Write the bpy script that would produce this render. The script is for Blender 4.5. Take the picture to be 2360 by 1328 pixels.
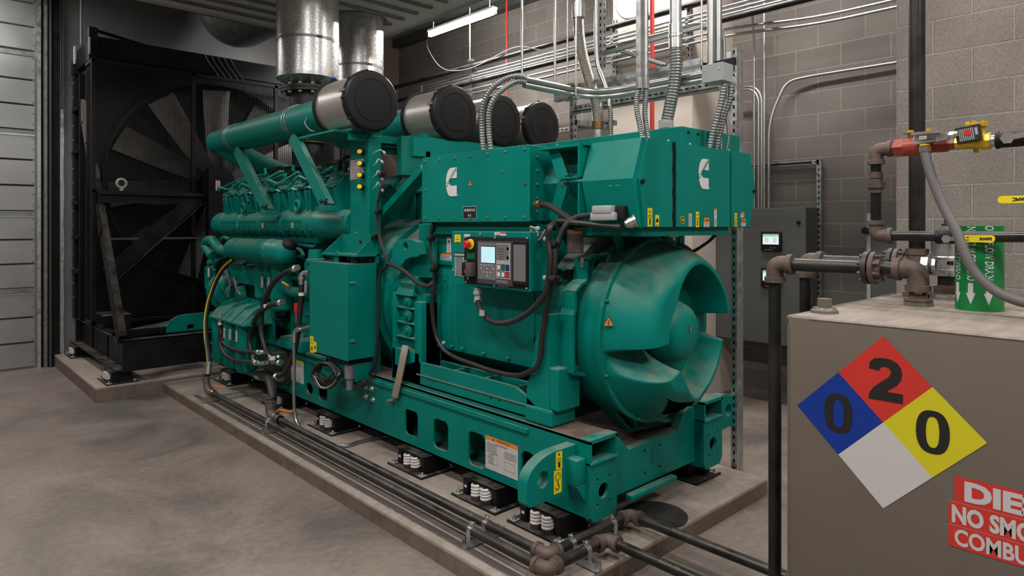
import bpy, bmesh, math, random
from mathutils import Vector, Matrix
from mathutils.geometry import tessellate_polygon
random.seed(7)
for _o in list(bpy.data.objects): bpy.data.objects.remove(_o)
SC = bpy.context.scene
COL = SC.collection
# ---------------------------------------------------------------- camera (level, shifted lens), metres
HEAD = math.radians(47.02); EYE = 1.65; FPX = 1524.0; HORIZON = 521.0
_cd = bpy.data.cameras.new('camera'); CAM = bpy.data.objects.new('camera', _cd); COL.objects.link(CAM)
CAM.location = (0, 0, EYE); CAM.rotation_euler = (math.pi/2, 0, HEAD-math.pi/2)
_cd.sensor_width = 36; _cd.lens = FPX/2360*36; _cd.shift_y = -(664-HORIZON)/2360; _cd.clip_start = .05
SC.camera = CAM
# ---------------------------------------------------------------- colour management
SC.view_settings.view_transform = 'Standard'; SC.view_settings.look = 'None'
SC.view_settings.gamma = 1; SC.view_settings.use_curve_mapping = False
SC.view_settings.exposure = 0.0
# ---------------------------------------------------------------- world: faint grey interior ambience
W = bpy.data.worlds.new('world'); SC.world = W; W.use_nodes = True
W.node_tree.nodes['Background'].inputs[0].default_value = (1, .97, .93, 1)
W.node_tree.nodes['Background'].inputs[1].default_value = 0.05
# ---------------------------------------------------------------- unseen area lights, added as fill for side faces and walls
def fill_light(x, y, z, power, sx=.16, sy=1.2, tilt=0):
    l = bpy.data.lights.new('fill_light', 'AREA'); l.shape = 'RECTANGLE'; l.size = sx; l.size_y = sy
    l.energy = power; l.color = (1, .965, .92)
    o = bpy.data.objects.new('fill_light', l); COL.objects.link(o); o.location = (x, y, z); o.rotation_euler = (0, tilt, 0)
    return o
LIGHTS = [(-1.6, .2, 4.4, 80, .2, 1.2, 0), (-1.8, 3.4, 4.4, 72, .2, 1.2, 0), (-1.6, 7.0, 4.4, 45, .2, 1.2, 0), (.8, -2.0, 4.4, 110, .2, 1.2, 0), (.5, 1.2, 4.55, 75, .2, 1.2, 0), (.7, 3.5, 4.6, 70, .2, 1.2, 0), (.3, 8.4, 4.4, 75, .2, 1.2, 0), (3.0, -1.6, 4.4, 75, .2, 1.2, 0), (3.3, .7, 4.6, 45, .2, 1.2, 0),
          (4.92, 4.3, 4.45, 55, .16, 1.2, 0), (4.92, 2.7, 4.4, 65, .16, 1.2, 0)]
for _l in LIGHTS: fill_light(*_l)
# ---------------------------------------------------------------- pixel -> point on a known plane of the room
CC, SS = math.cos(HEAD), math.sin(HEAD)
def at(px, py, X=None, Y=None, Z=None):
    r = (px-1180)/FPX; u = (HORIZON-py)/FPX
    d = (CC+SS*r, SS-CC*r, u)
    t = X/d[0] if X is not None else (Y/d[1] if Y is not None else (Z-EYE)/d[2])
    return Vector((d[0]*t, d[1]*t, EYE+d[2]*t))
def ax(pts, X): return [at(p[0], p[1], X=(p[2] if len(p) > 2 else X)) for p in pts]
# ---------------------------------------------------------------- materials
MATS = {}
def mat(name, col, rough=.5, metal=0., var=.0, vscale=6., bump=0., bscale=60., dust=0., emit=0., spec=.5, dustcol=(.30, .255, .21), coat=0., rvar=0., stretch=None):
    m = bpy.data.materials.new(name); m.use_nodes = True; nt = m.node_tree; N = nt.nodes; L = nt.links
    b = N['Principled BSDF']; b.inputs['Roughness'].default_value = rough; b.inputs['Metallic'].default_value = metal
    b.inputs['Specular IOR Level'].default_value = spec; b.inputs['Coat Weight'].default_value = coat; b.inputs['Coat Roughness'].default_value = .15
    c4 = (*col, 1); src = None
    tc = N.new('ShaderNodeTexCoord'); cs = tc.outputs['Object']
    if stretch:
        mp = N.new('ShaderNodeMapping'); mp.inputs['Scale'].default_value = stretch; L.new(cs, mp.inputs['Vector']); cs = mp.outputs[0]
    b.inputs['Base Color'].default_value = c4
    if var or rvar:
        n = N.new('ShaderNodeTexNoise'); n.inputs['Scale'].default_value = vscale; n.inputs['Detail'].default_value = 6; L.new(cs, n.inputs['Vector'])
        rp = N.new('ShaderNodeMapRange'); rp.inputs[1].default_value = .3; rp.inputs[2].default_value = .7
        L.new(n.outputs['Fac'], rp.inputs[0])
        if var:
            mx = N.new('ShaderNodeMix'); mx.data_type = 'RGBA'
            mx.inputs[6].default_value = tuple(v*(1-var) for v in col)+(1,); mx.inputs[7].default_value = tuple(min(1, v*(1+var)) for v in col)+(1,)
            L.new(rp.outputs[0], mx.inputs[0]); src = mx.outputs[2]
        if rvar:
            rr = N.new('ShaderNodeMapRange'); rr.inputs[3].default_value = max(.02, rough-rvar); rr.inputs[4].default_value = min(1, rough+rvar)
            L.new(rp.outputs[0], rr.inputs[0]); L.new(rr.outputs[0], b.inputs['Roughness'])
    if dust:
        g = N.new('ShaderNodeNewGeometry'); sp = N.new('ShaderNodeSeparateXYZ'); L.new(g.outputs['Normal'], sp.inputs[0])
        r1 = N.new('ShaderNodeMapRange'); r1.inputs[1].default_value = .25; r1.inputs[2].default_value = .95; L.new(sp.outputs[2], r1.inputs[0])
        n2 = N.new('ShaderNodeTexNoise'); n2.inputs['Scale'].default_value = 9; n2.inputs['Detail'].default_value = 8; L.new(tc.outputs['Object'], n2.inputs['Vector'])
        r2 = N.new('ShaderNodeMapRange'); r2.inputs[1].default_value = .3; r2.inputs[2].default_value = .62; L.new(n2.outputs['Fac'], r2.inputs[0])
        mm = N.new('ShaderNodeMath'); mm.operation = 'MULTIPLY'; L.new(r1.outputs[0], mm.inputs[0]); L.new(r2.outputs[0], mm.inputs[1])
        m3 = N.new('ShaderNodeMath'); m3.operation = 'MULTIPLY'; L.new(mm.outputs[0], m3.inputs[0]); m3.inputs[1].default_value = dust
        md = N.new('ShaderNodeMix'); md.data_type = 'RGBA'; L.new(m3.outputs[0], md.inputs[0])
        if src: L.new(src, md.inputs[6])
        else: md.inputs[6].default_value = c4
        md.inputs[7].default_value = (*dustcol, 1); src = md.outputs[2]
    if src: L.new(src, b.inputs['Base Color'])
    if bump:
        n3 = N.new('ShaderNodeTexNoise'); n3.inputs['Scale'].default_value = bscale; n3.inputs['Detail'].default_value = 5; L.new(cs, n3.inputs['Vector'])
        bp = N.new('ShaderNodeBump'); bp.inputs['Strength'].default_value = bump; bp.inputs['Distance'].default_value = .004
        L.new(n3.outputs['Fac'], bp.inputs['Height']); L.new(bp.outputs[0], b.inputs['Normal'])
    if emit:
        b.inputs['Emission Color'].default_value = c4; b.inputs['Emission Strength'].default_value = emit
    MATS[name] = m; return m
mat('green', (.0, .176, .143), .42, var=.08, vscale=3, dust=.5, spec=.16, bump=.05, bscale=120, rvar=.06)
mat('green_dark', (.001, .135, .10), .5, spec=.3, var=.25, vscale=5, dust=.6)
mat('green_light', (.03, .28, .22), .35, var=.1)
mat('black_paint', (.005, .005, .006), .42, var=.3, dust=.3, spec=.25, bump=.05, rvar=.1)
mat('black', (.008, .008, .009), .55, dust=.1, spec=.25)
mat('black_gloss', (.005, .005, .006), .3, spec=.25)
mat('rubber', (.014, .013, .013), .5, var=.2, dust=.25, dustcol=(.10, .09, .08))
mat('cap_plastic', (.013, .013, .0135), .45, spec=.2)
mat('galv', (.50, .51, .51), .36, metal=.9, var=.16, vscale=25, rvar=.12)
mat('galv_dark', (.24, .25, .25), .42, metal=.75, var=.2, vscale=15, rvar=.1)
mat('zinc', (.62, .63, .62), .26, metal=.95, var=.1, vscale=40)
mat('steel_pipe', (.019, .017, .016), .36, metal=.3, var=.6, vscale=7, dust=.22, rvar=.14, bump=.1, bscale=30)
mat('iron_fitting', (.095, .068, .056), .62, metal=.15, var=.4, vscale=14, bump=.25, bscale=90)
mat('rust', (.13, .045, .02), .75, var=.5, vscale=30, bump=.2)
mat('dark_iron', (.03, .028, .027), .5, metal=.3, var=.4, vscale=20, dust=.2)
mat('red_paint', (.28, .035, .022), .4, var=.15)
mat('red', (.55, .012, .012), .4)
mat('white', (.62, .60, .60), .5)
mat('offwhite', (.42, .38, .36), .6, var=.1)
mat('spring_white', (.60, .57, .54), .4, var=.15, vscale=20)
mat('yellow', (.74, .60, .012), .4)
mat('orange', (.72, .20, .02), .5)
mat('blue', (.0, .028, .25), .4)
mat('sign_red', (.52, .030, .022), .4, var=.05)
mat('sign_yellow', (.56, .50, .012), .4)
mat('sign_white', (.50, .48, .475), .4)
mat('ink', (.010, .009, .008), .5)
mat('sign_green', (.0, .155, .035), .35, var=.12, vscale=30)
mat('brass', (.62, .40, .03), .35, metal=.4, var=.2, vscale=30)
mat('bronze', (.26, .15, .075), .35, metal=.85)
mat('grey_panel', (.088, .09, .088), .45, var=.05)
mat('grey_panel_side', (.072, .074, .07), .5, var=.05)
mat('light_grey', (.33, .34, .34), .5)
mat('mid_grey', (.14, .14, .145), .5)
mat('dark_grey', (.045, .045, .047), .5)
mat('grey_hose', (.11, .105, .105), .55, bump=.1)
mat('tan', (.30, .25, .205), .85, var=.12, vscale=60, bump=.6, bscale=300)
mat('dusty_plate', (.16, .105, .085), .7, var=.4, vscale=8)
mat('wire_cyan', (.25, .42, .40), .35, metal=.6)
mat('conduit', (.42, .43, .42), .33, metal=.92, var=.08, vscale=9)
mat('tank_paint', (.118, .098, .080), .42, var=.05, vscale=5, bump=.04, coat=.1)
mat('tank_top', (.215, .178, .15), .6, var=.22, vscale=6, bump=.1, stretch=(1, 6, 1))
mat('beige_wall', (.50, .43, .375), .7, var=.04)
mat('brown_wall', (.20, .15, .13), .8, var=.04)
mat('lamp', (1, .97, .93), .5, emit=90)
mat('screen_blue', (.42, .66, .74), .3, emit=.55)
mat('screen_white', (.62, .72, .74), .3, emit=.7)
mat('led_red', (.9, .03, .03), .3, emit=2.5)
mat('led_green', (.1, .7, .2), .3, emit=.6)
mat('blade', (.27, .26, .25), .45, metal=.6, var=.25, vscale=5, dust=.2)
mat('silver_wall', (.33, .335, .34), .38, metal=.75, var=.08, vscale=2, bump=.25, bscale=3, rvar=.07)
mat('door_panel', (.34, .345, .35), .36, metal=.7, var=.06, vscale=2, bump=.3, bscale=4, rvar=.08)
mat('ceiling_mat', (.16, .155, .15), .8, var=.1)
mat('plenum', (.48, .46, .44), .55, metal=.0, var=.08)
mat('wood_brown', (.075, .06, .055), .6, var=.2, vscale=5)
mat('copper_gasket', (.22, .09, .06), .6, var=.3, vscale=12)
mat('olive_pipe', (.010, .035, .020), .35, var=.4, vscale=4, dust=.7, dustcol=(.10, .075, .05))
mat('teal_dust_glint', (.13, .17, .14), .6, var=.15)
def galvanised_spangle():
    m = mat('spangle', (.60, .60, .59), .27, metal=.95, var=.0); nt = m.node_tree; N = nt.nodes; L = nt.links; b = N['Principled BSDF']
    tc = N.new('ShaderNodeTexCoord'); v = N.new('ShaderNodeTexVoronoi'); v.inputs['Scale'].default_value = 150; L.new(tc.outputs['Object'], v.inputs['Vector'])
    sp = N.new('ShaderNodeSeparateXYZ'); L.new(v.outputs['Color'], sp.inputs[0])
    mr = N.new('ShaderNodeMapRange'); mr.inputs[3].default_value = .2; mr.inputs[4].default_value = .42; L.new(sp.outputs[0], mr.inputs[0]); L.new(mr.outputs[0], b.inputs['Roughness'])
    bp = N.new('ShaderNodeBump'); bp.inputs['Strength'].default_value = .12; bp.inputs['Distance'].default_value = .002; L.new(sp.outputs[1], bp.inputs['Height']); L.new(bp.outputs[0], b.inputs['Normal'])
galvanised_spangle()
def block_material(name, axis, a, bcol, mortar, bump=.9, scale_y=.2032, width=.4064, off=(0, 0), msize=.0055):
    m = bpy.data.materials.new(name); m.use_nodes = True; nt = m.node_tree; N = nt.nodes; L = nt.links; b = N['Principled BSDF']
    b.inputs['Roughness'].default_value = .85; b.inputs['Specular IOR Level'].default_value = .25
    g = N.new('ShaderNodeNewGeometry'); s = N.new('ShaderNodeSeparateXYZ'); L.new(g.outputs['Position'], s.inputs[0])
    c = N.new('ShaderNodeCombineXYZ'); L.new(s.outputs[1 if axis == 'X' else 0], c.inputs[0]); L.new(s.outputs[2], c.inputs[1])
    mp = N.new('ShaderNodeMapping'); mp.inputs['Location'].default_value = (off[0], off[1], 0); L.new(c.outputs[0], mp.inputs[0])
    br = N.new('ShaderNodeTexBrick'); br.inputs['Scale'].default_value = 1; br.inputs['Brick Width'].default_value = width; br.inputs['Row Height'].default_value = scale_y
    br.inputs['Mortar Size'].default_value = msize; br.inputs['Mortar Smooth'].default_value = .25; br.offset = .5
    br.inputs['Color1'].default_value = (*a, 1); br.inputs['Color2'].default_value = (*bcol, 1); br.inputs['Mortar'].default_value = (*mortar, 1)
    br.inputs['Bias'].default_value = 0
    L.new(mp.outputs[0], br.inputs['Vector'])
    n = N.new('ShaderNodeTexNoise'); n.inputs['Scale'].default_value = 130; n.inputs['Detail'].default_value = 4; L.new(g.outputs['Position'], n.inputs['Vector'])
    n2 = N.new('ShaderNodeTexNoise'); n2.inputs['Scale'].default_value = 2.2; n2.inputs['Detail'].default_value = 4; L.new(g.outputs['Position'], n2.inputs['Vector'])
    mr = N.new('ShaderNodeMapRange'); mr.inputs[1].default_value = .3; mr.inputs[2].default_value = .7; mr.inputs[3].default_value = .86; mr.inputs[4].default_value = 1.1; L.new(n2.outputs[0], mr.inputs[0])
    mr2 = N.new('ShaderNodeMapRange'); mr2.inputs[1].default_value = .35; mr2.inputs[2].default_value = .6; mr2.inputs[3].default_value = .78; mr2.inputs[4].default_value = 1.06; L.new(n.outputs[0], mr2.inputs[0])
    mu = N.new('ShaderNodeMath'); mu.operation = 'MULTIPLY'; L.new(mr.outputs[0], mu.inputs[0]); L.new(mr2.outputs[0], mu.inputs[1])
    vm = N.new('ShaderNodeVectorMath'); vm.operation = 'SCALE'; L.new(br.outputs['Color'], vm.inputs[0]); L.new(mu.outputs[0], vm.inputs['Scale'])
    L.new(vm.outputs[0], b.inputs['Base Color'])
    inv = N.new('ShaderNodeMath'); inv.operation = 'MULTIPLY_ADD'; inv.inputs[1].default_value = -1.0; inv.inputs[2].default_value = 1.0; L.new(br.outputs['Fac'], inv.inputs[0])
    ad = N.new('ShaderNodeMath'); ad.operation = 'MULTIPLY_ADD'; ad.inputs[1].default_value = .35; L.new(n.outputs[0], ad.inputs[0]); L.new(inv.outputs[0], ad.inputs[2])
    bp = N.new('ShaderNodeBump'); bp.inputs['Strength'].default_value = bump; bp.inputs['Distance'].default_value = .006; L.new(ad.outputs[0], bp.inputs['Height']); L.new(bp.outputs[0], b.inputs['Normal'])
    MATS[name] = m
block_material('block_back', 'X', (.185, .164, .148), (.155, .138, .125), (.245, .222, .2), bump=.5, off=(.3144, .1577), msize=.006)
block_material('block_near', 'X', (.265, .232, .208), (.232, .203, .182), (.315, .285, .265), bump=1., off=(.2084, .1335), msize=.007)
def concrete_material(name, lo, hi, sc=1.1, tint=(.02, -.0, -.01)):
    m = bpy.data.materials.new(name); m.use_nodes = True; nt = m.node_tree; N = nt.nodes; L = nt.links; b = N['Principled BSDF']
    g = N.new('ShaderNodeNewGeometry')
    n1 = N.new('ShaderNodeTexNoise'); n1.inputs['Scale'].default_value = sc; n1.inputs['Detail'].default_value = 9; n1.inputs['Roughness'].default_value = .62; n1.inputs['Distortion'].default_value = .6; L.new(g.outputs['Position'], n1.inputs['Vector'])
    n2 = N.new('ShaderNodeTexNoise'); n2.inputs['Scale'].default_value = 26; n2.inputs['Detail'].default_value = 8; L.new(g.outputs['Position'], n2.inputs['Vector'])
    r1 = N.new('ShaderNodeValToRGB'); r1.color_ramp.elements[0].position = .33; r1.color_ramp.elements[1].position = .68
    r1.color_ramp.elements[0].color = (*lo, 1); r1.color_ramp.elements[1].color = (*hi, 1)
    e = r1.color_ramp.elements.new(.5); e.color = tuple((lo[i]+hi[i])/2+tint[i]*.5 for i in range(3))+(1,)
    L.new(n1.outputs['Fac'], r1.inputs[0])
    mr = N.new('ShaderNodeMapRange'); mr.inputs[1].default_value = .3; mr.inputs[2].default_value = .7; mr.inputs[3].default_value = .86; mr.inputs[4].default_value = 1.12; L.new(n2.outputs[0], mr.inputs[0])
    vm = N.new('ShaderNodeVectorMath'); vm.operation = 'SCALE'; L.new(r1.outputs[0], vm.inputs[0]); L.new(mr.outputs[0], vm.inputs['Scale']); L.new(vm.outputs[0], b.inputs['Base Color'])
    rr = N.new('ShaderNodeMapRange'); rr.inputs[1].default_value = .3; rr.inputs[2].default_value = .7; rr.inputs[3].default_value = .42; rr.inputs[4].default_value = .68; L.new(n1.outputs[0], rr.inputs[0]); L.new(rr.outputs[0], b.inputs['Roughness'])
    bp = N.new('ShaderNodeBump'); bp.inputs['Strength'].default_value = .12; bp.inputs['Distance'].default_value = .004; L.new(n2.outputs[0], bp.inputs['Height']); L.new(bp.outputs[0], b.inputs['Normal'])
    MATS[name] = m
concrete_material('floor_concrete', (.105, .094, .084), (.222, .180, .154), tint=(.012, 0, -.004))
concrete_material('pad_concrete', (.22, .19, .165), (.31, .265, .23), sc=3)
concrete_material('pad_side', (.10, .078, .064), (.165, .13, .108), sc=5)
def perforated_material():
    m = bpy.data.materials.new('perforated'); m.use_nodes = True; nt = m.node_tree; N = nt.nodes; L = nt.links; b = N['Principled BSDF']
    tc = N.new('ShaderNodeTexCoord'); s = N.new('ShaderNodeSeparateXYZ'); L.new(tc.outputs['Object'], s.inputs[0])
    def mth(op, a, bb=None):
        k = N.new('ShaderNodeMath'); k.operation = op
        for i, v in enumerate((a, bb)):
            if v is None: continue
            if isinstance(v, (int, float)): k.inputs[i].default_value = v
            else: L.new(v, k.inputs[i])
        return k.outputs[0]
    ang = mth('ARCTAN2', s.outputs[2], s.outputs[0])
    p = mth('SINE', mth('ADD', mth('MULTIPLY', ang, 70), mth('MULTIPLY', s.outputs[1], 340)))
    q = mth('SINE', mth('SUBTRACT', mth('MULTIPLY', ang, 70), mth('MULTIPLY', s.outputs[1], 340)))
    h = mth('GREATER_THAN', mth('MULTIPLY', p, q), .42)
    mx = N.new('ShaderNodeMix'); mx.data_type = 'RGBA'; L.new(h, mx.inputs[0]); mx.inputs[6].default_value = (.66, .61, .57, 1); mx.inputs[7].default_value = (.10, .09, .08, 1); L.new(mx.outputs[2], b.inputs['Base Color'])
    b.inputs['Metallic'].default_value = .75; b.inputs['Roughness'].default_value = .36
    bp = N.new('ShaderNodeBump'); bp.invert = True; bp.inputs['Strength'].default_value = .4; bp.inputs['Distance'].default_value = .002; L.new(h, bp.inputs['Height']); L.new(bp.outputs[0], b.inputs['Normal'])
    MATS['perforated'] = m
perforated_material()
def braid_material():
    m = mat('braid', (.45, .41, .37), .35, metal=.9); nt = m.node_tree; N = nt.nodes; L = nt.links; b = N['Principled BSDF']
    tc = N.new('ShaderNodeTexCoord'); w = N.new('ShaderNodeTexWave'); w.inputs['Scale'].default_value = 55; w.bands_direction = 'Z'; w.inputs['Distortion'].default_value = 2; L.new(tc.outputs['Object'], w.inputs['Vector'])
    v = N.new('ShaderNodeTexVoronoi'); v.inputs['Scale'].default_value = 120; L.new(tc.outputs['Object'], v.inputs['Vector'])
    mu = N.new('ShaderNodeMath'); mu.operation = 'MULTIPLY'; L.new(w.outputs['Fac'], mu.inputs[0]); L.new(v.outputs['Distance'], mu.inputs[1])
    cr = N.new('ShaderNodeValToRGB'); cr.color_ramp.elements[0].color = (.09, .07, .055, 1); cr.color_ramp.elements[1].color = (.62, .56, .50, 1); cr.color_ramp.elements[1].position = .35; L.new(mu.outputs[0], cr.inputs[0]); L.new(cr.outputs[0], b.inputs['Base Color'])
    bp = N.new('ShaderNodeBump'); bp.inputs['Strength'].default_value = .8; bp.inputs['Distance'].default_value = .004; L.new(mu.outputs[0], bp.inputs['Height']); L.new(bp.outputs[0], b.inputs['Normal'])
braid_material()
# ---------------------------------------------------------------- mesh builder
WLOC = {}
XA, YA, ZA = Vector((1, 0, 0)), Vector((0, 1, 0)), Vector((0, 0, 1))
def V(*a): return Vector(a)
def frame_of(d):
    d = d.normalized(); a = ZA if abs(d.z) < .9 else XA
    u = d.cross(a).normalized(); return u, d.cross(u).normalized()
def rounded(w, h, r, n=5, cx=0, cy=0):
    p = []
    for sx, sy, a0 in ((1, 1, 0), (-1, 1, 90), (-1, -1, 180), (1, -1, 270)):
        for i in range(n+1):
            a = math.radians(a0+90*i/n); p.append((cx+sx*(w/2-r)+r*math.cos(a), cy+sy*(h/2-r)+r*math.sin(a)))
    return p
def circle(r, n=20, cx=0, cy=0): return [(cx+r*math.cos(2*math.pi*i/n), cy+r*math.sin(2*math.pi*i/n)) for i in range(n)]
def smooth_path(pts, n=6):
    pts = [Vector(p) for p in pts]
    if len(pts) < 3: return pts
    out = []; P = [pts[0]*2-pts[1]]+pts+[pts[-1]*2-pts[-2]]
    for i in range(1, len(P)-2):
        for k in range(n):
            t = k/n; a, b, c, d = P[i-1:i+3]
            out.append(.5*((2*b)+(c-a)*t+(2*a-5*b+4*c-d)*t*t+(-a+3*b-3*c+d)*t**3))
    out.append(pts[-1]); return out
def round_corners(pts, r, n=6):
    pts = [Vector(p) for p in pts]; out = [pts[0]]
    for i in range(1, len(pts)-1):
        a, b, c = pts[i-1:i+2]; d1 = (a-b); d2 = (c-b); rr = min(r, d1.length*.49, d2.length*.49)
        p = b+d1.normalized()*rr; q = b+d2.normalized()*rr
        for k in range(n+1):
            t = k/n; out.append(p*(1-t)**2+b*2*t*(1-t)+q*t*t)
    out.append(pts[-1]); return out
TXT = {}
def text_mesh(s, bold):
    k = (s, bold)
    if k not in TXT:
        c = bpy.data.curves.new('t', 'FONT'); c.body = s; c.size = 1; c.align_x = 'CENTER'; c.align_y = 'CENTER'; c.offset = bold; c.resolution_u = 3; c.extrude = .0
        o = bpy.data.objects.new('t', c); me = bpy.data.meshes.new_from_object(o)
        vs = [v.co.copy() for v in me.vertices]; fs = [list(p.vertices) for p in me.polygons]
        bpy.data.objects.remove(o); bpy.data.meshes.remove(me)
        x0 = min(v.x for v in vs); x1 = max(v.x for v in vs); y0 = min(v.y for v in vs); y1 = max(v.y for v in vs)
        TXT[k] = ([((v.x-(x0+x1)/2)/(x1-x0), (v.y-(y0+y1)/2)/(y1-y0)) for v in vs], fs, (x1-x0)/(y1-y0))
    return TXT[k]
class MB:
    def __init__(s, m=None):
        s.bm = bmesh.new(); s.mats = []; s.mi = 0
        if m: s.m(m)
    def m(s, name):
        if name not in s.mats: s.mats.append(name)
        s.mi = s.mats.index(name); return s
    def face(s, vs):
        try: f = s.bm.faces.new(vs); f.material_index = s.mi; return f
        except ValueError: return None
    def vts(s, pts): return [s.bm.verts.new(p) for p in pts]
    def hexa(s, c, bev=0):   # 8 corners: bottom 4 ccw, top 4
        v = s.vts(c); fs = [s.face([v[i] for i in q]) for q in ((3, 2, 1, 0), (4, 5, 6, 7), (0, 1, 5, 4), (1, 2, 6, 5), (2, 3, 7, 6), (3, 0, 4, 7))]
        if bev:
            es = list({e for f in fs for e in f.edges}); r = bmesh.ops.bevel(s.bm, geom=es, offset=bev, segments=2, affect='EDGES', profile=.5)
            for f in r['faces']: f.material_index = s.mi
        return s
    def box(s, x0, y0, z0, x1, y1, z1, bev=0):
        x0, x1 = sorted((x0, x1)); y0, y1 = sorted((y0, y1)); z0, z1 = sorted((z0, z1))
        return s.hexa([(x0, y0, z0), (x1, y0, z0), (x1, y1, z0), (x0, y1, z0), (x0, y0, z1), (x1, y0, z1), (x1, y1, z1), (x0, y1, z1)], bev)
    def bar(s, a, b, w, h, up=ZA, bev=0):
        a, b = Vector(a), Vector(b); d = (b-a).normalized(); u = d.cross(up)
        if u.length < 1e-4: u = d.cross(XA)
        u = u.normalized()*(w/2); v = u.cross(d).normalized()*(h/2)
        return s.hexa([a-u-v, a+u-v, b+u-v, b-u-v, a-u+v, a+u+v, b+u+v, b-u+v], bev)
    def ring(s, c, u, v, r, n): return [s.bm.verts.new(c+(u*math.cos(2*math.pi*i/n)+v*math.sin(2*math.pi*i/n))*r) for i in range(n)]
    def cyl(s, a, b, r, r2=None, n=20, cap=True):
        a, b = Vector(a), Vector(b); return s.lathe(a, b-a, [(0, r), (1, r if r2 is None else r2)], n, cap, rel=True)
    def lathe(s, o, axis, prof, n=24, cap=True, rel=False, hex_=False):
        o = Vector(o); axis = Vector(axis); L = axis.length if rel else 1; d = axis.normalized(); u, v = frame_of(d)
        rings = [s.ring(o+d*(h*L), u, v, max(r, 1e-5), n) for h, r in prof]
        for a, b in zip(rings, rings[1:]):
            for i in range(n): s.face([a[i], a[(i+1) % n], b[(i+1) % n], b[i]])
        if cap: s.face(rings[0][::-1]); s.face(rings[-1])
        return s
    def tube(s, pts, r, n=10, cap=True, rf=None):
        pts = [Vector(p) for p in pts]; rings = []; u = None
        for i, p in enumerate(pts):
            d = (pts[min(i+1, len(pts)-1)]-pts[max(i-1, 0)]).normalized()
            if u is None: u, v = frame_of(d)
            else:
                u = (u-d*u.dot(d))
                if u.length < 1e-5: u, _ = frame_of(d)
                u.normalize(); v = d.cross(u)
            rings.append(s.ring(p, u, v, rf(i) if rf else r, n))
        for a, b in zip(rings, rings[1:]):
            for i in range(n): s.face([a[i], a[(i+1) % n], b[(i+1) % n], b[i]])
        if cap: s.face(rings[0][::-1]); s.face(rings[-1])
        return s
    def flex(s, pts, r, pitch=.008, depth=.0022, n=12):
        P = smooth_path(pts, 14); L = [0]
        for a, b in zip(P, P[1:]): L.append(L[-1]+(b-a).length)
        N = int(L[-1]/(pitch/4)); Q = []; j = 0
        for k in range(N+1):
            t = L[-1]*k/N
            while j < len(L)-2 and L[j+1] < t: j += 1
            f = (t-L[j])/max(1e-9, L[j+1]-L[j]); Q.append(P[j].lerp(P[j+1], min(1, f)))
        return s.tube(Q, r, n, rf=lambda i: r-(depth, depth*.3, 0, depth*.3)[i % 4])
    def plate(s, outer, holes, th, o, u, v):
        o, u, v = Vector(o), Vector(u), Vector(v); w = u.cross(v)*th
        loops = [[Vector((p[0], p[1], 0)) for p in outer]]+[[Vector((p[0], p[1], 0)) for p in h] for h in holes]
        tris = tessellate_polygon(loops); flat = [p for l in loops for p in l]
        A = [s.bm.verts.new(o+u*p.x+v*p.y) for p in flat]; B = [s.bm.verts.new(o+u*p.x+v*p.y+w) for p in flat]
        for t in tris:
            s.face([A[i] for i in t]); s.face([B[i] for i in reversed(t)])
        k = 0
        for l in loops:
            n = len(l)
            for i in range(n):
                a, b = k+i, k+(i+1) % n; s.face([A[a], A[b], B[b], B[a]])
            k += n
        return s
    def prism(s, pts, vec):
        pts = [Vector(p) for p in pts]; vec = Vector(vec); A = s.vts(pts); B = s.vts([p+vec for p in pts]); n = len(pts)
        s.face(A[::-1]); s.face(B)
        for i in range(n): s.face([A[i], A[(i+1) % n], B[(i+1) % n], B[i]])
        return s
    def quad(s, o, u, v, w, h):   # centred rectangle
        o, u, v = Vector(o), Vector(u)*(w/2), Vector(v)*(h/2); s.face(s.vts([o-u-v, o+u-v, o+u+v, o-u+v])); return s
    def sphere(s, c, r, sc=(1, 1, 1), n=16):
        bmc = bmesh.ops.create_uvsphere(s.bm, u_segments=n, v_segments=max(6, n//2), radius=r)
        for v in bmc['verts']:
            v.co = Vector((v.co.x*sc[0], v.co.y*sc[1], v.co.z*sc[2]))+Vector(c)
            for f in v.link_faces: f.material_index = s.mi
        return s
    def bolt(s, c, axis, r=.009, h=.008):
        c = Vector(c); a = Vector(axis).normalized(); s.lathe(c, a, [(0, r*1.5), (.002, r*1.5)], 12); s.lathe(c+a*.002, a, [(0, r), (h*.8, r), (h, r*.8)], 6); return s
    def text(s, t, o, u, v, w=None, h=None, bold=.0, rot=0):
        vs, fs, asp = text_mesh(t, bold); o, u, v = Vector(o), Vector(u), Vector(v)
        if w is None: w = h*asp
        if h is None: h = w/asp
        if rot:
            c_, s_ = math.cos(rot), math.sin(rot); u, v = u*c_+v*s_, v*c_-u*s_
        V_ = [s.bm.verts.new(o+u*(a*w)+v*(b*h)) for a, b in vs]
        for f in fs: s.face([V_[i] for i in f])
        return s
    def build(s, name, parent=None, origin=None, label=None, smooth=True, ang=.62):
        bm = s.bm; bmesh.ops.remove_doubles(bm, verts=bm.verts, dist=1e-6) if False else None
        bmesh.ops.recalc_face_normals(bm, faces=bm.faces) if getattr(s, 'fixn', True) else None
        if parent is not None: off = WLOC[parent.name]
        elif origin is not None: off = Vector(origin)
        else:
            xs = [v.co for v in bm.verts]; off = Vector(((min(c.x for c in xs)+max(c.x for c in xs))/2, (min(c.y for c in xs)+max(c.y for c in xs))/2, min(c.z for c in xs)))
        if parent is not None and origin is not None: loc = Vector(origin)
        else: loc = off
        for v in bm.verts: v.co -= loc
        for f in bm.faces: f.smooth = smooth
        if smooth:
            for e in bm.edges:
                e.smooth = len(e.link_faces) == 2 and e.calc_face_angle(0) < ang
        me = bpy.data.meshes.new(name); bm.to_mesh(me); bm.free()
        for k in s.mats: me.materials.append(MATS[k])
        ob = bpy.data.objects.new(name, me); COL.objects.link(ob); WLOC[ob.name] = loc
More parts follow.
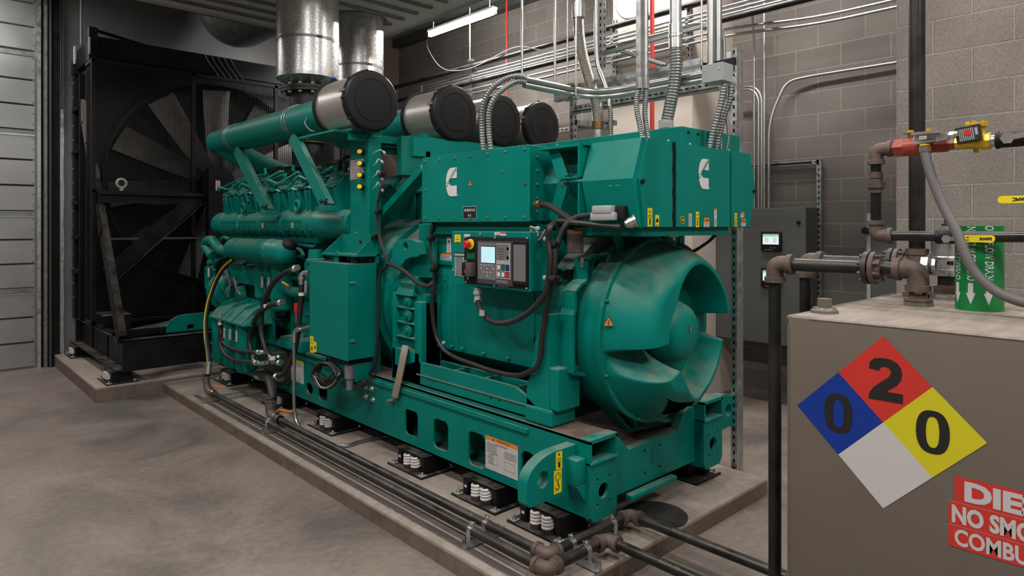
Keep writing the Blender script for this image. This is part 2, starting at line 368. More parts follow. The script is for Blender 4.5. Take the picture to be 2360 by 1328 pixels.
        if parent is not None: ob.parent = parent; ob.location = loc-off
        else: ob.location = loc
        if label: ob['label'] = label
        return ob
def _bp(self, name, parent=None, label=None, smooth=True, ang=.62, **k):
    """every separate piece becomes an object of its own"""
    bm = self.bm; bm.verts.index_update(); seen = {}; isl = []
    for v in bm.verts:
        if v in seen: continue
        st = [v]; seen[v] = len(isl); g = []
        while st:
            a = st.pop(); g.append(a)
            for e in a.link_edges:
                o = e.other_vert(a)
                if o not in seen: seen[o] = len(isl); st.append(o)
        isl.append(g)
    bb = [[(min(v.co[i] for v in g)-.0015, max(v.co[i] for v in g)+.0015) for i in range(3)] for g in isl]; par = list(range(len(isl)))
    def fd(i):
        while par[i] != i: i = par[i]
        return i
    for i in range(len(isl)):
        for j in range(i):
            if all(bb[i][k][0] <= bb[j][k][1] and bb[j][k][0] <= bb[i][k][1] for k in range(3)): par[fd(i)] = fd(j)
    groups = {}
    for i in range(len(isl)): groups.setdefault(fd(i), []).append(i)
    out = []
    for gi in groups.values():
        n = MB(); n.mats = list(self.mats); mp = {}; ids = set(gi)
        for i in gi:
            for v in isl[i]: mp[v] = n.bm.verts.new(v.co)
        for f in bm.faces:
            if seen[f.verts[0]] in ids:
                try: q = n.bm.faces.new([mp[v] for v in f.verts]); q.material_index = f.material_index
                except ValueError: pass
        out.append(n.build(name, parent, label=label, smooth=smooth, ang=ang))
    bm.free(); return out[0]
MB.build_parts = _bp
def thing(name, label, cat, loc, group=None):
    o = bpy.data.objects.new(name, None); COL.objects.link(o); o.location = loc; o.empty_display_size = .1
    o['label'] = label; o['category'] = cat
    if group: o['group'] = group
    WLOC[o.name] = Vector(loc); return o
def tag(o, label, cat, group=None, kind=None):
    o['label'] = label; o['category'] = cat
    if group: o['group'] = group
    if kind: o['kind'] = kind
    return o
def struct(o): o['kind'] = 'structure'; return o
def copy_tree(o, parent=None):
    c = o.copy(); COL.objects.link(c); c.parent = parent; WLOC[c.name] = WLOC[o.name]
    for ch in list(o.children): copy_tree(ch, c)
    return c
MX, MY = Vector((-1, 0, 0)), Vector((0, -1, 0))
# faces looking toward the camera side: near side face (normal -X): right = -Y ; end face (normal -Y): right = +X
SIDE = (MY, ZA, MX); END = (XA, ZA, MY)
def decal(mb, c, fr, w, h, col, lines=(), lift=.0012):
    """a sticker: rectangle plus bands and lettering, c = centre, fr = (right, up, out)"""
    u, v, n = fr; c = Vector(c)+n*lift; mb.m(col); mb.quad(c, u, v, w, h)
    for it in lines:
        k = it[0]
        if k == 'r': _, m_, x, y, ww, hh = it; mb.m(m_); mb.quad(c+u*(x*w)+v*(y*h)+n*.0006, u, v, ww*w, hh*h)
        elif k == 't': _, m_, s_, x, y, ww, hh = it; mb.m(m_); mb.text(s_, c+u*(x*w)+v*(y*h)+n*.001, u, v, ww*w, hh*h, bold=.01)
        elif k == 'tri': _, m_, x, y, sz = it; mb.m(m_); o = c+u*(x*w)+v*(y*h)+n*.0009; mb.face(mb.vts([o-u*sz-v*sz*.75, o+u*sz-v*sz*.75, o+v*sz*.95]))
    return mb
def fine_print(m_, x, y0, y1, w, n): return [('r', m_, x, y0+(y1-y0)*i/max(1, n-1), w*(.96 if i % 3 else .8), abs(y1-y0)/n*.38) for i in range(n)]
# ================================================================ ROOM
WX, NX, LY, NYE = 6.2, 4.68, 9.45, 1.417      # back wall, near wall, left wall planes, end of the near wall
CZ = 4.75
struct(MB('floor_concrete').box(-4, -4, -.1, 6.4, 9.7, 0).build('floor', origin=(0, 0, 0), smooth=False))
struct(MB('ceiling_mat').box(-4, -4, CZ, 6.4, 9.7, CZ+.15).build('ceiling', origin=(0, 0, CZ), smooth=False))
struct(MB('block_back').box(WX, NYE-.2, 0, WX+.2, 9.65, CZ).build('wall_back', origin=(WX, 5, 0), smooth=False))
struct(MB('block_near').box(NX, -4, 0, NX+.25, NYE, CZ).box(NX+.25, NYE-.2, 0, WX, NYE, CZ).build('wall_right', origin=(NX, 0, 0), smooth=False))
struct(MB('block_near').box(-4.2, -4, 0, -4, 9.7, CZ).build('wall_behind', origin=(-4, 0, 0), smooth=False))
struct(MB('block_near').box(-4, -4.2, 0, 6.4, -4, CZ).build('wall_front', origin=(0, -4, 0), smooth=False))
b = MB('silver_wall').box(1.42, LY, 0, 4.98, LY+.15, CZ).box(-4, LY, 4.55, 1.42, LY+.15, CZ)
for z in (4.5, 3.93, 3.35): b.box(1.42, LY-.006, z, 4.98, LY+.001, z+.02)
b.m('brown_wall').box(4.98, LY, 0, 6.4, LY+.15, CZ)
struct(b.build('wall_left', origin=(3, LY, 0), smooth=False))
# sectional overhead door
D = bpy.data.objects.new('door_1', None); COL.objects.link(D); D.location = (-.9, 9.42, 0); D['kind'] = 'structure'; WLOC['door_1'] = Vector((-.9, 9.42, 0))
zs = [.0, .92, 1.81, 2.75, 3.67, 4.55]
for i, (a, c) in enumerate(zip(zs, zs[1:])):
    b = MB('door_panel'); h = (c-a-.05)/3
    for k in range(3):
        z0 = a+.012+k*h; b.prism([(-4, 9.45, z0), (-4, 9.415, z0+.012), (-4, 9.415, z0+h-.012), (-4, 9.45, z0+h)], (5.18, 0, 0))
    b.m('galv_dark').box(-4, 9.425, c-.038, 1.18, 9.45, c)
    b.m('zinc').box(-4, 9.405, c-.055, 1.18, 9.43, c-.042)
    for k in range(7): b.m('galv_dark').bolt((1.165, 9.415, a+.08+k*(c-a-.16)/6), MY, .006, .006)
    struct(b.build('door_section', parent=D))
struct(MB('door_panel').box(-4, 9.45, 0, 1.2, 9.6, 4.6).build('door_backing', parent=D))
# jamb, guide track and flashing of the door
b = MB('galv').box(1.20, 9.36, 0, 1.235, 9.45, CZ).m('black').box(1.235, 9.40, 0, 1.262, 9.45, CZ).m('galv_dark').box(1.262, 9.33, 0, 1.292, 9.45, CZ)
b.m('black').box(1.292, 9.36, 0, 1.31, 9.45, CZ).m('dark_grey').box(1.31, 9.31, 0, 1.33, 9.45, CZ).m('black_paint').box(1.33, 9.33, 0, 1.415, 9.45, CZ)
for k in range(12): b.m('galv_dark').bolt((1.277, 9.33, .3+k*.36), MY, .006, .005)
struct(b.build('trim_1'))
b = MB('galv')
for k in range(16): 
    z = .0+k*.19; dx = .004*math.sin(k*1.9); b.hexa([(1.42, 9.40, z), (1.462+dx, 9.395, z), (1.462+dx, 9.45, z), (1.42, 9.45, z), (1.42, 9.40, z+.19), (1.462+.004*math.sin((k+1)*1.9), 9.395, z+.19), (1.462, 9.45, z+.19), (1.42, 9.45, z+.19)])
b.m('zinc').box(1.425, 9.39, 3.05, 1.437, 9.45, CZ).box(1.447, 9.39, 3.05, 1.459, 9.45, CZ)
struct(b.build('trim_2'))
# equipment pads
PX0, PX1, PY0, PY1, PZ = 1.935, 3.92, 1.90, 7.15, .10
def pad(name, x0, x1, y0, y1, z, cham=.018):
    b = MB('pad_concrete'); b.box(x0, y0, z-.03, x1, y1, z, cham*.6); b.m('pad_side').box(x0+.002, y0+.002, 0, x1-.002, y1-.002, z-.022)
    return struct(b.build(name))
pad('generator_pad', PX0, PX1, PY0, PY1, PZ)
pad('radiator_pad', 1.36, 4.75, 7.16, 9.44, .14)
# beige chase built against the back wall
struct(MB('beige_wall').box(5.44, 3.37, 0, WX, 4.30, CZ).build('wall_chase', smooth=False))
# ================================================================ OVERHEAD PLENUM + DUCT
P = thing('overhead_plenum', 'low sheet metal air plenum with cross ribs hanging above the engine', 'plenum', (2.0, 4.0, 3.85))
MB('plenum').box(-1.2, 4.3, 3.86, 4.15, 7.15, 4.72).build('shell', P, smooth=False)
for k in range(11):
    y = 4.4+k*.25; MB('galv_dark').box(-1.1, y, 3.835, 3.95, y+.045, 3.862).build('rib', P, smooth=False)
MB('zinc').box(4.15, 4.3, 3.83, 4.19, 7.15, 3.90).box(-1.2, 7.15, 3.83, 4.19, 7.18, 3.9).build('edge_flange', P, smooth=False)
MB("galv_dark").cyl((2.77, 5.72, 3.84), (2.77, 5.72, 3.863), .33, n=48).cyl((3.62, 6.28, 3.84), (3.62, 6.28, 3.863), .30, n=48).build("pipe_collar", P)
b = MB('galv_dark'); pth = round_corners([(3.1, 7.18, 4.28), (3.1, 8.45, 4.28), (3.1, 8.45, 4.745)], .5, 10); b.tube(pth, .42, 40)
b.m('galv')
for q in (pth[0], pth[3], pth[8], pth[-2]): pass
tag(b.build('air_duct'), 'dark round sheet metal duct elbow behind the overhead plenum', 'duct')
# ================================================================ CONDUITS ALONG THE BACK WALL
CXW = 5.3
def run_along(px, py, y0, y1, r, m, name, label, cat, group=None, X=CXW):
    z = at(px, py, X=X).z; b = MB(m).cyl((X, y0, z), (X, y1, z), r, n=14)
    yy = y0+1.2
    if r < .02:
        while yy < y1: b.m('zinc').cyl((X, yy, z), (X, yy+.05, z), r*1.25, n=12); yy += 2.4
    return tag(b.build(name), label, cat, group)
run_along(1412, 62, 1.5, 9.3, .030, 'steel_pipe', 'wall_pipe', 'thick black steel pipe topmost of the pipes crossing the back wall', 'pipe')
run_along(1412, 109, 1.5, 9.3, .028, 'steel_pipe', 'wall_pipe', 'black steel pipe running just below the three bright upper conduits on the back wall', 'pipe')
for py, lb in ((84.5, 'bright steel conduit highest of the three between two black wall pipes'), (93, 'bright steel conduit in the middle of three between two black wall pipes'), (101, 'bright steel conduit lowest of the three between two black wall pipes')):
    run_along(1412, py, 1.5, 9.0, .0125, 'conduit', 'wall_conduit', lb, 'conduit', 'conduits along the back wall')
for py, lb in ((129, 'upper of two thin steel conduits below the black wall pipes'), (142, 'lowest thin steel conduit below the black pipes on the back wall')):
    z = at(1412, py, X=CXW).z
    b = MB('conduit').tube(round_corners([(CXW, 9.0, z), (CXW, 2.9, z), (CXW+.35, 2.3, z+.03), (CXW+.35, NYE+.02, z+.03)], .25), .0125, 10)
    tag(b.build('wall_conduit'), lb, 'conduit', 'conduits along the back wall')
def strut_bar(b, a, c, w=.041, holes=True, side=None, sp=.051):
    """slotted steel channel with dark slots"""
    a, c = Vector(a), Vector(c); d = (c-a).normalized(); L = (c-a).length
    b.m('galv').bar(a, c, w, w, up=ZA if abs(d.z) < .9 else XA)
    if holes:
        b.m('black'); n = int(L/sp)
        for i in range(n):
            p = a+d*(sp*(i+.5))
            for s_ in (side or (MX, MY)):
                o = p+s_*(w/2+.0008); u = d; v = s_.cross(d)
                b.face(b.vts([o+u*x+v*y for x, y in rounded(.026, .013, .006, 3)]))
    return b
for px, y0, y1, lb in ((1418, 45, 190, 'dark channel post clamping the wall pipes left of the beige chase'), (1590, 20, 150, 'channel post clamping the wall pipes at the right side of the beige chase'), (1094, 148, 215, 'channel post clamping the wall pipes behind the air cleaners')):
    p = at(px, y0, X=CXW+.05); q = at(px, y1, X=CXW+.05); b = MB(); strut_bar(b, p, q)
    for z in (at(1412, v, X=CXW).z for v in (62, 84.5, 93, 101, 109, 129, 142)):
        b.m('zinc').bar((CXW-.02, p.y, z-.022), (CXW+.03, p.y, z-.022), .03, .01)
    tag(b.build('pipe_rack_post'), lb, 'strut', 'posts of the wall pipe rack')
for px, y0, y1, lb in ((1203, 0, 172, 'bright hanger conduit dropping just left of the corrugated conduit arch'), (1279, 0, 250, 'thin steel conduit dropping down right of the conduit arch')):
    p = at(px, y0, X=4.4); q = at(px, y1, X=4.4)
    tag(MB('conduit').cyl((p.x, p.y, CZ), (q.x, q.y, q.z), .012, n=12).build('hanging_conduit'), lb, 'conduit')
p = at(1083, 138, X=5.0); tag(MB('zinc').cyl((p.x, p.y, CZ), p, .007, n=8).box(p.x-.02, p.y-.06, p.z-.02, p.x+.02, p.y+.01, p.z).build('hanger_rod'), 'thin rod hanging below the lit strip lamp to the wall pipes', 'rod')
# red sprinkler pipes
for px, y1, X, lb in ((1168, 245, 5.9, 'thin red pipe running down the block wall behind the third air cleaner'), (1503, 300, 4.9, 'bright red vertical pipe in front of the beige chase')):
    q = at(px, y1, X=X); b = MB('sign_red').cyl((q.x, q.y, CZ), (q.x, q.y, 1.7), .02 if X < 5 else .013, n=14)
    for z in (q.z+.3, q.z+1.2, q.z+2.0): b.cyl((q.x, q.y, z), (q.x, q.y, z+.06), .026 if X < 5 else .018, n=14)
    tag(b.build('red_pipe'), lb, 'pipe')
# swan-neck conduit on the chase top
b = MB('conduit').tube(round_corners([at(1418, -40, X=5.35), at(1419, 20, X=5.35), at(1440, 46, X=5.35), at(1500, 30, X=5.35)], .15), .016, 10)
tag(b.build('bent_conduit'), 'pale bent conduit curving round the top of the beige chase', 'conduit')
# ================================================================ STRIP LAMP (lit) on the wall side
_l2 = fill_light(4.92, 6.18, 4.02, 45, .03, 1.15)  # extra area lights added to boost the glow of the tube
_l3 = fill_light(4.92, 6.18, 4.14, 25, .03, 1.15); _l3.rotation_euler = (math.pi, 0, 0)
T = thing('strip_lamp', 'lit tubular strip lamp hung high beside the block wall', 'lamp', (4.92, 6.18, 4.06))
MB('lamp').cyl((4.92, 5.58, 4.06), (4.92, 6.78, 4.06), .032, n=16).build('tube', T)
MB('white').box(4.88, 5.56, 4.09, 4.96, 6.80, 4.115).box(4.90, 5.55, 4.03, 4.94, 5.575, 4.1).box(4.90, 6.785, 4.03, 4.94, 6.81, 4.1).build('housing', T, smooth=False)
for y in (5.65, 6.72): MB('zinc').cyl((4.92, y, 4.115), (4.92, y, CZ), .006, n=8).build('hanger_rod', T)
b = MB('mid_grey').tube(smooth_path([(4.92, 6.8, 4.1), (5.1, 7.1, 4.0), (5.2, 6.9, 3.7), (5.25, 6.4, 3.62), (5.25, 5.6, 3.72), (5.28, 5.2, 3.62)], 8), .006, 6)
tag(b.build('lamp_cable'), 'thin grey cable looping from the strip lamp to the wall pipes', 'cable')
# dark beam / conduit along wall top
tag(MB('dark_grey').box(6.05, 1.6, 4.62, 6.2, 9.4, 4.75).build('ceiling_beam', smooth=False), 'dark beam along the top of the back block wall', 'beam')['kind'] = 'structure'
# ================================================================ CONTROL CABINET ON THE BACK WALL
Cb = thing('control_cabinet', 'grey wall cabinet with two lit screens', 'cabinet', (5.86, 3.0, .56))
cy0, cy1, cz0, cz1 = 2.495, 3.36, .565, 1.815
MB('grey_panel_side').box(5.87, cy0, cz0, WX-.004, cy1, cz1, .006).build('body', Cb, smooth=False)
MB('grey_panel').box(5.855, cy0, cz0+.005, 5.872, cy1, cz1-.003, .004).build('door', Cb, smooth=False)
MB('black').cyl((5.84, at(1841, 513, X=5.855).y, at(1841, 513, X=5.855).z), (5.856, at(1841, 513, X=5.855).y, at(1841, 513, X=5.855).z), .016, n=16).build('latch', Cb)
for (sx, sy) in ((1779, 556), (1779, 640)):
    c = at(sx, sy, X=5.85); b = MB('black'); b.box(5.828, c.y-.095, c.z-.088, 5.856, c.y+.095, c.z+.088, .006)
    s = b.build('screen_unit', Cb); 
    d = MB(); u, v, n = SIDE; o = Vector((5.826, c.y+.0, c.z+.018))
    decal(d, o, SIDE, .15, .095, 'screen_white', [('r', 'led_green', 0, .30, 1, .07), ('r', 'white', 0, .43, 1, .12)]+[('r', 'light_grey', -.25+.5*(i % 2), .12-.13*(i//2), .22, .03) for i in range(8)])
    d.build('screen', s, smooth=False)
    d = MB(); d.m('led_red').quad((5.8268, c.y-.035, c.z-.06), MY, ZA, .007, .006); d.m('led_green').quad((5.8268, c.y+.0, c.z-.06), MY, ZA, .007, .006); d.m('light_grey').quad((5.8268, c.y+.02, c.z-.079), MY, ZA, .08, .003); d.build('indicator', s, smooth=False)
# conduits entering its top
for px, lb in ((1738, 'leftmost straight conduit entering the top of the grey screen cabinet'), (1761, 'straight conduit rising past the pipes above the grey screen cabinet')):
    a = at(px, 60, X=6.12); q = at(px, 478, X=6.02); z1 = 3.55 if px == 1738 else CZ
    pts = [(6.02, q.y, cz1), (6.02, q.y, z1)] if px != 1738 else [(6.02, q.y, cz1), (6.02, q.y, 3.45), (5.75, q.y-.1, 3.8), (5.75, q.y-.1, CZ)]
    tag(MB('conduit').tube(round_corners(pts, .2), .0135, 10).build('riser_conduit'), lb, 'conduit', 'conduits above the screen cabinet')
for i, (px, lb) in enumerate(((1748, 'conduit curving left toward the slotted post, inner of two above the screen cabinet'), (1755, 'conduit curving left toward the slotted post, outer of two above the screen cabinet'))):
    q = at(px, 478, X=6.02); p = at(1700, 208-i*5, X=6.02)
    tag(MB('conduit').tube(round_corners([(6.02, q.y, cz1), (6.02, q.y, p.z), (6.02, 3.362, p.z)], .22, 10), .0125, 10).build('riser_conduit'), lb, 'conduit', 'conduits above the screen cabinet')
q = at(1772, 478, X=6.02); p = at(2064, 147, X=6.15); m_ = at(1812, 188, X=6.1)
tag(MB('conduit').tube(round_corners([(6.02, q.y, cz1), (6.02, q.y, m_.z-.35), (6.1, m_.y, m_.z), (6.13, m_.y-.2, m_.z+.02), (6.15, NYE, m_.z+.02)], .3, 10), .0145, 12).build('riser_conduit'), 'long conduit sweeping right along the block wall from the screen cabinet', 'conduit')
# slotted frame behind the cabinet
p = at(1889, 368, X=6.14); b = MB(); strut_bar(b, (6.14, p.y, .45), (6.14, p.y, p.z), side=(MX,)); strut_bar(b, (6.14, p.y, p.z-.02), (6.14, 3.4, p.z-.02), side=(MX,))
for z in (0,): b.m('black').bar((6.11, 2.55, p.z-.02), (6.11, 3.4, p.z-.02), .02, .012)
tag(b.build('support_frame'), 'slotted steel frame standing right behind the grey screen cabinet', 'frame')
# second cabinet
p = at(1998, 492, X=5.95); q = at(1998, 690, X=5.95)
Cd = thing('wall_cabinet', 'plain grey cabinet half hidden behind the near block wall corner', 'cabinet', (5.95, 1.75, .7))
MB('grey_panel').box(5.97, NYE+.02, .45, WX, p.y, p.z, .004).build('body', Cd, smooth=False)
MB('light_grey').box(5.945, p.y-.03, .45, 5.975, p.y, p.z).m('grey_panel').box(5.95, NYE+.02, .45, 5.972, p.y-.03, p.z).build('door', Cd, smooth=False)
q = at(1990, 532, X=5.93); MB('black').cyl((5.90, p.y-.0, q.z), (5.95, p.y-.0, q.z), .03, n=12).build('latch', Cd)
# ================================================================ RADIATOR
R = thing('radiator', 'tall black radiator with a caged cooling fan standing before the metal wall', 'radiator', (3.0, 8.3, .14))
RX0, RX1 = 1.57, 4.45
b = MB('black_paint')   # skid: near channel, far channel, front plate
for x, s in ((RX0, 1), (RX1, -1)):
    b.box(x+.05*s, 7.12, .27, x+.062*s, 9.4, .55).box(x, 7.12, .54, x+.09*s, 9.4, .552).box(x-.04*s, 7.14, .262, x+.09*s, 9.4, .275)
b.box(RX0, 7.10, .262, 2.47, 7.125, .555).box(RX0, 7.10, .545, 2.47, 7.22, .557).box(RX0, 7.5, .54, RX1, 7.54, .60).box(RX0, 9.3, .27, RX1, 9.33, .55)
for y in (7.9, 8.6): b.box(RX0+.05, y, .27, RX1-.05, y+.06, .54)
b.build('skid', R, smooth=False)
b = MB('black_paint').box(2.28, 7.085, .26, 2.46, 7.10, .545)
for z0 in (.315, .44):
    b.m('black_paint').box(2.31, 7.06, z0-.045, 2.46, 7.085, z0-.033).box(2.31, 7.06, z0+.05, 2.46, 7.085, z0+.062).m('black').box(2.31, 7.075, z0-.033, 2.45, 7.086, z0+.05)
    b.m('zinc')
    for k in range(3): b.bolt((2.335+.045*k, 7.075, z0+.01), MY, .013, .016)
b.build('splice_plate', R, label='black bolted splice plate with bright hex bolts')
# core and shroud
CY0 = 8.55
b = MB('black').box(RX0+.05, CY0, .62, RX1, 9.25, 3.52).m('black_gloss')
for k in range(60): b.box(RX0+.1, CY0-.004, .7+k*.045, RX1-.1, CY0, .705+k*.045)
b.build('core', R, smooth=False)
FX, FZ, FY, FR = 2.87, 2.16, 8.42, 1.2
b = MB('black_paint').plate([(RX0+.03, .62), (RX1, .62), (RX1, 3.5), (RX0+.03, 3.5)], [circle(FR, 48, FX, FZ)], .03, (0, FY, 0), XA, ZA)
b.build('fan_shroud', R)
MB('black_paint').lathe((FX, FY-.1, FZ), YA, [(0, FR), (0, FR+.02), (.12, FR+.02), (.12, FR), (0, FR)], 48, cap=False).build('shroud_ring', R)
# fan
fan = MB('black_paint').cyl((FX, FY-.12, FZ), (FX, FY+.06, FZ), .2, n=28).build('fan_hub', R)
for k in range(11):
    a = math.radians(90+k*360/11); rd = V(math.cos(a), 0, math.sin(a)); tg = V(-math.sin(a), 0, math.cos(a)); b = MB('blade'); top = []; bot = []
    for i in range(9):
        f = i/8; r = .17+f*(FR-.05-.17); w = .20+.16*f-.05*f*f; pt = math.radians(52-26*f); dw = tg*math.cos(pt)+YA*math.sin(pt); c = V(FX, FY-.03, FZ)+rd*r
        cam = dw.cross(rd).normalized()*.025
        row = [c-dw*w/2, c-dw*w/4+cam*.75, c+cam, c+dw*w/4+cam*.75, c+dw*w/2]; top.append(b.vts(row)); bot.append(b.vts([p+cam*.25+YA*.004 for p in row]))
    for i in range(8):
        for j in range(4): b.face([top[i][j], top[i][j+1], top[i+1][j+1], top[i+1][j]]); b.face([bot[i][j], bot[i+1][j], bot[i+1][j+1], bot[i][j+1]])
    b.build('fan_blade', fan)
# guard cage
GY = 8.12
b = MB('black_paint')
for x in (1.5, 1.62): pass
for x in (1.525, 2.52, 3.50, 4.42): b.box(x-.02, GY-.02, .6, x+.02, GY+.02, 3.42)
for z in (.62, 2.02, 3.40): b.box(1.51, GY-.02, z-.015, 4.44, GY+.02, z+.015)
for z in (.62, 3.40): b.box(1.505, GY, z-.015, 1.535, FY, z+.015)
b.build('guard_frame', R, smooth=False)
b = MB('black_gloss')
for k in range(118): x = 1.54+k*.0247; b.box(x-.0017, GY-.002, .63, x+.0017, GY+.002, 3.4)
for k in range(112): z = .64+k*.0247; b.box(1.53, GY-.0035, z-.0015, 4.42, GY-.001, z+.0015)
b.build('guard_mesh', R, smooth=False)
b = MB('black_gloss')
for k in range(13): y = GY+.01+k*.0247; b.box(1.518, y-.0017, .63, 1.522, y+.0017, 3.4)
for k in range(112): z = .64+k*.0247; b.box(1.517, GY, z-.0015, 1.52, FY, z+.0015)
b.build('side_guard', R, smooth=False)
# side frame of the core
b = MB('black_paint').box(RX0-.02, 9.28, .56, RX0+.08, 9.40, 3.5).box(RX0-.02, 8.95, .56, RX0+.05, 9.03, 3.4).box(RX0-.02, FY, .56, RX0+.06, FY+.1, 3.5).m('black').box(RX0+.03, 8.5, .56, RX0+.06, 9.3, 3.45)
b.m('black_paint').box(RX0-.03, 9.25, 3.45, RX0+.1, 9.42, 3.62)
for z in (1.1, 1.5, 1.9, 2.5, 3.0): b.m('black_paint').box(RX0-.035, 9.0, z, RX0+.0, 9.36, z+.035)
b.m('mid_grey')
for k in range(16): b.bolt((RX0-.02, 9.34, .8+k*.17), MX, .008, .008)
b.build('side_frame', R, smooth=False)
b = MB('black_paint').plate([(0, 0), (.22, 0), (.22, 1.5), (0, 1.5)], [rounded(.035, .42, .017, 4, .07+.08*i, .3+.5*j) for i in range(2) for j in range(2)], .01, (RX0-.0, 8.55, .58), MY*-1, ZA)
b.build('slotted_plate', R)
b = MB('black_paint').box(RX0-.0, 8.36, 3.5, RX1, 9.25, 3.72).box(1.52, 8.30, 3.44, 1.60, 8.38, 3.80)
b.bar((1.56, 8.34, 3.78), (2.1, 8.5, 3.74), .03, .03).build('header_tank', R, smooth=False)
b = MB('mid_grey')
for k in range(5): x = 2.72+k*.075; b.tube(smooth_path([(x, 8.34, 3.72), (x+.05, 8.33, 3.62), (x+.13, 8.33, 3.52), (x+.17, 8.34, 3.46)]), .007, 6)
b.build_parts('vent_hose', R, label='grey thin hoses draped over the black header')
b = MB('light_grey').box(1.485, 8.9, 3.5, 1.50, 8.95, 3.7).box(1.515, 8.28, 3.5, 1.53, 8.295, 3.68).build_parts('hanger_clip', R, smooth=False)
p = at(200, 0, X=1.52)
tag(MB('mid_grey').cyl((1.545, 8.86, 3.72), (1.545, 8.86, CZ), .011, n=8).m('black').cyl((1.545, 8.86, 4.25), (1.545, 8.86, 4.45), .017, n=8).build('hanger_rod'), 'thin threaded rod hanging down to the left top corner of the radiator', 'rod')
# long leaning brace on the near side
def channel(b, a, c, w, d, side, t=.006):
    a, c, side = Vector(a), Vector(c), Vector(side).normalized(); ln = (c-a).normalized(); wv = ln.cross(side).normalized()
    for o, ww, hh in ((side*0, w, t),):
        b.bar(a, c, w, t, up=side)
    for s in (1, -1): b.bar(a+wv*(s*(w/2-t/2))-side*(d/2), c+wv*(s*(w/2-t/2))-side*(d/2), t, d, up=side)
    return b
A0, A1 = V(RX0-.01, 7.20, .56), V(RX0-.01, 9.02, 3.08)
b = MB('wood_brown'); mid = A0.lerp(A1, .62); channel(b, mid, A1, .15, .06, MX); b.m('black_paint'); channel(b, A0, mid, .15, .06, MX)
b.m('black'); 
for k in range(9): q = A0.lerp(A1, .1+k*.1); b.bolt(q+V(-.004, 0, 0), MX, .01, .006)
b.build('side_brace', R, label='dusty brown topped channel brace leaning back to the radiator')
b = MB('black_paint'); b.bar(A0.lerp(A1, .56)+V(-.012, 0, 0), A0.lerp(A1, .40)+V(-.012, 0, 0), .10, .01, up=MX); b.m('black_gloss')
for k in range(3): q = A0.lerp(A1, .53-.04*k)+V(-.018, 0, 0); b.bar(q, q+V(0, -.03, -.05), .05, .004, up=MX)
b.box(RX0-.03, 7.15, .53, RX0+.1, 7.30, .57).build_parts('brace_bracket', R)
# diagonal channel and crossbars in front of the cage
b = MB('black_paint'); p, q = at(455, 455, Y=8.0), at(252, 632, Y=8.0); channel(b, q, p, .15, .05, MY)
b.m('mid_grey').bar(q+V(.05, -.03, -.075), p+V(.05, -.03, -.075), .003, .003).m('black_paint')
p, q = at(226, 441, Y=8.02), at(463, 447, Y=8.02); b.box(p.x, 7.95, p.z-.03, 3.1, 8.1, p.z+.01).box(p.x, 8.0, p.z-.12, 3.1, 8.03, p.z)
b.m('dark_grey').box(1.6, 8.02, at(241, 551, Y=8.04).z-.01, 3.3, 8.06, at(241, 551, Y=8.04).z+.01)
b.m('black_paint').box(2.62, 7.9, .9, 2.82, 8.0, 2.32).build('guard_brace', R)
c = at(280, 441, Y=7.98); b = MB('light_grey').cyl((c.x, c.y, c.z), (c.x, c.y, c.z+.05), .02, n=12).tube([c+V(.045*math.cos(a*math.pi/8), 0, .085+.045*math.sin(a*math.pi/8)) for a in range(17)], .013, 8)
b.build('eye_bolt', R, label='pale grey lifting eye bolt')
c = at(481, 426, Y=7.88); b = MB(); decal(b, (2.72, 7.9, c.z), END, .05, .13, 'white', [('r', 'red', 0, .44, 1, .12)]+fine_print('ink', 0, .2, -.3, .6, 4)); b.build('warning_label', R, smooth=False)
# small dusty foot box & drain tray
b = MB('black_paint').box(RX0+.02, 8.0, .56, RX0+.28, 8.75, .70).m('wood_brown').box(RX0+.02, 7.98, .70, RX0+.28, 8.75, .708)
for k in range(6): b.m('black').box(RX0+.02, 7.4+.1*k, .556, RX0+.08, 7.44+.1*k, .575)
b.build_parts('foot_box', R, smooth=False)
b = MB('silver_wall').prism([(1.75, 7.55, .60), (2.2, 7.55, .60), (2.2, 7.9, .60)], (0, 0, .006)).build_parts('gusset', R)
# ================================================================ SPRING ISOLATORS (one model, copied)
def make_isolator():
    r = thing('spring_isolator', '', 'spring mount', (0, 0, 0), 'spring isolators under the machines')
    b = MB('black_paint').box(-.15, -.19, 0, .13, .19, .012, .002).m('zinc')
    for x, y in ((-.12, -.16), (-.12, .16), (.10, -.16)): b.m('light_grey').box(x-.02, y-.02, .012, x+.02, y+.02, .016).m('zinc').bolt((x, y, .016), ZA, .010, .014)
    b.build('base_plate', r)
    for y in (-.135, .115): MB('black_paint').box(-.10, y-.022, .012, -.045, y+.022, .118).box(-.10, y-.022, .012, .08, y-.014, .118).build('post', r, smooth=False)
    MB('black_paint').box(-.11, -.10, .100, .08, .10, .116).box(-.11, -.15, .110, .08, .14, .118).build('top_plate', r, smooth=False)
    for y in (-.062, .018):
        s = MB('spring_white').tube([(-.098+.028*math.cos(a*.5236), y+.028*math.sin(a*.5236), .034+.068*a/48) for a in range(49)], .0082, 8).build('spring', r, label='white coil spring')
        MB('dark_iron').lathe((-.095, y, .012), ZA, [(0, .036), (.028, .033), (.028, .02)], 20).build('spring_cup', s)
    b = MB(); decal(b, (-.101, .115, .06), SIDE, .02, .014, 'white'); b.build('label', r, smooth=False)
    return r
ISO = make_isolator()
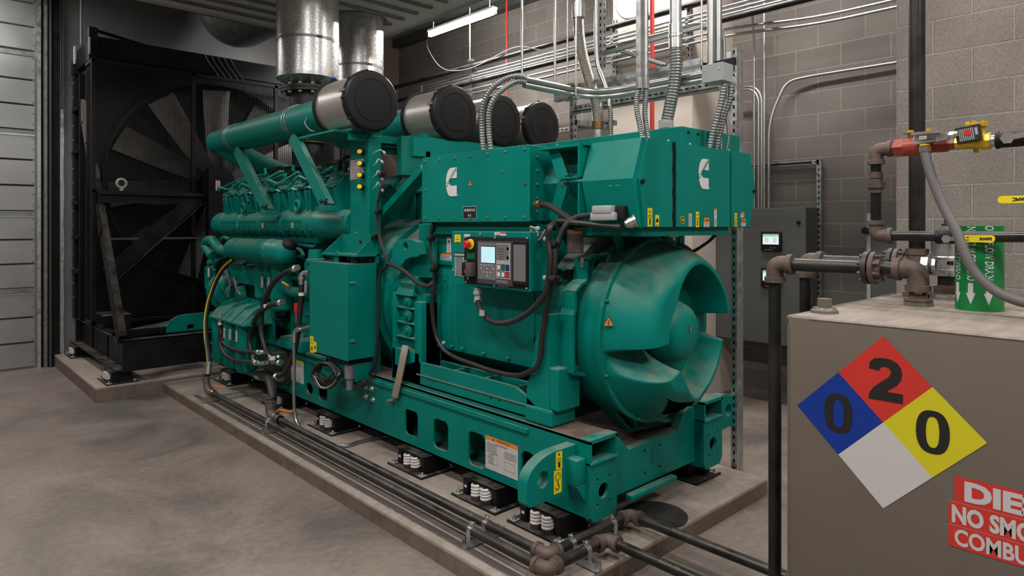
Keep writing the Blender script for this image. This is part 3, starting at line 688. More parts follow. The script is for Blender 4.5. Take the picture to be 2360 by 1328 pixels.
# positions: (x, y, z, turned, label)
iy = [at(px, py, Z=PZ).y for px, py in ((495, 876), (603, 929), (708, 981), (895, 1069), (1042, 1140), (1165, 1204))]
isol = [(2.49, iy[0]-.19, PZ, 0, 'black spring isolator farthest along, near the yellow striped hose'),
        (2.49, iy[1]-.19, PZ, 0, 'spring isolator just right of the thick rubber drain hose'),
        (2.49, iy[2]-.19, PZ, 0, 'spring isolator below the coiled black cable'),
        (2.49, iy[3]-.19, PZ, 0, 'spring isolator below the leftmost tall slot of the green skid'),
        (2.49, iy[4]-.19, PZ, 0, 'spring isolator below the skid with two white springs, left of the lifting lug'),
        (2.49, iy[5]-.19, PZ, 0, 'nearest spring isolator, right below the green lifting lug'),
        (3.62, 2.32, PZ, math.pi, 'dark spring isolator under the far right corner of the skid'),
        (1.60, 7.36, .14, 0, 'spring isolator under the front corner of the radiator skid'),
        (1.60, 9.10, .14, 0, 'spring isolator under the rear end of the radiator skid by the door jamb')]
for i, (x, y, z, rz, lb) in enumerate(isol):
    o = ISO if i == 0 else copy_tree(ISO); o.location = (x, y, z); o.rotation_euler = (0, 0, rz); o['label'] = lb
# ================================================================ GENERATOR SET
G = thing('generator_set', 'large green diesel generator set on a long slotted steel skid', 'generator', (3.07, 4.6, .218))
XN, XF, Y0, ZB, ZT, GX = 2.45, 3.69, 2.08, .218, .605, 3.07
def yz(px, py, X=XN): p = at(px, py, X=X); return (p.y, p.z)
def win(x0, yt, yb, x1, r=.03, X=XN):
    a, bb = at(x0, yt, X=X), at(x0, yb, X=X); c = at(x1, yb, X=X)
    return rounded(abs(a.y-c.y), abs(a.z-bb.z), min(r, abs(a.y-c.y)*.45), 5, (a.y+c.y)/2, (a.z+bb.z)/2)
holes = [win(933, 941, 999, 963), win(998, 962, 1030, 1033, .04), win(1079, 991, 1069, 1118, .04), win(1201, 1036, 1104, 1232, .04), win(733, 882, 919, 754, .035), win(705, 880, 905, 721, .05)]
BF = MB('green').plate([(Y0, ZB+.02), (Y0+.02, ZB), (7.1, ZB), (7.1, ZT), (Y0, ZT)], holes, .014, (XN, 0, 0), YA, ZA).build('base_frame', G)
# inner web, flanges
b = MB('green').box(XN+.19, Y0+.02, ZB, XN+.205, 7.1, ZT-.03).box(XN, Y0+.02, ZB, XN+.205, 7.1, ZB+.012).box(XN-.0, Y0, ZT-.012, XN+.21, 7.1, ZT+.002).m('dusty_plate').box(XN+.008, Y0+.01, ZT+.002, XN+.2, 7.0, ZT+.004)
b.m('green').box(XN-.012, 2.5, ZT-.055, XN, 6.9, ZT-.03)
b.build('rail_flange', BF, smooth=False)
b = MB('green').box(XF-.205, Y0+.02, ZB, XF-.19, 7.1, ZT).box(XF-.012, Y0+.02, ZB, XF, 7.1, ZT).box(XF-.205, Y0, ZT-.012, XF, 7.1, ZT+.002).m('dusty_plate').box(XF-.2, Y0+.01, ZT+.002, XF-.01, 7.0, ZT+.004)
b.build('far_rail', BF, smooth=False)
def end_plate(x0, x1, sgn):
    r_ = .035; out = [(x0, .497), (x0, ZB+.03), (x0+.03, ZB-.01), (x1-.03, ZB-.01), (x1, ZB+.03), (x1, .497)]; cx = (x0+x1)/2
    b = MB('green').plate(out, [circle(.038, 22, cx, .345)]+[circle(.009, 10, cx+sx*.048, .345+sz*.062) for sx in (-1, 1) for sz in (-1, 1)], -.02, (0, Y0-.0015, 0), XA, ZA)
    b.box(x0, Y0-.012, .488, x1, Y0+.06, .502, .003).box(x0, Y0-.005, ZT-.012, x1, Y0+.06, ZT+.006).box(x0, Y0-.005, .49, x0+.014, Y0+.06, ZT).box(x1-.014, Y0-.005, .49, x1, Y0+.06, ZT)
    return b.build('end_plate', BF)
end_plate(XN-.0015, XN+.21, 1); end_plate(XF-.21, XF+.0015, -1)
def lug(x0, dirn, name='lifting_lug'):
    pts = [(0, .575), (.14, .575)]+[(.14+.20*math.sin(a*math.pi/16), .455+.12*math.cos(a*math.pi/16)) for a in range(1, 9)]+[(.34, .375), (.32, .355), (0, .355)]
    pts = [(x0+dirn*p[0], p[1]) for p in pts]
    return MB('green').plate(pts, [circle(.040, 22, x0+dirn*.235, .462)], -.06, (0, 2.165, 0), XA, ZA)
b = lug(XN, -1); l1 = b.build('lifting_lug', BF)
b = lug(XF, 1); l2 = b.build('lifting_lug', BF)
b = MB('green').box(XN-.07, 2.10, .40, XN, 2.2, .525, .008).prism([(XN-.07, 2.10, .40), (XN, 2.10, .30), (XN, 2.10, .40)], (0, .1, 0)).build('rail_gusset', BF)
b = MB(); c1 = at(1288, 1062, Y=2.165); c2 = at(1285, 1110, Y=2.165)
decal(b, c1, END, .045, .088, 'yellow', [('tri', 'ink', 0, .36, .008), ('tri', 'yellow', 0, .355, .005), ('r', 'ink', 0, .12, .6, .03), ('r', 'ink', -.28, .0, .05, .2), ('r', 'ink', .28, .0, .05, .2), ('r', 'ink', .02, -.22, .34, .28), ('r', 'ink', .02, -.02, .1, .14)])
decal(b, c2, END, .055, .112, 'yellow'); u, v, n = END; o = c2+n*.0025; b.m('ink')
for rr in (.019, .014):
    q = [o+v*.024+u*rr*math.cos(a*math.pi/12)+v*rr*math.sin(a*math.pi/12) for a in range(25)]; b.tube(q, .0006, 4)
b.tube([o+v*.004+u*0, o-v*.012, o+u*.008-v*.02, o+u*.008-v*.032, o-u*.002-v*.038, o-u*.012-v*.033, o-u*.014-v*.026], .0022, 5)
b.build('lifting_label', l1, label='yellow lifting point stickers with a hook symbol', smooth=False)
b = MB(); decal(b, (XF+.005, 2.164, .53), END, .012, .06, 'yellow'); b.build('yellow_mark', l2, smooth=False)
# cross beam at the control end
cb = [(2.66, .25), (3.48, .25), (3.48, .57), (3.42, .575), (3.36, .555), (3.30, .47), (2.84, .465), (2.76, .545), (2.70, .58), (2.66, .58)]
b = MB('green').plate(cb, [], -.05, (0, 2.14, 0), XA, ZA).box(2.66, 2.17, .25, 3.48, 2.7, .44).m('dusty_plate').box(2.84, 2.17, .445, 3.34, 2.75, .455)
b.build('cross_beam', BF, smooth=False)
b = MB('green').box(2.80, 2.09, .215, 3.22, 2.135, .245, .006).box(3.05, 2.136, .33, 3.06, 2.14, .42)
for x in (2.98, 3.12):
    for z in (.31, .43): b.m('black').cyl((x, 2.138, z), (x, 2.134, z), .006, n=8)
b.build('cross_bar', BF)
b = MB('green')
for y in (3.3, 4.5, 5.7, 6.9): b.box(XN+.2, y, .24, XF-.2, y+.09, .55)
b.build_parts('cross_member', BF, smooth=False)
b = MB('zinc')
for (px, py) in ((844, 891), (857, 896), (844, 914), (860, 921)): b.bolt(at(px, py, X=XN), MX, .014, .014)
b.m('mid_grey').bolt(at(908, 922, X=XN), MX, .014, .05)
b.build_parts('rail_bolt', BF)
# big warning sheet on the skid
def sheet(c0, c1, c2, c3, X, name, head, parent, body='white'):
    """sticker on the near side from its four corners in the picture (tl, tr, br, bl)"""
    P = [at(*c, X=X) for c in (c0, c1, c2, c3)]; y0 = (P[0].y+P[3].y)/2; y1 = (P[1].y+P[2].y)/2; z1 = (P[0].z+P[1].z)/2; z0 = (P[2].z+P[3].z)/2
    return V(X, (y0+y1)/2, (z0+z1)/2), abs(y0-y1), abs(z1-z0)
b = MB(); c, w, h = sheet((1120, 1002), (1197.5, 1030), (1191, 1106), (1119, 1079), XN, '', '', BF)
decal(b, c, SIDE, w, h, 'sign_white', [('r', 'orange', 0, .44, 1, .12), ('tri', 'ink', -.24, .44, .008), ('t', 'ink', 'WARNING', .06, .44, .42, .06), ('r', 'ink', 0, .33, .4, .006), ('r', 'ink', 0, .30, .36, .012)]
      +fine_print('mid_grey', -.3, .3, .02, .36, 9)+fine_print('mid_grey', .27, .2, .0, .4, 8)+[('r', 'ink', -.30, -.15, .004, .3), ('r', 'ink', -.12, -.15, .004, .3), ('r', 'ink', -.2, -.30, .2, .006), ('r', 'ink', .1, -.2, .004, .25), ('r', 'ink', .4, -.2, .004, .25), ('r', 'ink', .25, -.33, .3, .006), ('r', 'ink', .25, -.1, .3, .006), ('r', 'ink', -.2, .0, .18, .006)]+fine_print('mid_grey', -.33, -.05, -.3, .22, 5), lift=.0016)
b.build('warning_label', BF, label='white sheet with an orange warning header', smooth=False)
b = MB(); c, w, h = sheet((668, 824.6), (700.6, 834), (700.6, 886), (667, 873.6), XN, '', '', BF)
decal(b, c, SIDE, w, h, 'sign_white', [('r', 'yellow', 0, .45, 1, .1), ('r', 'ink', 0, .45, .3, .02)]+[('r', 'ink', -.2, -.05, .006, .4), ('r', 'ink', .1, -.1, .006, .3), ('r', 'ink', -.05, .15, .3, .006), ('r', 'ink', .2, -.42, .3, .012)]+fine_print('mid_grey', 0, .35, .22, .7, 3), lift=.0016)
b.build('warning_label', BF, label='white sheet with a yellow header', smooth=False)
# ---------------------------------------------------------------- ALTERNATOR
AZ = 1.08
b = MB('green').cyl((GX, 2.40, AZ), (GX, 3.72, AZ), .455, n=48).box(2.60, 2.55, .875, 3.54, 3.72, 1.66, .01)
A = b.build('alternator', G)
b = MB('green').box(2.588, 2.60, .86, 2.602, 3.30, 1.42, .003).box(2.592, 3.32, .86, 2.602, 3.62, 1.40, .003).box(2.585, 3.28, .86, 2.602, 3.34, 1.40, .003).box(2.575, 2.60, 1.40, 2.602, 3.60, 1.43, .003)
b.build('side_cover', A)
b = MB('green'); 
for px, py in ((978, 783), (998, 789), (1043, 798), (1066, 804), (1115, 815), (1171, 826)): c = at(px, py, X=2.58); b.bolt(c, MX, .009, .014)
for px, py in ((957, 636), (977, 640), (1025, 645), (1300, 620), (1292, 645)): c = at(px, py, X=2.57); b.bolt(c, MX, .009, .012)
b.build_parts('cover_bolt', A)
# dusty drive-end adapter and bell housing with lifting eye
b = MB('teal_dust_glint').prism([at(948, 633, X=2.56), at(1000, 633, X=2.56), at(1000, 560, X=2.56)], (.9, 0, 0)).m('green').prism([at(916, 640, X=2.53), at(1002, 640, X=2.53), at(1002, 548, X=2.53), at(985, 556, X=2.53), at(960, 580, X=2.53), at(935, 605, X=2.53)], (.02, 0, 0))
b.build('adapter_plate', A, smooth=False)
b = MB('green').cyl((GX, 3.70, 1.12), (GX, 4.05, 1.12), .56, n=40).cyl((GX, 4.05, 1.12), (GX, 4.5, 1.12), .60, n=40)
b.build('bell_housing', G)
pts = [(0, 0), (.09, 0), (.13, .03), (.15, .08), (.22, .12), (.30, .13), (.33, .16), (.30, .30), (.22, .33), (.10, .33), (.02, .27), (0, .2)]
c = at(918, 612, X=2.50)
b = MB('green').plate([(-p[0]+0, p[1]*.55) for p in pts], [circle(.028, 16, -.16, .135)], -.05, (2.50, c.y, c.z), YA, ZA)
b.build('lifting_eye', G)
b = MB(); decal(b, at(924, 584, X=2.498), SIDE, .05, .06, 'white', fine_print('ink', 0, .3, -.35, .7, 4), lift=.003); b.build('eye_label', G, smooth=False)
b = MB('teal_dust_glint').prism([at(933, 560, X=2.62), at(975, 515, X=2.62), at(1005, 520, X=2.62), at(960, 565, X=2.62)], (.5, 0, 0)).prism([at(895, 640, X=2.62), at(895, 600, X=2.62), at(915, 590, X=2.62), at(915, 640, X=2.62)], (.5, 0, 0)); b.build('dusty_shroud', G, smooth=False)
# near side bed: long pocketed foot casting
FX0 = 2.465
def yzl(lst, X): return [yz(px, py, X) for px, py in lst]
foot = [(3.84, .625), (2.44, .625), (2.44, .685), (2.50, .72), (2.62, .775), (3.40, .775), (3.56, .77), (3.70, .725), (3.84, .71)]
b = MB('green').plate(foot, [], .022, (FX0, 0, 0), YA, ZA).box(FX0, 2.45, .61, FX0+.17, 3.84, .635).box(FX0+.15, 2.45, .625, FX0+.172, 3.7, .765)
for y in (2.62, 2.90, 3.18, 3.50): b.box(FX0+.01, y, .62, FX0+.16, y+.022, .77)
b.m('teal_dust_glint').box(FX0-.006, 2.50, .690, FX0, 3.55, .697)  # pale bar: highlight along the ridge lip put into the colour
for y in (2.82, 2.75, 3.36, 3.42): b.m('black').cyl((FX0-.001, y, .675), (FX0, y, .675), .006, n=8)
b.build('side_foot', A, smooth=False)
# left support column with three bosses
b = MB('green').box(FX0, 3.80, .62, FX0+.16, 3.84, 1.20, .004).box(FX0, 3.50, .62, FX0+.16, 3.58, 1.16, .01).box(FX0+.04, 3.5, .62, FX0+.16, 3.84, 1.20).box(FX0, 3.52, .62, FX0+.16, 3.84, .83, .006)
b.hexa([(FX0+.0, 3.60, 1.19), (FX0+.16, 3.60, 1.19), (FX0+.16, 3.80, 1.19), (FX0, 3.80, 1.19), (FX0+.06, 3.62, 1.32), (FX0+.16, 3.62, 1.32), (FX0+.16, 3.78, 1.32), (FX0+.06, 3.78, 1.32)])
for z in (.905, 1.0, 1.10): b.box(FX0+.005, 3.57, z, FX0+.06, 3.81, z+.01, .003)
for z in (.955, 1.055, 1.15): b.lathe((FX0+.05, 3.68, z), MX, [(0, .042), (.035, .042), (.04, .036), (.04, .02), (.05, .018), (.05, .006)], 24)
b.m('teal_dust_glint').box(FX0+.0, 3.60, .83, FX0+.05, 3.72, .836).m('green_light').lathe((FX0+.02, 3.66, .836), ZA, [(0, .022), (.01, .022)], 6)
b.build('support_column', A)
# strap hanging from the column
s0 = [at(935, 797, X=2.455), at(930, 820, X=2.43), at(920, 870, X=2.42), at(910, 915, X=2.425)]; s0 = smooth_path(s0, 5); b = MB('tan')
for k in range(5):
    of = V(0, -.026+.013*k, 0); b.tube([p+of for p in s0], .0085, 6)
tag(b.build('lifting_strap'), 'beige woven strap hanging from the green support column over the skid', 'strap')
# right support: block under the end bracket
b = MB('green'); q = [at(px, py, X=FX0) for px, py in ((1275, 726), (1243, 797), (1238, 838), (1222, 897), (1220, 942), (1300, 942), (1300, 726))]
b.prism([(p.x, p.y, p.z) for p in [V(FX0, 2.36, 1.19), V(FX0, 2.40, 1.19), V(FX0, 2.47, 1.03), V(FX0, 2.48, .95), V(FX0, 2.53, .78), V(FX0, 2.53, .67), V(FX0, 2.36, .67)]], (.1, 0, 0))
b.box(FX0-.01, 2.34, .612, FX0+.18, 2.54, .70, .012).box(FX0, 2.30, .70, FX0+.17, 2.37, .92, .008)
b.build('support_block', A, smooth=False)
# end bracket with rim and ribs
op = [(1332, 600), (1340, 592), (1398, 588), (1412, 566), (1452, 532), (1500, 532), (1600, 540), (1650, 640), (1650, 900), (1560, 962), (1475, 978), (1430, 985), (1392, 942), (1345, 862), (1300, 856), (1300, 842), (1300, 726), (1304, 712), (1304, 672), (1318, 655), (1332, 645)]
BY = 2.33; O = [at(px, py, Y=BY) for px, py in op]
O = [V(min(p.x, 2*GX-O[15].x), BY, p.z) for p in O]
b = MB('green').plate([(p.x, p.z) for p in O], [], -.03, (0, BY, 0), XA, ZA)
for i in range(len(O)):
    p, q = O[i], O[(i+1) % len(O)]
    if i in (4, 5, 6, 7, 8): continue
    b.bar(p+V(0, -.035, 0), q+V(0, -.035, 0), .07, .016, up=(q-p).normalized().cross(YA))
b.build('end_bracket', A, smooth=False)
b = MB('green')
for (x0, ya, x1, yb) in ((1345, 748, 1396, 750), (1345, 776, 1396, 784), (1345, 845, 1372, 828), (1342, 705, 1375, 692), (1350, 640, 1390, 665), (1385, 640, 1405, 590), (1358, 872, 1380, 860), (1430, 950, 1440, 975), (1455, 968, 1462, 945), (1372, 655, 1372, 705), (1390, 680, 1350, 690), (1345, 700, 1345, 850)):
    p, q = at(x0, ya, Y=BY), at(x1, yb, Y=BY); b.bar(p+V(0, -.045, 0), q+V(0, -.045, 0), .075, .012, up=(q-p).normalized().cross(YA))
c = at(1362, 612, Y=BY); b.m('black').cyl((c.x, BY-.04, c.z), (c.x, BY-.028, c.z), .03, n=20).m('green').box(O[0].x, BY-.045, c.z-.06, at(1400, 610, Y=BY).x, BY-.03, c.z+.045)
b.m('black').cyl((c.x, BY-.05, c.z), (c.x, BY-.044, c.z), .026, n=20)
b.build('bracket_rib', A, smooth=False)
b = MB(); decal(b, at(1345, 604, Y=BY-.047), END, .05, .055, 'white', [('tri', 'ink', .15, .25, .009)]+fine_print('ink', 0, .0, -.38, .75, 4)); b.build('bracket_label', A, smooth=False)
# fan cover: ring + swirling air outlet cowl + hub dome
FZc, YR, YF = AZ, 2.13, 1.905
b = MB('green').lathe((GX, 2.34, FZc), MY, [(0, .48), (.19, .485), (.20, .502), (.225, .502), (.228, .49)], 72)
for k in range(8):
    a = math.radians(22+45*k); b.bolt((GX+.493*math.cos(a), 2.112, FZc+.493*math.sin(a)), MY, .008, .012)
CV = b.build('fan_cover', A)
def sst(a, c, x): t = max(0, min(1, (x-a)/(c-a))); return t*t*(3-2*t)
NR, NT = 64, 360; b = MB('green'); grid = []; info = []
for i in range(NR+1):
    r = .10+(.488-.10)*i/NR; row = []; inf = []
    for j in range(NT):
        th = 2*math.pi*j/NT; D_ = math.degrees(th);  D2 = D_ if D_ > 5 else D_+360
        if 9 <= D_ <= 190:      # upper arm, thick at the left, thin at the right
            inner = .20+.165*sst(140, 70, D_); k = sst(190, 186, D_)*sst(9, 12, D_)
        else:                   # lower arm starting at a slanted ridge
            tb = 203+36*max(0, min(1, (.46-r)/.26)); inner = .20+.165*sst(238, 292, D2); k = max(0, min(1, (D2-191)/(tb-191)))**1.4*sst(353, 348, D2)
        bs = max(.30, inner+.03); x_ = max(0, (r-bs)/(.488-bs)); outer = min(1, x_**1.7)
        rise = sst(inner-.020, inner+.014, r)*(1-outer)*k+(1-k)*.12*(1-outer)*(1 if r > inner else .3)
        if 236 < D2 < 350: rise *= 1-.18*sst(262, 300, D2)
        row.append(b.bm.verts.new((GX+r*math.cos(th), YR-.005-(YR-YF)*rise, FZc+r*math.sin(th)))); inf.append((r, D2, inner))
    grid.append(row); info.append(inf)
for i in range(NR):
    for j in range(NT):
        r, D2, inner = info[i][j]
        if 18 < D2 < 105 and inner-.11*sst(105, 80, D2)*sst(18, 40, D2) < r < inner-.022: continue
        if 238 < D2 < 276 and .36 < r < .36+.085*sst(238, 264, D2)*sst(280, 272, D2): continue
        if (277 < D2 < 288 or 295 < D2 < 305) and .405 < r < .45: continue
        b.face([grid[i][j], grid[i][(j+1) % NT], grid[i+1][(j+1) % NT], grid[i+1][j]])
b.build('outlet_cowl', CV, ang=.9)
MB('black').cyl((GX, 2.28, FZc), (GX, 2.14, FZc), .47, n=48).build('shade_disc', CV, label='black disc standing in for the shade behind the cowl')  # shade inside the cowl openings put in as a black disc
b = MB('green').lathe((GX, YR, FZc), MY, [(0, .185), (.06, .178), (.13, .165), (.175, .145), (.20, .115), (.213, .07), (.217, .001)], 48)
b.build('hub_dome', CV)
def hazard(b, c, fr, s=.02):
    u, v, n = fr; c = Vector(c); b.m('ink').face(b.vts([c-u*s*1.12-v*s*.85+n*.001, c+u*s*1.12-v*s*.85+n*.001, c+v*s*1.2+n*.001])); b.m('orange').face(b.vts([c-u*s-v*s*.75+n*.0016, c+u*s-v*s*.75+n*.0016, c+v*s+n*.0016]))
    b.m('ink').quad(c+n*.0022, u, v, s*.18, s*.7).quad(c-v*s*.55+n*.0022, u, v, s*.2, s*.18)
nl = V(-.75, -.66, 0).normalized(); c = V(2.60, 2.085, 1.172); b = MB(); hazard(b, c+nl*.012, (V(.66, -.75, 0).normalized(), ZA, nl), .024)
c = at(1587, 757, Y=1.925); nn = V(.25, -.95, .0).normalized(); hazard(b, c+V(0, -.012, 0), (V(.95, .25, 0).normalized(), ZA, nn), .02)
b.build('hazard_sticker', CV, label='orange triangular hazard stickers', smooth=False)
b = MB(); c = at(1592, 596, Y=1.98); nn = V(.1, -.6, .8).normalized(); decal(b, c+nn*.03, (XA, nn.cross(XA)*1, nn), .07, .03, 'orange', fine_print('ink', .1, .1, -.3, .5, 2)); b.build('top_label', CV, smooth=False)
# ---------------------------------------------------------------- terminal box A-4
TX, TY0, TY1, TZ0, TZ1 = 2.50, 2.54, 3.528, 1.677, 2.087
TB = MB('green').box(TX+.002, TY0, TZ0, 3.64, TY1, TZ1, .003).build('terminal_box', G, smooth=False)
b = MB('green').box(TX-.006, TY0-.004, TZ0-.003, TX+.004, TY1+.004, TZ1+.003, .002)
b.build('cover_plate', TB, smooth=False)
b = MB('galv_dark')
for i in range(7):
    y = TY0+.035+(TY1-TY0-.07)*i/6
    for z in (TZ0+.022, TZ1-.022): b.bolt((TX-.006, y, z), MX, .006, .008)
for y in (TY0+.03, TY1-.03): b.bolt((TX-.006, y, 1.88), MX, .006, .008)
b.bolt((TX-.006, 2.76, 1.955), MX, .005, .006)
for k in range(5): b.bolt((TX+.05, TY0+.01-.012, TZ0+.05+k*.075), MY, .006, .006)
b.build_parts('cover_screw', TB)
def big_c(b, c, fr, h):
    """white C shaped mark with green diagonal lettering"""
    u, v, n = fr; w = h*.62; pts = [(w/2, h/2), (w*.05, h/2)]
    for k in range(0, 17): a = math.radians(90+180*k/16); pts.append((-.02*w+(.48*w)*math.cos(a), (h/2)*math.sin(a)))
    pts = [(w/2, h/2)]+pts[2:]+[(w/2, -h/2), (w/2, -h*.13), (w*.05, -h*.13)]
    for k in range(1, 8): a = math.radians(270-180*k/8); pts.append((w*.02+(.13*h)*math.cos(a)*1.0, (.13*h)*math.sin(a)))
    pts += [(w*.05, h*.13), (w/2, h*.13)]
    b.m('white'); b.plate(pts, [], .0008, c+n*.0006, u, v)
    # green lettering band on the diagonal
    rot = math.radians(46); o = c+n*.0024-u*(w*.05)+v*(h*.165)
    b.m('green'); b.text('Cummins', o+n*.0004, u, v, h*.84, h*.15, bold=.012, rot=rot)
def logo(parent, c, fr, h):
    b = MB(); big_c(b, Vector(c)+fr[2]*.001, fr, h); b.m('white').quad(Vector(c)+fr[2]*.002+fr[0]*h*.36-fr[1]*h*.46, fr[0], fr[1], h*.035, h*.05)
    return b.build('logo', parent, label='white C logo with green lettering', smooth=False)
c = at(1041, 420, X=TX-.006); logo(TB, (TX-.007, c.y, c.z), SIDE, .175)
b = MB(); hazard(b, (TX-.0065, at(1086, 423, X=TX).y, at(1086, 423, X=TX).z), SIDE, .017); b.build('hazard_sticker', TB, smooth=False)
c = at(1084.5, 490, X=TX); b = MB(); decal(b, (TX-.0065, c.y, c.z), SIDE, .125, .072, 'white', [('r', 'ink', 0, 0, .97, .95), ('t', 'white', 'GENERATOR', 0, .2, .84, .22), ('t', 'white', 'A-4', 0, -.22, .22, .22)]); b.build('nameplate', TB, label='black nameplate reading GENERATOR A-4', smooth=False)
MB('green_dark').box(TX+.06, TY0+.02, 1.64, 3.6, TY1-.05, TZ0+.002).m('green').box(TX+.04, TY0, 1.60, 3.6, TY1-.02, 1.645).build('box_base', TB, smooth=False)
# ---------------------------------------------------------------- link duct between the boxes
def hexp(b, xm, xt, z0, zm, z1, y0, y1, xr=3.4): return b.prism([(xt, y0, z1), (xm, y0, zm), (xt, y0, z0), (xr, y0, z0), (xr, y0, z1)], (0, y1-y0, 0))
LD = hexp(MB('green'), 2.60, 2.70, 1.67, 1.88, 2.06, 2.20, TY0+.0).build('link_duct', G, smooth=False)
b = MB('green')
for z0, z1 in ((1.895, 2.07), (1.68, 1.865)):
    zt, zb = z1, z0
    b.bar((2.535, 2.19, zb), (2.535, 2.33, zb), .07, .008).bar((2.535, 2.33, zb if z0 > 1.8 else z1), (2.575, 2.44, zt if z0 > 1.8 else z0), .07, .008, up=XA)
    b.bar((2.535, 2.19, z0), (2.535, 2.19, z1), .08, .01, up=YA)
b.box(2.52, 2.17, 2.055, 2.72, 2.5, 2.068)
b.build('stiffener', LD, smooth=False)
b = MB('green')
for px, py in ((1292, 404), (1292, 442), (1315, 404), (1315, 442)): b.bolt(at(px, py, X=2.60), MX, .008, .01)
b.build_parts('duct_bolt', LD)
# ---------------------------------------------------------------- right hand cabinet with three front doors
CYF = 1.85
Q = [at(1484, 313, Y=CYF), at(1463, 416, Y=CYF), at(1480, 525, Y=CYF), at(1730, 526, Y=CYF), at(1742, 436, Y=CYF), at(1731, 354, Y=CYF)]
zt, zb = 2.068, 1.642; xl, xm, xb, xr = Q[0].x, Q[1].x, Q[2].x, Q[3].x
RC_ = MB('green').prism([(xl, CYF+.012, zt), (xm, CYF+.012, 1.872), (xb, CYF+.012, zb), (xr, CYF+.012, zb), (Q[4].x, CYF+.012, Q[4].z), (Q[5].x, CYF+.012, zt)], (0, 2.16-CYF, 0)).build('breaker_cabinet', G, smooth=False)
def doorp(x0, x1, poly=None):
    p = poly or [(x0, zt-.004), (x0, zb+.004), (x1, zb+.004), (x1, zt-.004)]
    return MB('green').plate(p, [], .012, (0, CYF+.012, 0), XA, ZA).build('door', RC_, smooth=False)
g1a, g1b, g2a, g2b = (at(p, 430, Y=CYF).x for p in (1550, 1559, 1682.5, 1686))
d1 = doorp(0, 0, [(xl+.03, zt-.003), (xm+.035, 1.872), (xb+.02, zb+.003), (g1a, zb+.003), (g1a, zt-.003)])
d2 = doorp(g1b, g2a); d3 = doorp(0, 0, [(g2b, zt-.003), (g2b, zb+.003), (xr-.005, zb+.003), (Q[4].x-.008, Q[4].z), (Q[5].x-.008, zt-.003)])
MB('black_gloss').box(g1a, CYF+.006, zb, g1b, CYF+.013, zt).build('door_gap', RC_, smooth=False)
for d, px, py in ((d1, 1479, 418), (d3, 1737, 440)): c = at(px, py, Y=CYF); MB('black').cyl((c.x, CYF-.012, c.z), (c.x, CYF, c.z), .011, n=16).build('latch', d)
b = MB('black')
for k in range(4): b.box(g1a-.003, CYF-.004, zb+.04+k*.115, g1a+.006, CYF+.004, zb+.075+k*.115)
b.build_parts('hinge', RC_, smooth=False)
logo(d2, at(1621, 401, Y=CYF), END, .158)
def pic(b, px, py, w, h, kind):
    c = at(px, py, Y=CYF)
    if kind == 'y': decal(b, c, END, w, h, 'yellow', [('tri', 'ink', 0, .32, .006), ('tri', 'yellow', 0, .31, .0035), ('r', 'ink', 0, .1, .6, .03), ('r', 'ink', -.26, .02, .06, .16), ('r', 'ink', .26, .02, .06, .16), ('r', 'ink', 0, -.25, .26, .3), ('r', 'ink', 0, -.05, .1, .14)])
    elif kind == 'z': decal(b, c, END, w, h, 'yellow', [('tri', 'ink', 0, .05, w*.4), ('tri', 'yellow', 0, .03, w*.27), ('r', 'ink', 0, .0, .08, .25), ('r', 'ink', 0, -.38, .7, .03)])
    elif kind == 'w': decal(b, c, END, w, h, 'white', [('r', 'orange', 0, .24, 1, .5), ('tri', 'ink', -.36, .22, .004), ('t', 'ink', 'WARNING', .08, .24, .62, .22)]+fine_print('ink', 0, -.1, -.42, .9, 3))
    elif kind == 'd': decal(b, c, END, w, h, 'white', [('r', 'sign_red', 0, .36, 1, .28), ('t', 'white', 'DANGER', .06, .36, .6, .16), ('tri', 'ink', -.25, -.05, .005)]+fine_print('ink', .15, .12, -.4, .5, 4))
    elif kind == 't': decal(b, c, END, w, h, 'white', [('r', 'orange', 0, .45, 1, .1), ('r', 'ink', .05, .2, .12, .16), ('r', 'ink', -.1, .28, .4, .02), ('r', 'ink', -.1, .1, .3, .02)]+fine_print('ink', 0, -.05, -.45, .85, 7))
    elif kind == 's': decal(b, c, END, w, h, 'white', [('r', 'orange', 0, .46, 1, .08)]+fine_print('ink', 0, .33, -.42, .85, 9))
b = MB(); pic(b, 1497.5, 501, .040, .088, 'y'); pic(b, 1514, 508.5, .032, .054, 'z'); b.build_parts('caution_label', d1, label='yellow caution stickers', smooth=False)
b = MB(); c = at(1573, 507, Y=CYF); b.m('brass').lathe(c, MY, [(0, .020), (.001, .020)], 24).m('ink').lathe(c+MY*.0012, MY, [(0, .014), (.0004, .014)], 24).m('yellow').lathe(c+MY*.002, MY, [(0, .007), (.0003, .007)], 16)
pic(b, 1590.5, 507, .030, .068, 's'); pic(b, 1607, 506, .031, .080, 'y'); pic(b, 1628, 513, .054, .048, 'w'); pic(b, 1648.5, 502, .026, .096, 't'); b.build_parts('warning_label', d2, label='row of orange, yellow and white warning stickers', smooth=False)
b = MB(); pic(b, 1695.5, 507, .028, .076, 'y'); pic(b, 1710.5, 495, .042, .032, 'd'); pic(b, 1713, 513.5, .050, .044, 'w'); b.build_parts('warning_label', d3, label='yellow, red and orange warning stickers', smooth=False)
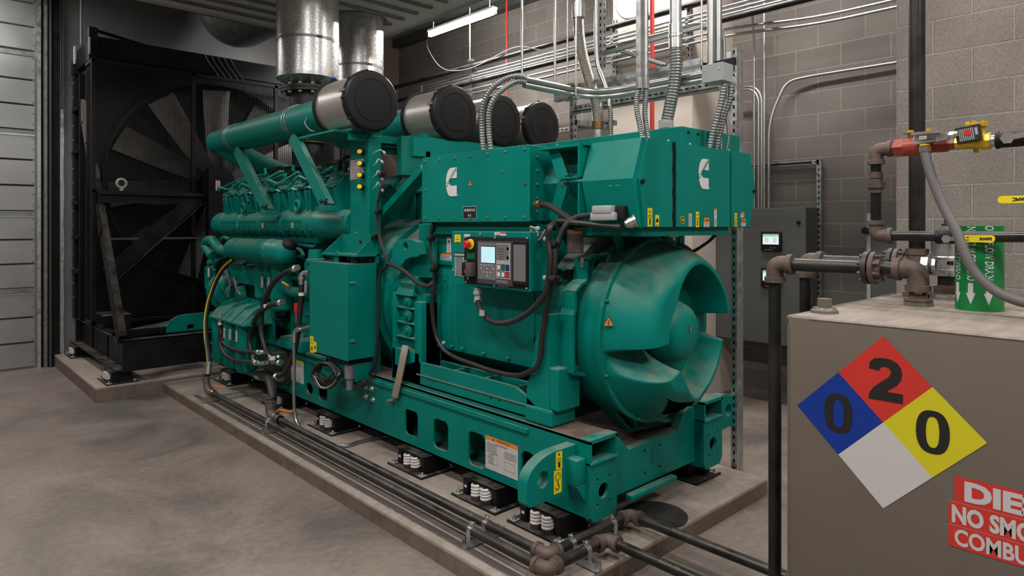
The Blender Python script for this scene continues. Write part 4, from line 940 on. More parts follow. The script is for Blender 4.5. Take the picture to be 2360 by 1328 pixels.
# side sheet details
def side_pt(f, z):   # point on the left side faces of the cabinet
    return V(xm+(xl-xm)*abs(z-1.872)/.2, CYF+f, z)
b = MB('light_grey')
for f in (.10, .112, .14, .152):
    for z in (1.843, 1.77): b.cyl(side_pt(f, z), side_pt(f, z)+V(-.004, 0, 0), .003, n=8)
b.m('green_light'); b.build_parts('side_rivet', RC_)
b = MB('green').box(xl+.04, CYF+.03, zt, xr-.05, CYF+.05, zt+.004).m('galv_dark')
for k in range(5): b.bolt((xl+.06+k*.2, CYF+.04, zt+.002), ZA, .006, .01)
b.build_parts('top_bolt', RC_)
b = MB('green').box(3.16, 2.02, 2.04, 3.75, 3.3, 2.20, .004)
for x, z in ((3.22, 2.17), (3.32, 2.17), (3.44, 2.17)): b.m('black').cyl((x, 2.014, z), (x, 2.02, z), .008, n=12)
b.m('green').box(3.5, 1.98, 2.02, 3.72, 2.02, 2.19)
for y in (2.5, 2.9): b.m('black').cyl((3.154, y, 2.16), (3.16, y, 2.16), .008, n=12)
b.build('rear_terminal_box', G, smooth=False)
# green bracing under the cabinet
b = MB('green').box(xl+.02, CYF+.03, 1.60, xr-.2, 2.3, 1.642)
b.prism([(2.80, 2.2, 1.60), (2.86, 2.2, 1.60), (2.93, 2.2, 1.42), (2.89, 2.2, 1.42)], (0, .02, 0)).prism([(3.05, 2.2, 1.60), (3.10, 2.2, 1.60), (3.12, 2.2, 1.47), (3.08, 2.2, 1.47)], (0, .02, 0)).prism([(3.25, 2.2, 1.60), (3.32, 2.2, 1.60), (3.42, 2.2, 1.40), (3.36, 2.2, 1.40)], (0, .02, 0))
b.m('teal_dust_glint').prism([(2.62, 2.35, 1.42), (2.85, 2.35, 1.60), (3.3, 2.35, 1.60), (3.5, 2.35, 1.42)], (0, .12, 0))
b.m('white').box(2.93, CYF+.08, 1.592, 2.99, CYF+.1, 1.60).cyl((2.96, CYF+.09, 1.575), (2.96, CYF+.09, 1.6), .006)
b.build('cabinet_support', RC_, smooth=False)
p = at(1700-20, 640, Y=2.3); b = MB('green').box(3.60, 2.32, .95, 3.66, 2.55, 1.62, .004); c = at(1655, 572, Y=2.31); b.m('black').cyl((3.64, 2.31, c.z), (3.64, 2.32, c.z), .008)
b.build('side_panel', G, smooth=False)
b = MB('rubber').tube(smooth_path([at(1657, 528, Y=2.05), at(1640, 550, Y=2.1), at(1605, 575, Y=2.15), at(1585, 585, Y=2.2)]), .012, 8).tube(smooth_path([(3.2, 2.15, 1.5), (3.3, 2.12, 1.53), (3.42, 2.12, 1.47), (3.46, 2.14, 1.35)]), .022, 8)
b.m('green').cyl((3.50, 2.15, 1.18), (3.50, 2.3, 1.18), .05, n=20); b.build('rear_hose', G)
c = at(1326, 557, X=2.59); b = MB(); decal(b, c, SIDE, .115, .125, 'wood_brown', [('r', 'dusty_plate', 0, .38, .9, .2), ('t', 'orange', 'WARNING', 0, .38, .8, .12)]+fine_print('tank_top', 0, .2, -.4, .8, 8)); b.build('faded_label', A, smooth=False)
# ---------------------------------------------------------------- CONTROL PANEL on the alternator side
KX = 2.40
CPN = MB('green').box(KX, at(1041, 600, X=KX).y, at(1041, 655, X=KX).z, 2.6, at(1221, 600, X=KX).y, at(1041, 533, X=KX).z, .004).build('control_panel', G, smooth=False)
py0, py1 = at(1219, 600, X=KX).y, at(1072, 600, X=KX).y; pz0, pz1 = at(1072, 652, X=KX).z, at(1072, 545, X=KX).z
BZ = MB('black').box(KX-.008, py0, pz0, KX, py1, pz1, .003).build('bezel', CPN, label='black instrument bezel')
def kp(px, py): return at(px, py, X=KX-.010)
def rect_px(x0, y0, x1, y1, X):
    a, c = at((x0+x1)/2, (y0+y1)/2, X=X), at(x0, (y0+y1)/2, X=X); d = at(x1, (y0+y1)/2, X=X); t_ = at((x0+x1)/2, y0, X=X); u_ = at((x0+x1)/2, y1, X=X)
    return a, abs(c.y-d.y), abs(t_.z-u_.z)
b = MB('dark_grey')
c, w, h = rect_px(1099, 556, 1181, 657, KX-.014); b.box(KX-.016, c.y-w/2, c.z-h/2, KX-.008, c.y+w/2, c.z+h/2, .004)
c2, w2, h2 = rect_px(1181, 556, 1216, 657, KX-.014); b.m('black').box(KX-.018, c2.y-w2/2, c2.z-h2/2, KX-.008, c2.y+w2/2, c2.z+h2/2, .004).m('mid_grey').box(KX-.0195, c2.y-w2*.40, c2.z-h2*.42, KX-.017, c2.y+w2*.40, c2.z+h2*.42, .002)
b.build('operator_panel', BZ, smooth=False)
b = MB(); F_ = KX-.0168
c, w, h = rect_px(1101, 559, 1142, 644, F_); decal(b, c, SIDE, w, h, 'mid_grey', lift=.0002)
c, w, h = rect_px(1143, 561, 1176, 643, F_); decal(b, c, SIDE, w, h, 'light_grey', [('r', 'mid_grey', -.05, .25, .9, .44)]+[('r', 'ink', -.15, .33-.07*i, .4, .012) for i in range(5)]+[('r', 'led_red', -.38, .12, .06, .02), ('r', 'led_green', -.38, -.22, .06, .02), ('r', 'white', .33, .35, .16, .08), ('r', 'white', .33, .1, .16, .08)], lift=.0002)
for q, m_ in (((-.30, -.18), 'white'), ((0, -.18), 'sign_green'), ((.30, -.18), 'blue'), ((-.30, -.38), 'white'), ((0, -.38), 'white'), ((.30, -.38), 'red')): decal(b, c, SIDE, .0001, .0001, 'ink', lift=.0); b.m('ink').quad(c+MY*(q[0]*w)+ZA*(q[1]*h)+MX*.0012, MY, ZA, w*.26, h*.17).m(m_).quad(c+MY*(q[0]*w)+ZA*(q[1]*h)+MX*.0016, MY, ZA, w*.2, h*.13)
for (bx, by) in ((1109, 610), (1121, 611), (1133, 611), (1109, 618), (1123, 619), (1137, 620), (1115, 627), (1123, 628), (1131, 628), (1123, 636), (1116, 611), (1127, 611)): cc = at(bx, by, X=F_); b.m('ink').quad(cc+MX*.0008, MY, ZA, .011, .009).m('white').quad(cc+MX*.0012, MY, ZA, .009, .007)
b.build('keypad', BZ, smooth=False)
c, w, h = rect_px(1109, 569, 1141, 606, F_); b = MB('ink').quad(c+MX*.0008, MY, ZA, w+.008, h+.008).m('screen_blue').quad(c+MX*.0014, MY, ZA, w, h); b.build('display', BZ, label='pale blue lit display', smooth=False)
c = at(1085, 563, X=KX-.01); b = MB('yellow').lathe(c, MX, [(0, .03), (.006, .03), (.008, .024)], 28).m('orange').lathe(c+MX*.008, MX, [(0, .02), (.003, .02)], 24).m('red').lathe(c+MX*.011, MX, [(0, .011), (.018, .011), (.02, .021), (.03, .022), (.034, .018)], 24); b.build('emergency_stop', BZ, label='red mushroom button on a yellow disc')
b = MB('sign_green'); c, w, h = rect_px(1076, 584, 1094, 597, KX-.009); b.quad(c, MY, ZA, w, h)
c, w, h = rect_px(1073, 605, 1096, 636, KX-.01); b.m('black').box(KX-.04, c.y-.0, c.z-h/2, KX-.008, c.y+w/2, c.z+h/2, .003).m('wood_brown').box(KX-.05, c.y-w/2, c.z-h/2, KX-.008, c.y, c.z+h/2, .003)
for z, m_ in ((.004, 'led_red'), (-.006, 'orange')): b.m(m_).quad((KX-.0405, c.y+.014, c.z+z-.012), MY, ZA, .006, .004)
c = at(1079, 641, X=KX-.009); b.m('light_grey').lathe(c, MX, [(0, .009), (.004, .009)], 16)
c, w, h = rect_px(1143, 646, 1170, 653, KX-.0166); b.m('mid_grey').quad(c, MY, ZA, w, h); c, w, h = rect_px(1147, 656, 1171, 662, KX-.0088); b.m('mid_grey').quad(c, MY, ZA, w, h)
b.build_parts('switch', BZ)
b = MB('light_grey')
for px, py in ((1074, 547), (1141, 548), (1215, 549), (1074, 602), (1074, 650), (1140, 658), (1214, 665), (1107, 539), (1045, 622)): b.bolt(at(px, py, X=KX-.008), MX, .004, .004)
b.build_parts('screw', CPN)
b = MB(); c, w, h = rect_px(1048, 541, 1062, 559, KX-.002); decal(b, c, SIDE, w, h, 'yellow', [('tri', 'ink', 0, .2, .005)]+fine_print('ink', 0, -.1, -.4, .6, 2))
c, w, h = rect_px(1070, 540, 1084, 550, KX-.002); decal(b, c, SIDE, w, h, 'white'); c, w, h = rect_px(1140, 535, 1167, 543, KX-.002); decal(b, c, SIDE, w, h, 'white', [('r', 'sign_red', .25, .25, .5, .4)]+fine_print('ink', -.2, .2, -.4, .4, 3))
c, w, h = rect_px(1048, 581, 1070, 637, KX-.002); decal(b, c, SIDE, w, h, 'light_grey', [('r', 'ink', 0, .47, 1, .05), ('r', 'ink', 0, .32, 1, .04)]+fine_print('ink', 0, .26, -.45, .8, 12), lift=.001)
b.build_parts('panel_label', CPN, smooth=False)
b = MB(); c, w, h = rect_px(1030, 546, 1040, 583, 2.585); decal(b, c, SIDE, w, h, 'white', [('r', 'orange', 0, .45, 1, .1), ('r', 'ink', 0, .2, .3, .15)]+fine_print('ink', 0, 0, -.45, .8, 8)); c, w, h = rect_px(1015, 585, 1041, 610, 2.585); decal(b, c, SIDE, w, h, 'white', [('r', 'orange', 0, .42, 1, .16)]+fine_print('ink', 0, .25, -.4, .9, 6)); b.build_parts('warning_label', A, smooth=False)
MB('green').box(2.585, 3.02, 1.42, 2.60, 3.70, 1.665, .003).build('upper_cover', A, smooth=False)
# multipin connector and its cable
c = at(1101, 662, X=KX+.03); b = MB('light_grey').lathe(c, -ZA, [(0, .022), (.02, .022), (.025, .026), (.04, .026), (.045, .019), (.07, .019), (.075, .022), (.085, .022), (.088, .012)], 20); b.build('cable_gland', CPN, label='grey multipin cable plug')
# ---------------------------------------------------------------- black wiring loom
def loom(pts, X, r, name='cable', lbl=None, m='rubber', par=None, n=6):
    return MB(m).tube(smooth_path(ax(pts, X), n), r, 9).build(name, par or G, label=lbl)
loom([(1101, 692), (1104, 706), (1112, 722), (1132, 740), (1160, 745), (1195, 735), (1232, 708), (1258, 672), (1266, 630), (1268, 590), (1264, 555), (1268, 525), (1284, 511, 2.46), (1320, 513, 2.46), (1380, 519, 2.5), (1432, 524, 2.5)], 2.38, .0155, lbl='black loom hanging in a loop from the control panel')
loom([(1237, 471, 2.5), (1262, 473, 2.49), (1290, 489, 2.48), (1316, 507, 2.47), (1330, 512, 2.47)], 2.48, .017)
loom([(1378, 494, 2.5), (1352, 497, 2.49), (1325, 503, 2.47), (1302, 522, 2.44), (1288, 550, 2.42), (1280, 580, 2.40), (1276, 640, 2.40), (1262, 700, 2.44), (1250, 770, 2.44), (1242, 835, 2.44), (1222, 856, 2.44), (1188, 866, 2.46), (1140, 857, 2.52), (1090, 840, 2.55), (1045, 822, 2.56), (1018, 800, 2.55), (1003, 765, 2.54), (996, 705, 2.53), (1000, 665, 2.53), (1001, 650, 2.53)], 2.45, .0145, lbl='black loom running round the foot casting')
loom([(1000, 515, 2.52), (994, 540, 2.53), (994, 580, 2.53), (1001, 620, 2.53), (1000, 648, 2.53), (985, 659, 2.5), (962, 652, 2.47), (935, 628, 2.44), (905, 611, 2.42), (893, 608, 2.42)], 2.5, .0145)
loom([(875, 395, 2.42), (880, 430, 2.42), (871, 470, 2.42), (871, 520, 2.42), (878, 560, 2.42), (893, 607, 2.42), (879, 625, 2.42), (873, 650, 2.42), (872, 720, 2.42), (870, 790, 2.42), (862, 845, 2.42), (845, 872, 2.42)], 2.42, .012, lbl='black loom running down beside the tall green post')
b = MB('black')
for px, py, X in ((994, 545, 2.5), (1000, 618, 2.5), (863, 543, 2.42), (880, 400, 2.42), (872, 485, 2.4), (1276, 640, 2.38), (1278, 560, 2.4), (1270, 520, 2.42)): c = at(px, py, X=X); b.cyl(c-V(0, .02, .01), c+V(0, .02, -.01), .02, n=10).cyl(c-V(0, .04, 0), c-V(0, .03, 0), .012, n=8)
b.m('light_grey')
for px, py, X in ((1259, 551, 2.4), (1258, 640, 2.4), (1241, 527, 2.4), (1236, 851, 2.46), (1024, 790, 2.54)): c = at(px, py, X=X); b.lathe(c, MX, [(0, .012), (.012, .012), (.016, .007)], 12)
c = at(1268, 612, X=2.385); b.box(c.x-.003, c.y-.012, c.z-.03, c.x, c.y+.006, c.z+.03); c = at(1112, 722, X=2.36); b.box(c.x-.006, c.y-.02, c.z-.015, c.x-.002, c.y+.02, c.z+.018)
b.m('bronze').lathe(at(1238, 471, X=2.50), V(-.3, -1, 0), [(0, .024), (.03, .024), (.035, .02), (.045, .02)], 12)
b.build_parts('cable_clip', G)
b = MB('tan').tube(smooth_path(ax([(1225, 528), (1222, 545), (1232, 555), (1245, 550), (1256, 530)], 2.46), 6), .006, 5).tube(smooth_path(ax([(1222, 523), (1236, 528), (1240, 545)], 2.46), 6), .007, 5); b.build_parts('tie_strap', G, label='loose beige tie strap')
# side plugs on the cabinet
c = at(1400, 492, X=2.52); Pg = MB('light_grey').box(c.x-.045, c.y-.075, c.z-.035, c.x-.01, c.y+.075, c.z+.005, .008).box(c.x-.05, c.y-.06, c.z-.002, c.x-.005, c.y+.06, c.z+.038, .008).m('black').box(c.x-.02, c.y-.11, c.z-.03, c.x+.03, c.y-.06, c.z+.035, .005).build('plug_housing', RC_, label='light grey rectangular plug')
c = at(1440, 518, X=2.50); d = (at(1466, 508, X=2.53)-c); b = MB('zinc').lathe(c, d, [(0, .014), (.1, .02), (.3, .02), (.32, .026), (.75, .027), (.8, .031), (1.0, .031)], 24, rel=True); b.build('round_plug', RC_, label='bright threaded round plug')
# ---------------------------------------------------------------- tall post with sensors, canopy, diagonal brace
PY0, PY1 = 4.12, 4.38
PO = MB('green').box(2.45, PY0, .60, 2.555, PY1, 2.295, .006).build('support_post', G, smooth=False)
b = MB(); c, w, h = rect_px(807, 368, 838, 413, 2.449); decal(b, c, SIDE, w, h, 'offwhite', [('r', 'ink', 0, .42, .5, .02), ('r', 'mid_grey', 0, .2, .6, .008), ('r', 'mid_grey', -.28, .02, .01, .36), ('r', 'mid_grey', .28, .02, .01, .36), ('r', 'mid_grey', 0, -.15, .56, .008), ('r', 'ink', 0, .0, .3, .01)]+fine_print('mid_grey', .1, -.3, -.45, .5, 3)); b.build('chart_label', PO, smooth=False)
for i, py in enumerate((352, 379, 405.5, 432)):
    c = at(836, py, X=2.449); d = V(-.75, -.66, 0)
    b = MB('light_grey').lathe(c, d, [(0, .018), (.02, .018)], 20).m('black').lathe(c+d*.02, d, [(0, .021), (.035, .022), (.045, .02)], 20).m('yellow').lathe(c+d*.062, d, [(0, .017), (.012, .017), (.016, .013)], 20)
    s_ = b.build('sensor', PO, label='black sensor with a yellow cap')
    e = [(859, py+4, 2.40), (868, py-3, 2.38), (877, py-6, 2.40), (884, py-2, 2.42)] if i == 0 else [(859, py+3, 2.40), (866, py-2, 2.38), (872, py-12, 2.40), (879, py-8 if i < 2 else py+4, 2.42)]
    MB('light_grey').tube(smooth_path(ax(e, 2.4), 5), .0045, 6).m('light_grey').cyl(at(*e[-1][:2], X=2.42), at(*e[-1][:2], X=2.42)+V(-.0, -.02, -.015), .009, n=8).build('lead', s_, label='white sensor lead')
b = MB('mid_grey')
for px, py in ((823, 538), (805, 390)): b.bolt(at(px, py, X=2.449), MX, .010, .008)
b.build_parts('post_bolt', PO)
b = MB('green').prism([(2.19, 4.12, 2.298), (2.79, 4.19, 2.298), (2.87, 4.02, 2.298), (4.0, 4.06, 2.298), (4.0, 4.75, 2.298), (2.19, 4.68, 2.298)], (0, 0, .014)).box(2.30, 4.13, 2.25, 2.9, 4.15, 2.298).box(2.75, 4.0, 2.16, 3.6, 4.04, 2.298).box(2.5, 4.3, 2.2, 3.9, 4.35, 2.298)
b.build('canopy_plate', G, smooth=False)
b = MB('green').bar(at(873, 512, X=2.62), at(985, 388, X=2.62), .05, .10, up=XA).m('green_dark').box(2.66, 4.02, 2.02, 3.5, 4.08, 2.3).box(2.66, 3.95, 1.9, 3.55, 4.02, 1.94)
b.build('diagonal_brace', G, smooth=False)
# engine rear (flywheel end) dark structure behind the brace
b = MB('green_dark').box(2.92, 3.75, 1.5, 3.5, 4.4, 1.98).box(2.86, 4.0, 1.62, 2.90, 4.05, 2.2).box(2.92, 3.8, 1.95, 3.4, 4.3, 2.05).box(2.88, 3.6, 1.9, 2.93, 4.3, 1.93)
for k in range(5): b.cyl((2.90, 3.8+.1*k, 1.5), (2.90, 3.8+.1*k, 2.0), .014, n=8)
b.tube([(2.84, 4.3, 2.1), (2.84, 3.9, 2.1), (2.84, 3.75, 1.95)], .02, 8)
for k in range(4): b.m('mid_grey').bolt((2.92, 3.78+.12*k, 1.7), MX, .008, .01)
b.build_parts('engine_rear', G)
# ---------------------------------------------------------------- AIR CLEANERS AND INTAKE PIPES
def air_cleaner(x, y0, z, R_, L, lb):
    B_ = MB('perforated').lathe((x, y0+.03, z), YA, [(0, R_-.012), (L-.05, R_-.012)], 64, cap=False).build('air_cleaner', G, origin=(x, y0, z), label=lb)
    MB('cap_plastic').lathe((x, y0+.055, z), MY, [(0, R_-.02), (0, R_+.002), (.03, R_+.004), (.045, R_), (.055, R_-.01), (.058, R_-.03), (.0595, R_*.71), (.056, R_*.705), (.056, R_*.69), (.060, R_*.68), (.064, R_*.2), (.064, .001)], 64).build('end_cap', B_, label='black moulded end cap')
    b = MB('black').lathe((x, y0+L-.04, z), YA, [(0, R_-.01), (0, R_+.004), (.02, R_+.006), (.03, R_), (.032, R_-.06)], 64)
    for k in range(9):
        a = math.radians(20+40*k)
        b.box(x+R_*math.cos(a)-.008, y0+.01, z+R_*math.sin(a)-.008, x+R_*math.cos(a)+.008, y0+.06, z+R_*math.sin(a)+.008, .002)
    b.m('mid_grey').bar((x+(R_+.008)*math.cos(2.9), y0+.02, z+(R_+.008)*math.sin(2.9)), (x+(R_+.008)*math.cos(2.9), y0+.075, z+(R_+.008)*math.sin(2.9)), .012, .02)
    b.build_parts('clamp_band', B_)
    return B_
AC = [(2.405, 3.985, 2.515, .208, .50, 'nearest air cleaner in a perforated silver case'), (3.13, 3.985, 2.515, .208, .46, 'second air cleaner from the left'), (3.61, 3.985, 2.515, .208, .46, 'third air cleaner behind the corrugated arch'), (4.08, 3.985, 2.515, .208, .46, 'farthest air cleaner, smallest in view')]
for a in AC: air_cleaner(*a)
def band(b, x, z, R_, y):
    for d in (0, .05): b.m('galv').lathe((x, y+d, z), YA, [(-.006, R_+.002), (-.006, R_+.006), (.006, R_+.006), (.006, R_+.002)], 40, cap=False).cyl((x-.03-d*0, y+d, z+R_+.004), (x+.0, y+d, z+R_+.008), .007, n=8)
def intake(x, z, y0, y1, lb):
    b = MB('green').lathe((x, y0, z), YA, [(-.06, .14), (0, .128), (y1-y0-.55, .128), (y1-y0-.53, .134), (y1-y0-.50, .128), (y1-y0-.40, .118), (y1-y0-.06, .115), (y1-y0-.02, .100), (y1-y0+.03, .05), (y1-y0+.035, .001)], 40)
    band(b, x, z, .128, y0+.62); band(b, x, z, .124, y1-.62)
    o = b.build('intake_pipe', G, label=lb)
    return o
IP = intake(2.405, 2.50, 4.50, 7.05, 'long green intake pipe on the near side')
MB('green').tube(smooth_path([(2.42, 6.85, 2.46), (2.55, 6.75, 2.36), (2.8, 6.6, 2.22), (3.0, 6.4, 2.12)], 6), .11, 20).build('turbo_elbow', IP)
intake(3.13, 2.50, 4.47, 5.8, 'green intake pipe behind the nearest one')
for x in (3.61, 4.08): MB('green').cyl((x, 4.47, 2.5), (x, 5.6, 2.5), .12, n=32).build('intake_pipe', G)
MB('light_grey').tube(smooth_path([at(706, 272, X=2.28), at(703, 285, X=2.27), at(715, 300, X=2.27), at(724, 303, X=2.28)], 6), .004, 5).build('sense_wire', G)
b = MB('blue').sphere(at(768, 183, X=2.42), .02, (1, 1.6, .7)); b.build('blue_tape', G)
# small feet under the nearest air cleaner
b = MB('green').box(2.3, 4.05, 2.31, 2.5, 4.4, 2.33).m('black').box(2.28, 4.02, 2.31, 2.31, 4.06, 2.36).box(3.1, 4.1, 2.31, 3.16, 4.13, 2.36).m('green').cyl((2.75, 4.6, 2.31), (2.75, 4.6, 2.45), .10, n=24).box(2.86, 4.05, 2.31, 2.92, 4.4, 2.34)
b.build_parts('cleaner_bracket', G)
# ---------------------------------------------------------------- ENGINE
EG = MB('green_dark').box(2.72, 4.42, .62, 3.42, 7.0, 1.55, .01).prism([(2.72, 4.45, 1.5), (3.42, 4.45, 1.5), (3.62, 4.45, 1.75), (3.30, 4.45, 1.98), (3.07, 4.45, 1.8), (2.84, 4.45, 1.98), (2.52, 4.45, 1.75)], (0, 2.5, 0)).build('engine_block', G, smooth=False)
b = MB('green')
for k in range(7):
    y = 4.6+k*.35; b.box(2.66, y, .8, 2.73, y+.22, 1.45, .012)
    for z in (.9, 1.35): b.bolt((2.655, y+.04, z), MX, .011, .012).bolt((2.655, y+.18, z), MX, .011, .012)
b.box(2.62, 4.5, 1.45, 2.75, 6.9, 1.50).box(2.6, 4.5, .62, 2.8, 6.95, .78, .02)
b.build_parts('side_door', EG)
for sgn in (-1, 1):
    for k in range(8):
        y = 4.58+k*.305; 
        def S(x, yy, z): return V(GX+sgn*(GX-x)*-1 if sgn > 0 else x, yy, z)
        def sp(x, z): return (GX-(GX-x)*(1 if sgn < 0 else -1), z)
        b = MB('green'); pl = [sp(2.47, 1.76), sp(2.44, 1.93), sp(2.52, 2.04), sp(2.72, 2.12), sp(2.86, 1.94), sp(2.70, 1.78)]
        b.prism([(p[0], y, p[1]) for p in pl], (0, .235, 0))
        if sgn < 0:
            b.box(2.46, y+.04, 1.70, 2.56, y+.19, 1.80, .01).box(2.425, y+.085, 1.78, 2.45, y+.10, 1.95).box(2.425, y+.15, 1.78, 2.45, y+.165, 1.92)
            b.m('green'); hh = MB
            for yy in (.03, .12, .2): b.bolt((2.45, y+yy, 1.95), V(-.6, 0, .8), .010, .016).bolt((2.52, y+yy, 2.05), V(-.3, 0, .95), .010, .02)
            b.cyl((2.50, y+.06, 2.02), (2.47, y+.06, 2.09), .018, n=10).cyl((2.62, y+.17, 2.08), (2.62, y+.17, 2.15), .022, n=10)
            b.m('green_light').tube(smooth_path([(2.43, y+.2, 1.955), (2.425, y+.12, 1.965), (2.43, y+.05, 1.95), (2.44, y+.0, 1.965)], 4), .007, 6)
        b.build('cylinder_head', EG, smooth=False)
b = MB('green_light')
def PX(lst, X): return ax([(480+x/6.035, 340+y/6.035) for x, y in lst], X)
for l in (((120, 600), (140, 560), (165, 548), (220, 572), (270, 582), (320, 565), (350, 540), (420, 470)), ((430, 560), (455, 512), (480, 505), (540, 530), (590, 545), (640, 520), (680, 495), (800, 440), (1000, 330)),
          ((780, 520), (810, 465), (845, 452), (900, 475), (960, 497), (1020, 480), (1060, 455), (1250, 340)), ((1195, 460), (1240, 408), (1275, 400), (1330, 425), (1400, 447), (1470, 425), (1520, 390), (1730, 265))): b.tube(smooth_path(PX(l, 2.40), 5), .0085, 8)
b.build_parts('injector_line', EG, label='bright green bent injector lines')
b = MB('green')
for l in (((150, 590), (440, 440)), ((340, 548), (520, 455)), ((700, 480), (1040, 330)), ((900, 440), (1080, 370)), ((1040, 470), (1260, 340)), ((1400, 330), (1560, 270)), ((1500, 400), (1740, 290)), ((600, 420), (780, 380)), ((1640, 520), (1840, 450)), ((640, 460), (760, 420)), ((1440, 525), (1600, 520)), ((860, 560), (1100, 480)), ((560, 470), (700, 400))): b.tube(PX(l, 2.5), .012, 7)
for l in (((690, 600), (760, 610)), ((1010, 580), (1110, 570)), ((840, 590), (900, 600)), ((1250, 545), (1330, 545)), ((370, 630), (430, 640)), ((220, 660), (290, 640)), ((250, 660), (260, 790)), ((520, 620), (570, 760)), ((1180, 240), (1180, 330)), ((790, 290), (800, 380))): b.tube(PX(l, 2.43), .014, 8)
b.build_parts('fuel_rail', EG)
for (px, py) in ((561, 480), (685, 475)): c = at(px, py, X=2.42); b = MB('green').tube([c+V(0, .042*math.cos(a*math.pi/8), .042*math.sin(a*math.pi/8)) for a in range(17)], .016, 8); b.build('lifting_ring', EG)
b = MB('green').tube(smooth_path([(2.62, 6.9, 2.12), (2.62, 6.4, 2.14)], 4), .03, 10)
b.build('breather', EG)
OP = MB('olive_pipe').cyl((2.78, 4.75, 2.13), (2.78, 6.75, 2.15), .085, n=28).build('exhaust_manifold', EG)
b = MB('olive_pipe')
for y in (5.0, 5.45, 5.9, 6.35, 6.7): b.lathe((2.78, y, 2.14), YA, [(-.02, .086), (-.02, .102), (.02, .102), (.02, .086)], 28, cap=False)
b.m('copper_gasket'); 
for y, dz in ((4.75, .0), (5.15, -.02), (5.75, -.03)): b.cyl((2.62, y, 2.03+dz), (2.62, y+.2, 2.03+dz), .055, n=20)
b.m('black').cyl((2.62, 5.0, 2.02), (2.62, 5.12, 2.02), .05, n=20)
b.build_parts('manifold_clamp', OP)
# intake pipe struts
for a, c in (((543, 344), (612, 482)), ((672, 314), (748, 470))):
    p, q = at(*a, X=2.34), at(*c, X=2.30); b = MB('green').bar(p, q, .012, .105, up=YA).bar(p+V(.03, -.045, 0), q+V(.03, -.045, 0), .05, .008, up=YA); b.m('galv_dark').box(q.x-.02, q.y-.05, q.z-.02, q.x+.08, q.y+.05, q.z-.01).m('green').box(q.x-.03, q.y-.07, q.z-.05, q.x+.1, q.y+.06, q.z-.02); b.m('dark_iron').bolt(q+V(-.01, -.03, .02), MX, .012, .014).bolt(q+V(-.01, .03, .02), MX, .012, .014); b.build('intake_strut', G, smooth=False)
# long aftercooler housing
MXX, MZ = 2.53, 1.668
b = MB('green').lathe((MXX, 4.40, MZ), YA, [(0, .105), (.2, .11), (.26, .118), (.45, .118), (.50, .136), (.55, .126), (2.4, .126), (2.60, .128), (2.78, .124), (2.86, .105), (2.9, .06), (2.905, .001)], 40)
HS = b.build('aftercooler_housing', G)
b = MB('green')
for y in (5.05, 5.5, 5.98, 6.48, 6.95): b.lathe((MXX, y, MZ), YA, [(-.025, .126), (-.012, .134), (.012, .134), (.025, .126)], 40, cap=False)
for k in range(14):
    y = 4.95+k*.14; b.tube([(MXX-.118, y, MZ-.045), (MXX-.096, y+.04, MZ-.085), (MXX-.055, y+.08, MZ-.118), (MXX, y+.11, MZ-.13)], .008, 6)
b.box(MXX-.06, 4.95, MZ-.16, MXX+.1, 6.9, MZ-.06, .02)
for y0, y1 in ((5.09, 5.45), (5.54, 5.93), (6.02, 6.43), (6.52, 6.90)): b.m('green').box(MXX-.129, y0, MZ+.022, MXX-.10, y1, MZ+.028).box(MXX-.129, y0, MZ+.008, MXX-.10, y1, MZ+.014)
b.build('housing_rib', HS, smooth=True)
b = MB()
for px in (545.5, 605.5, 674): c = at(px, 519.5, X=MXX-.128); nn = V(-.97, 0, -.1).normalized(); decal(b, (MXX-.1275, c.y, c.z), SIDE, .045, .045, 'offwhite', [('r', 'orange', -.1, .38, .8, .25), ('r', 'ink', 0, -.1, .3, .3)])
b.build_parts('small_label', HS, smooth=False)
b = MB('green_light'); c = at(508, 512, X=MXX-.118); b.text('S', (MXX-.127, c.y, c.z), MY, ZA, h=.045, bold=.02); c = at(491, 509, X=MXX-.116); b.build('cast_letter', HS, smooth=False)
# breather tank
TKx, TKz = 2.33, 1.435
b = MB('green').lathe((TKx, 5.28, TKz), YA, [(-.02, .06), (0, .095), (.03, .103), (.18, .103), (.19, .108), (.20, .103), (1.02, .103), (1.10, .085), (1.14, .05), (1.145, .001)], 36); BT = b.build('breather_tank', G)
b = MB('green').lathe((TKx, 5.18, TKz), YA, [(0, .03), (.02, .075), (.05, .098), (.12, .103)], 32).m('black').sphere((TKx+.03, 5.24, TKz+.055), .075, (1, 1.1, .75), 20).m('galv').box(TKx-.11, 5.40, TKz+.02, TKx-.10, 5.41, TKz+.07); b.build('tank_cap', BT, label='black rubber end boot')
MB('green').tube(smooth_path(ax([(531, 580), (513, 578), (500, 568), (490, 555), (478, 556), (474, 568), (490, 590)], 2.35), 6), .048, 18).build('breather_elbow', G)
b = MB('green').tube(smooth_path(ax([(505, 560), (515, 548), (530, 552)], 2.45), 5), .02, 8)
for l in (((480, 600), (478, 640), (480, 680)), ((498, 600), (489, 612), (495, 625)), ((520, 590), (500, 603), (492, 620)), ((560, 612), (575, 600), (600, 598)), ((536, 640), (550, 660), (570, 655), (575, 625), (590, 612)), ((650, 560), (660, 580), (655, 600)), ((665, 570), (690, 575), (700, 590)), ((680, 560), (720, 568), (730, 560)), ((655, 615), (665, 640), (700, 640)), ((660, 590), (640, 610), (655, 620))): b.tube(smooth_path(ax(l, 2.5), 5), .016, 8)
b.build_parts('oil_line', EG)
b = MB('green').cyl(at(484, 615, X=2.5), at(484, 665, X=2.5), .055, n=20).lathe(at(484, 607, X=2.5), ZA, [(0, .03), (.05, .012)], 12); o_ = b.build('coolant_filter', EG)
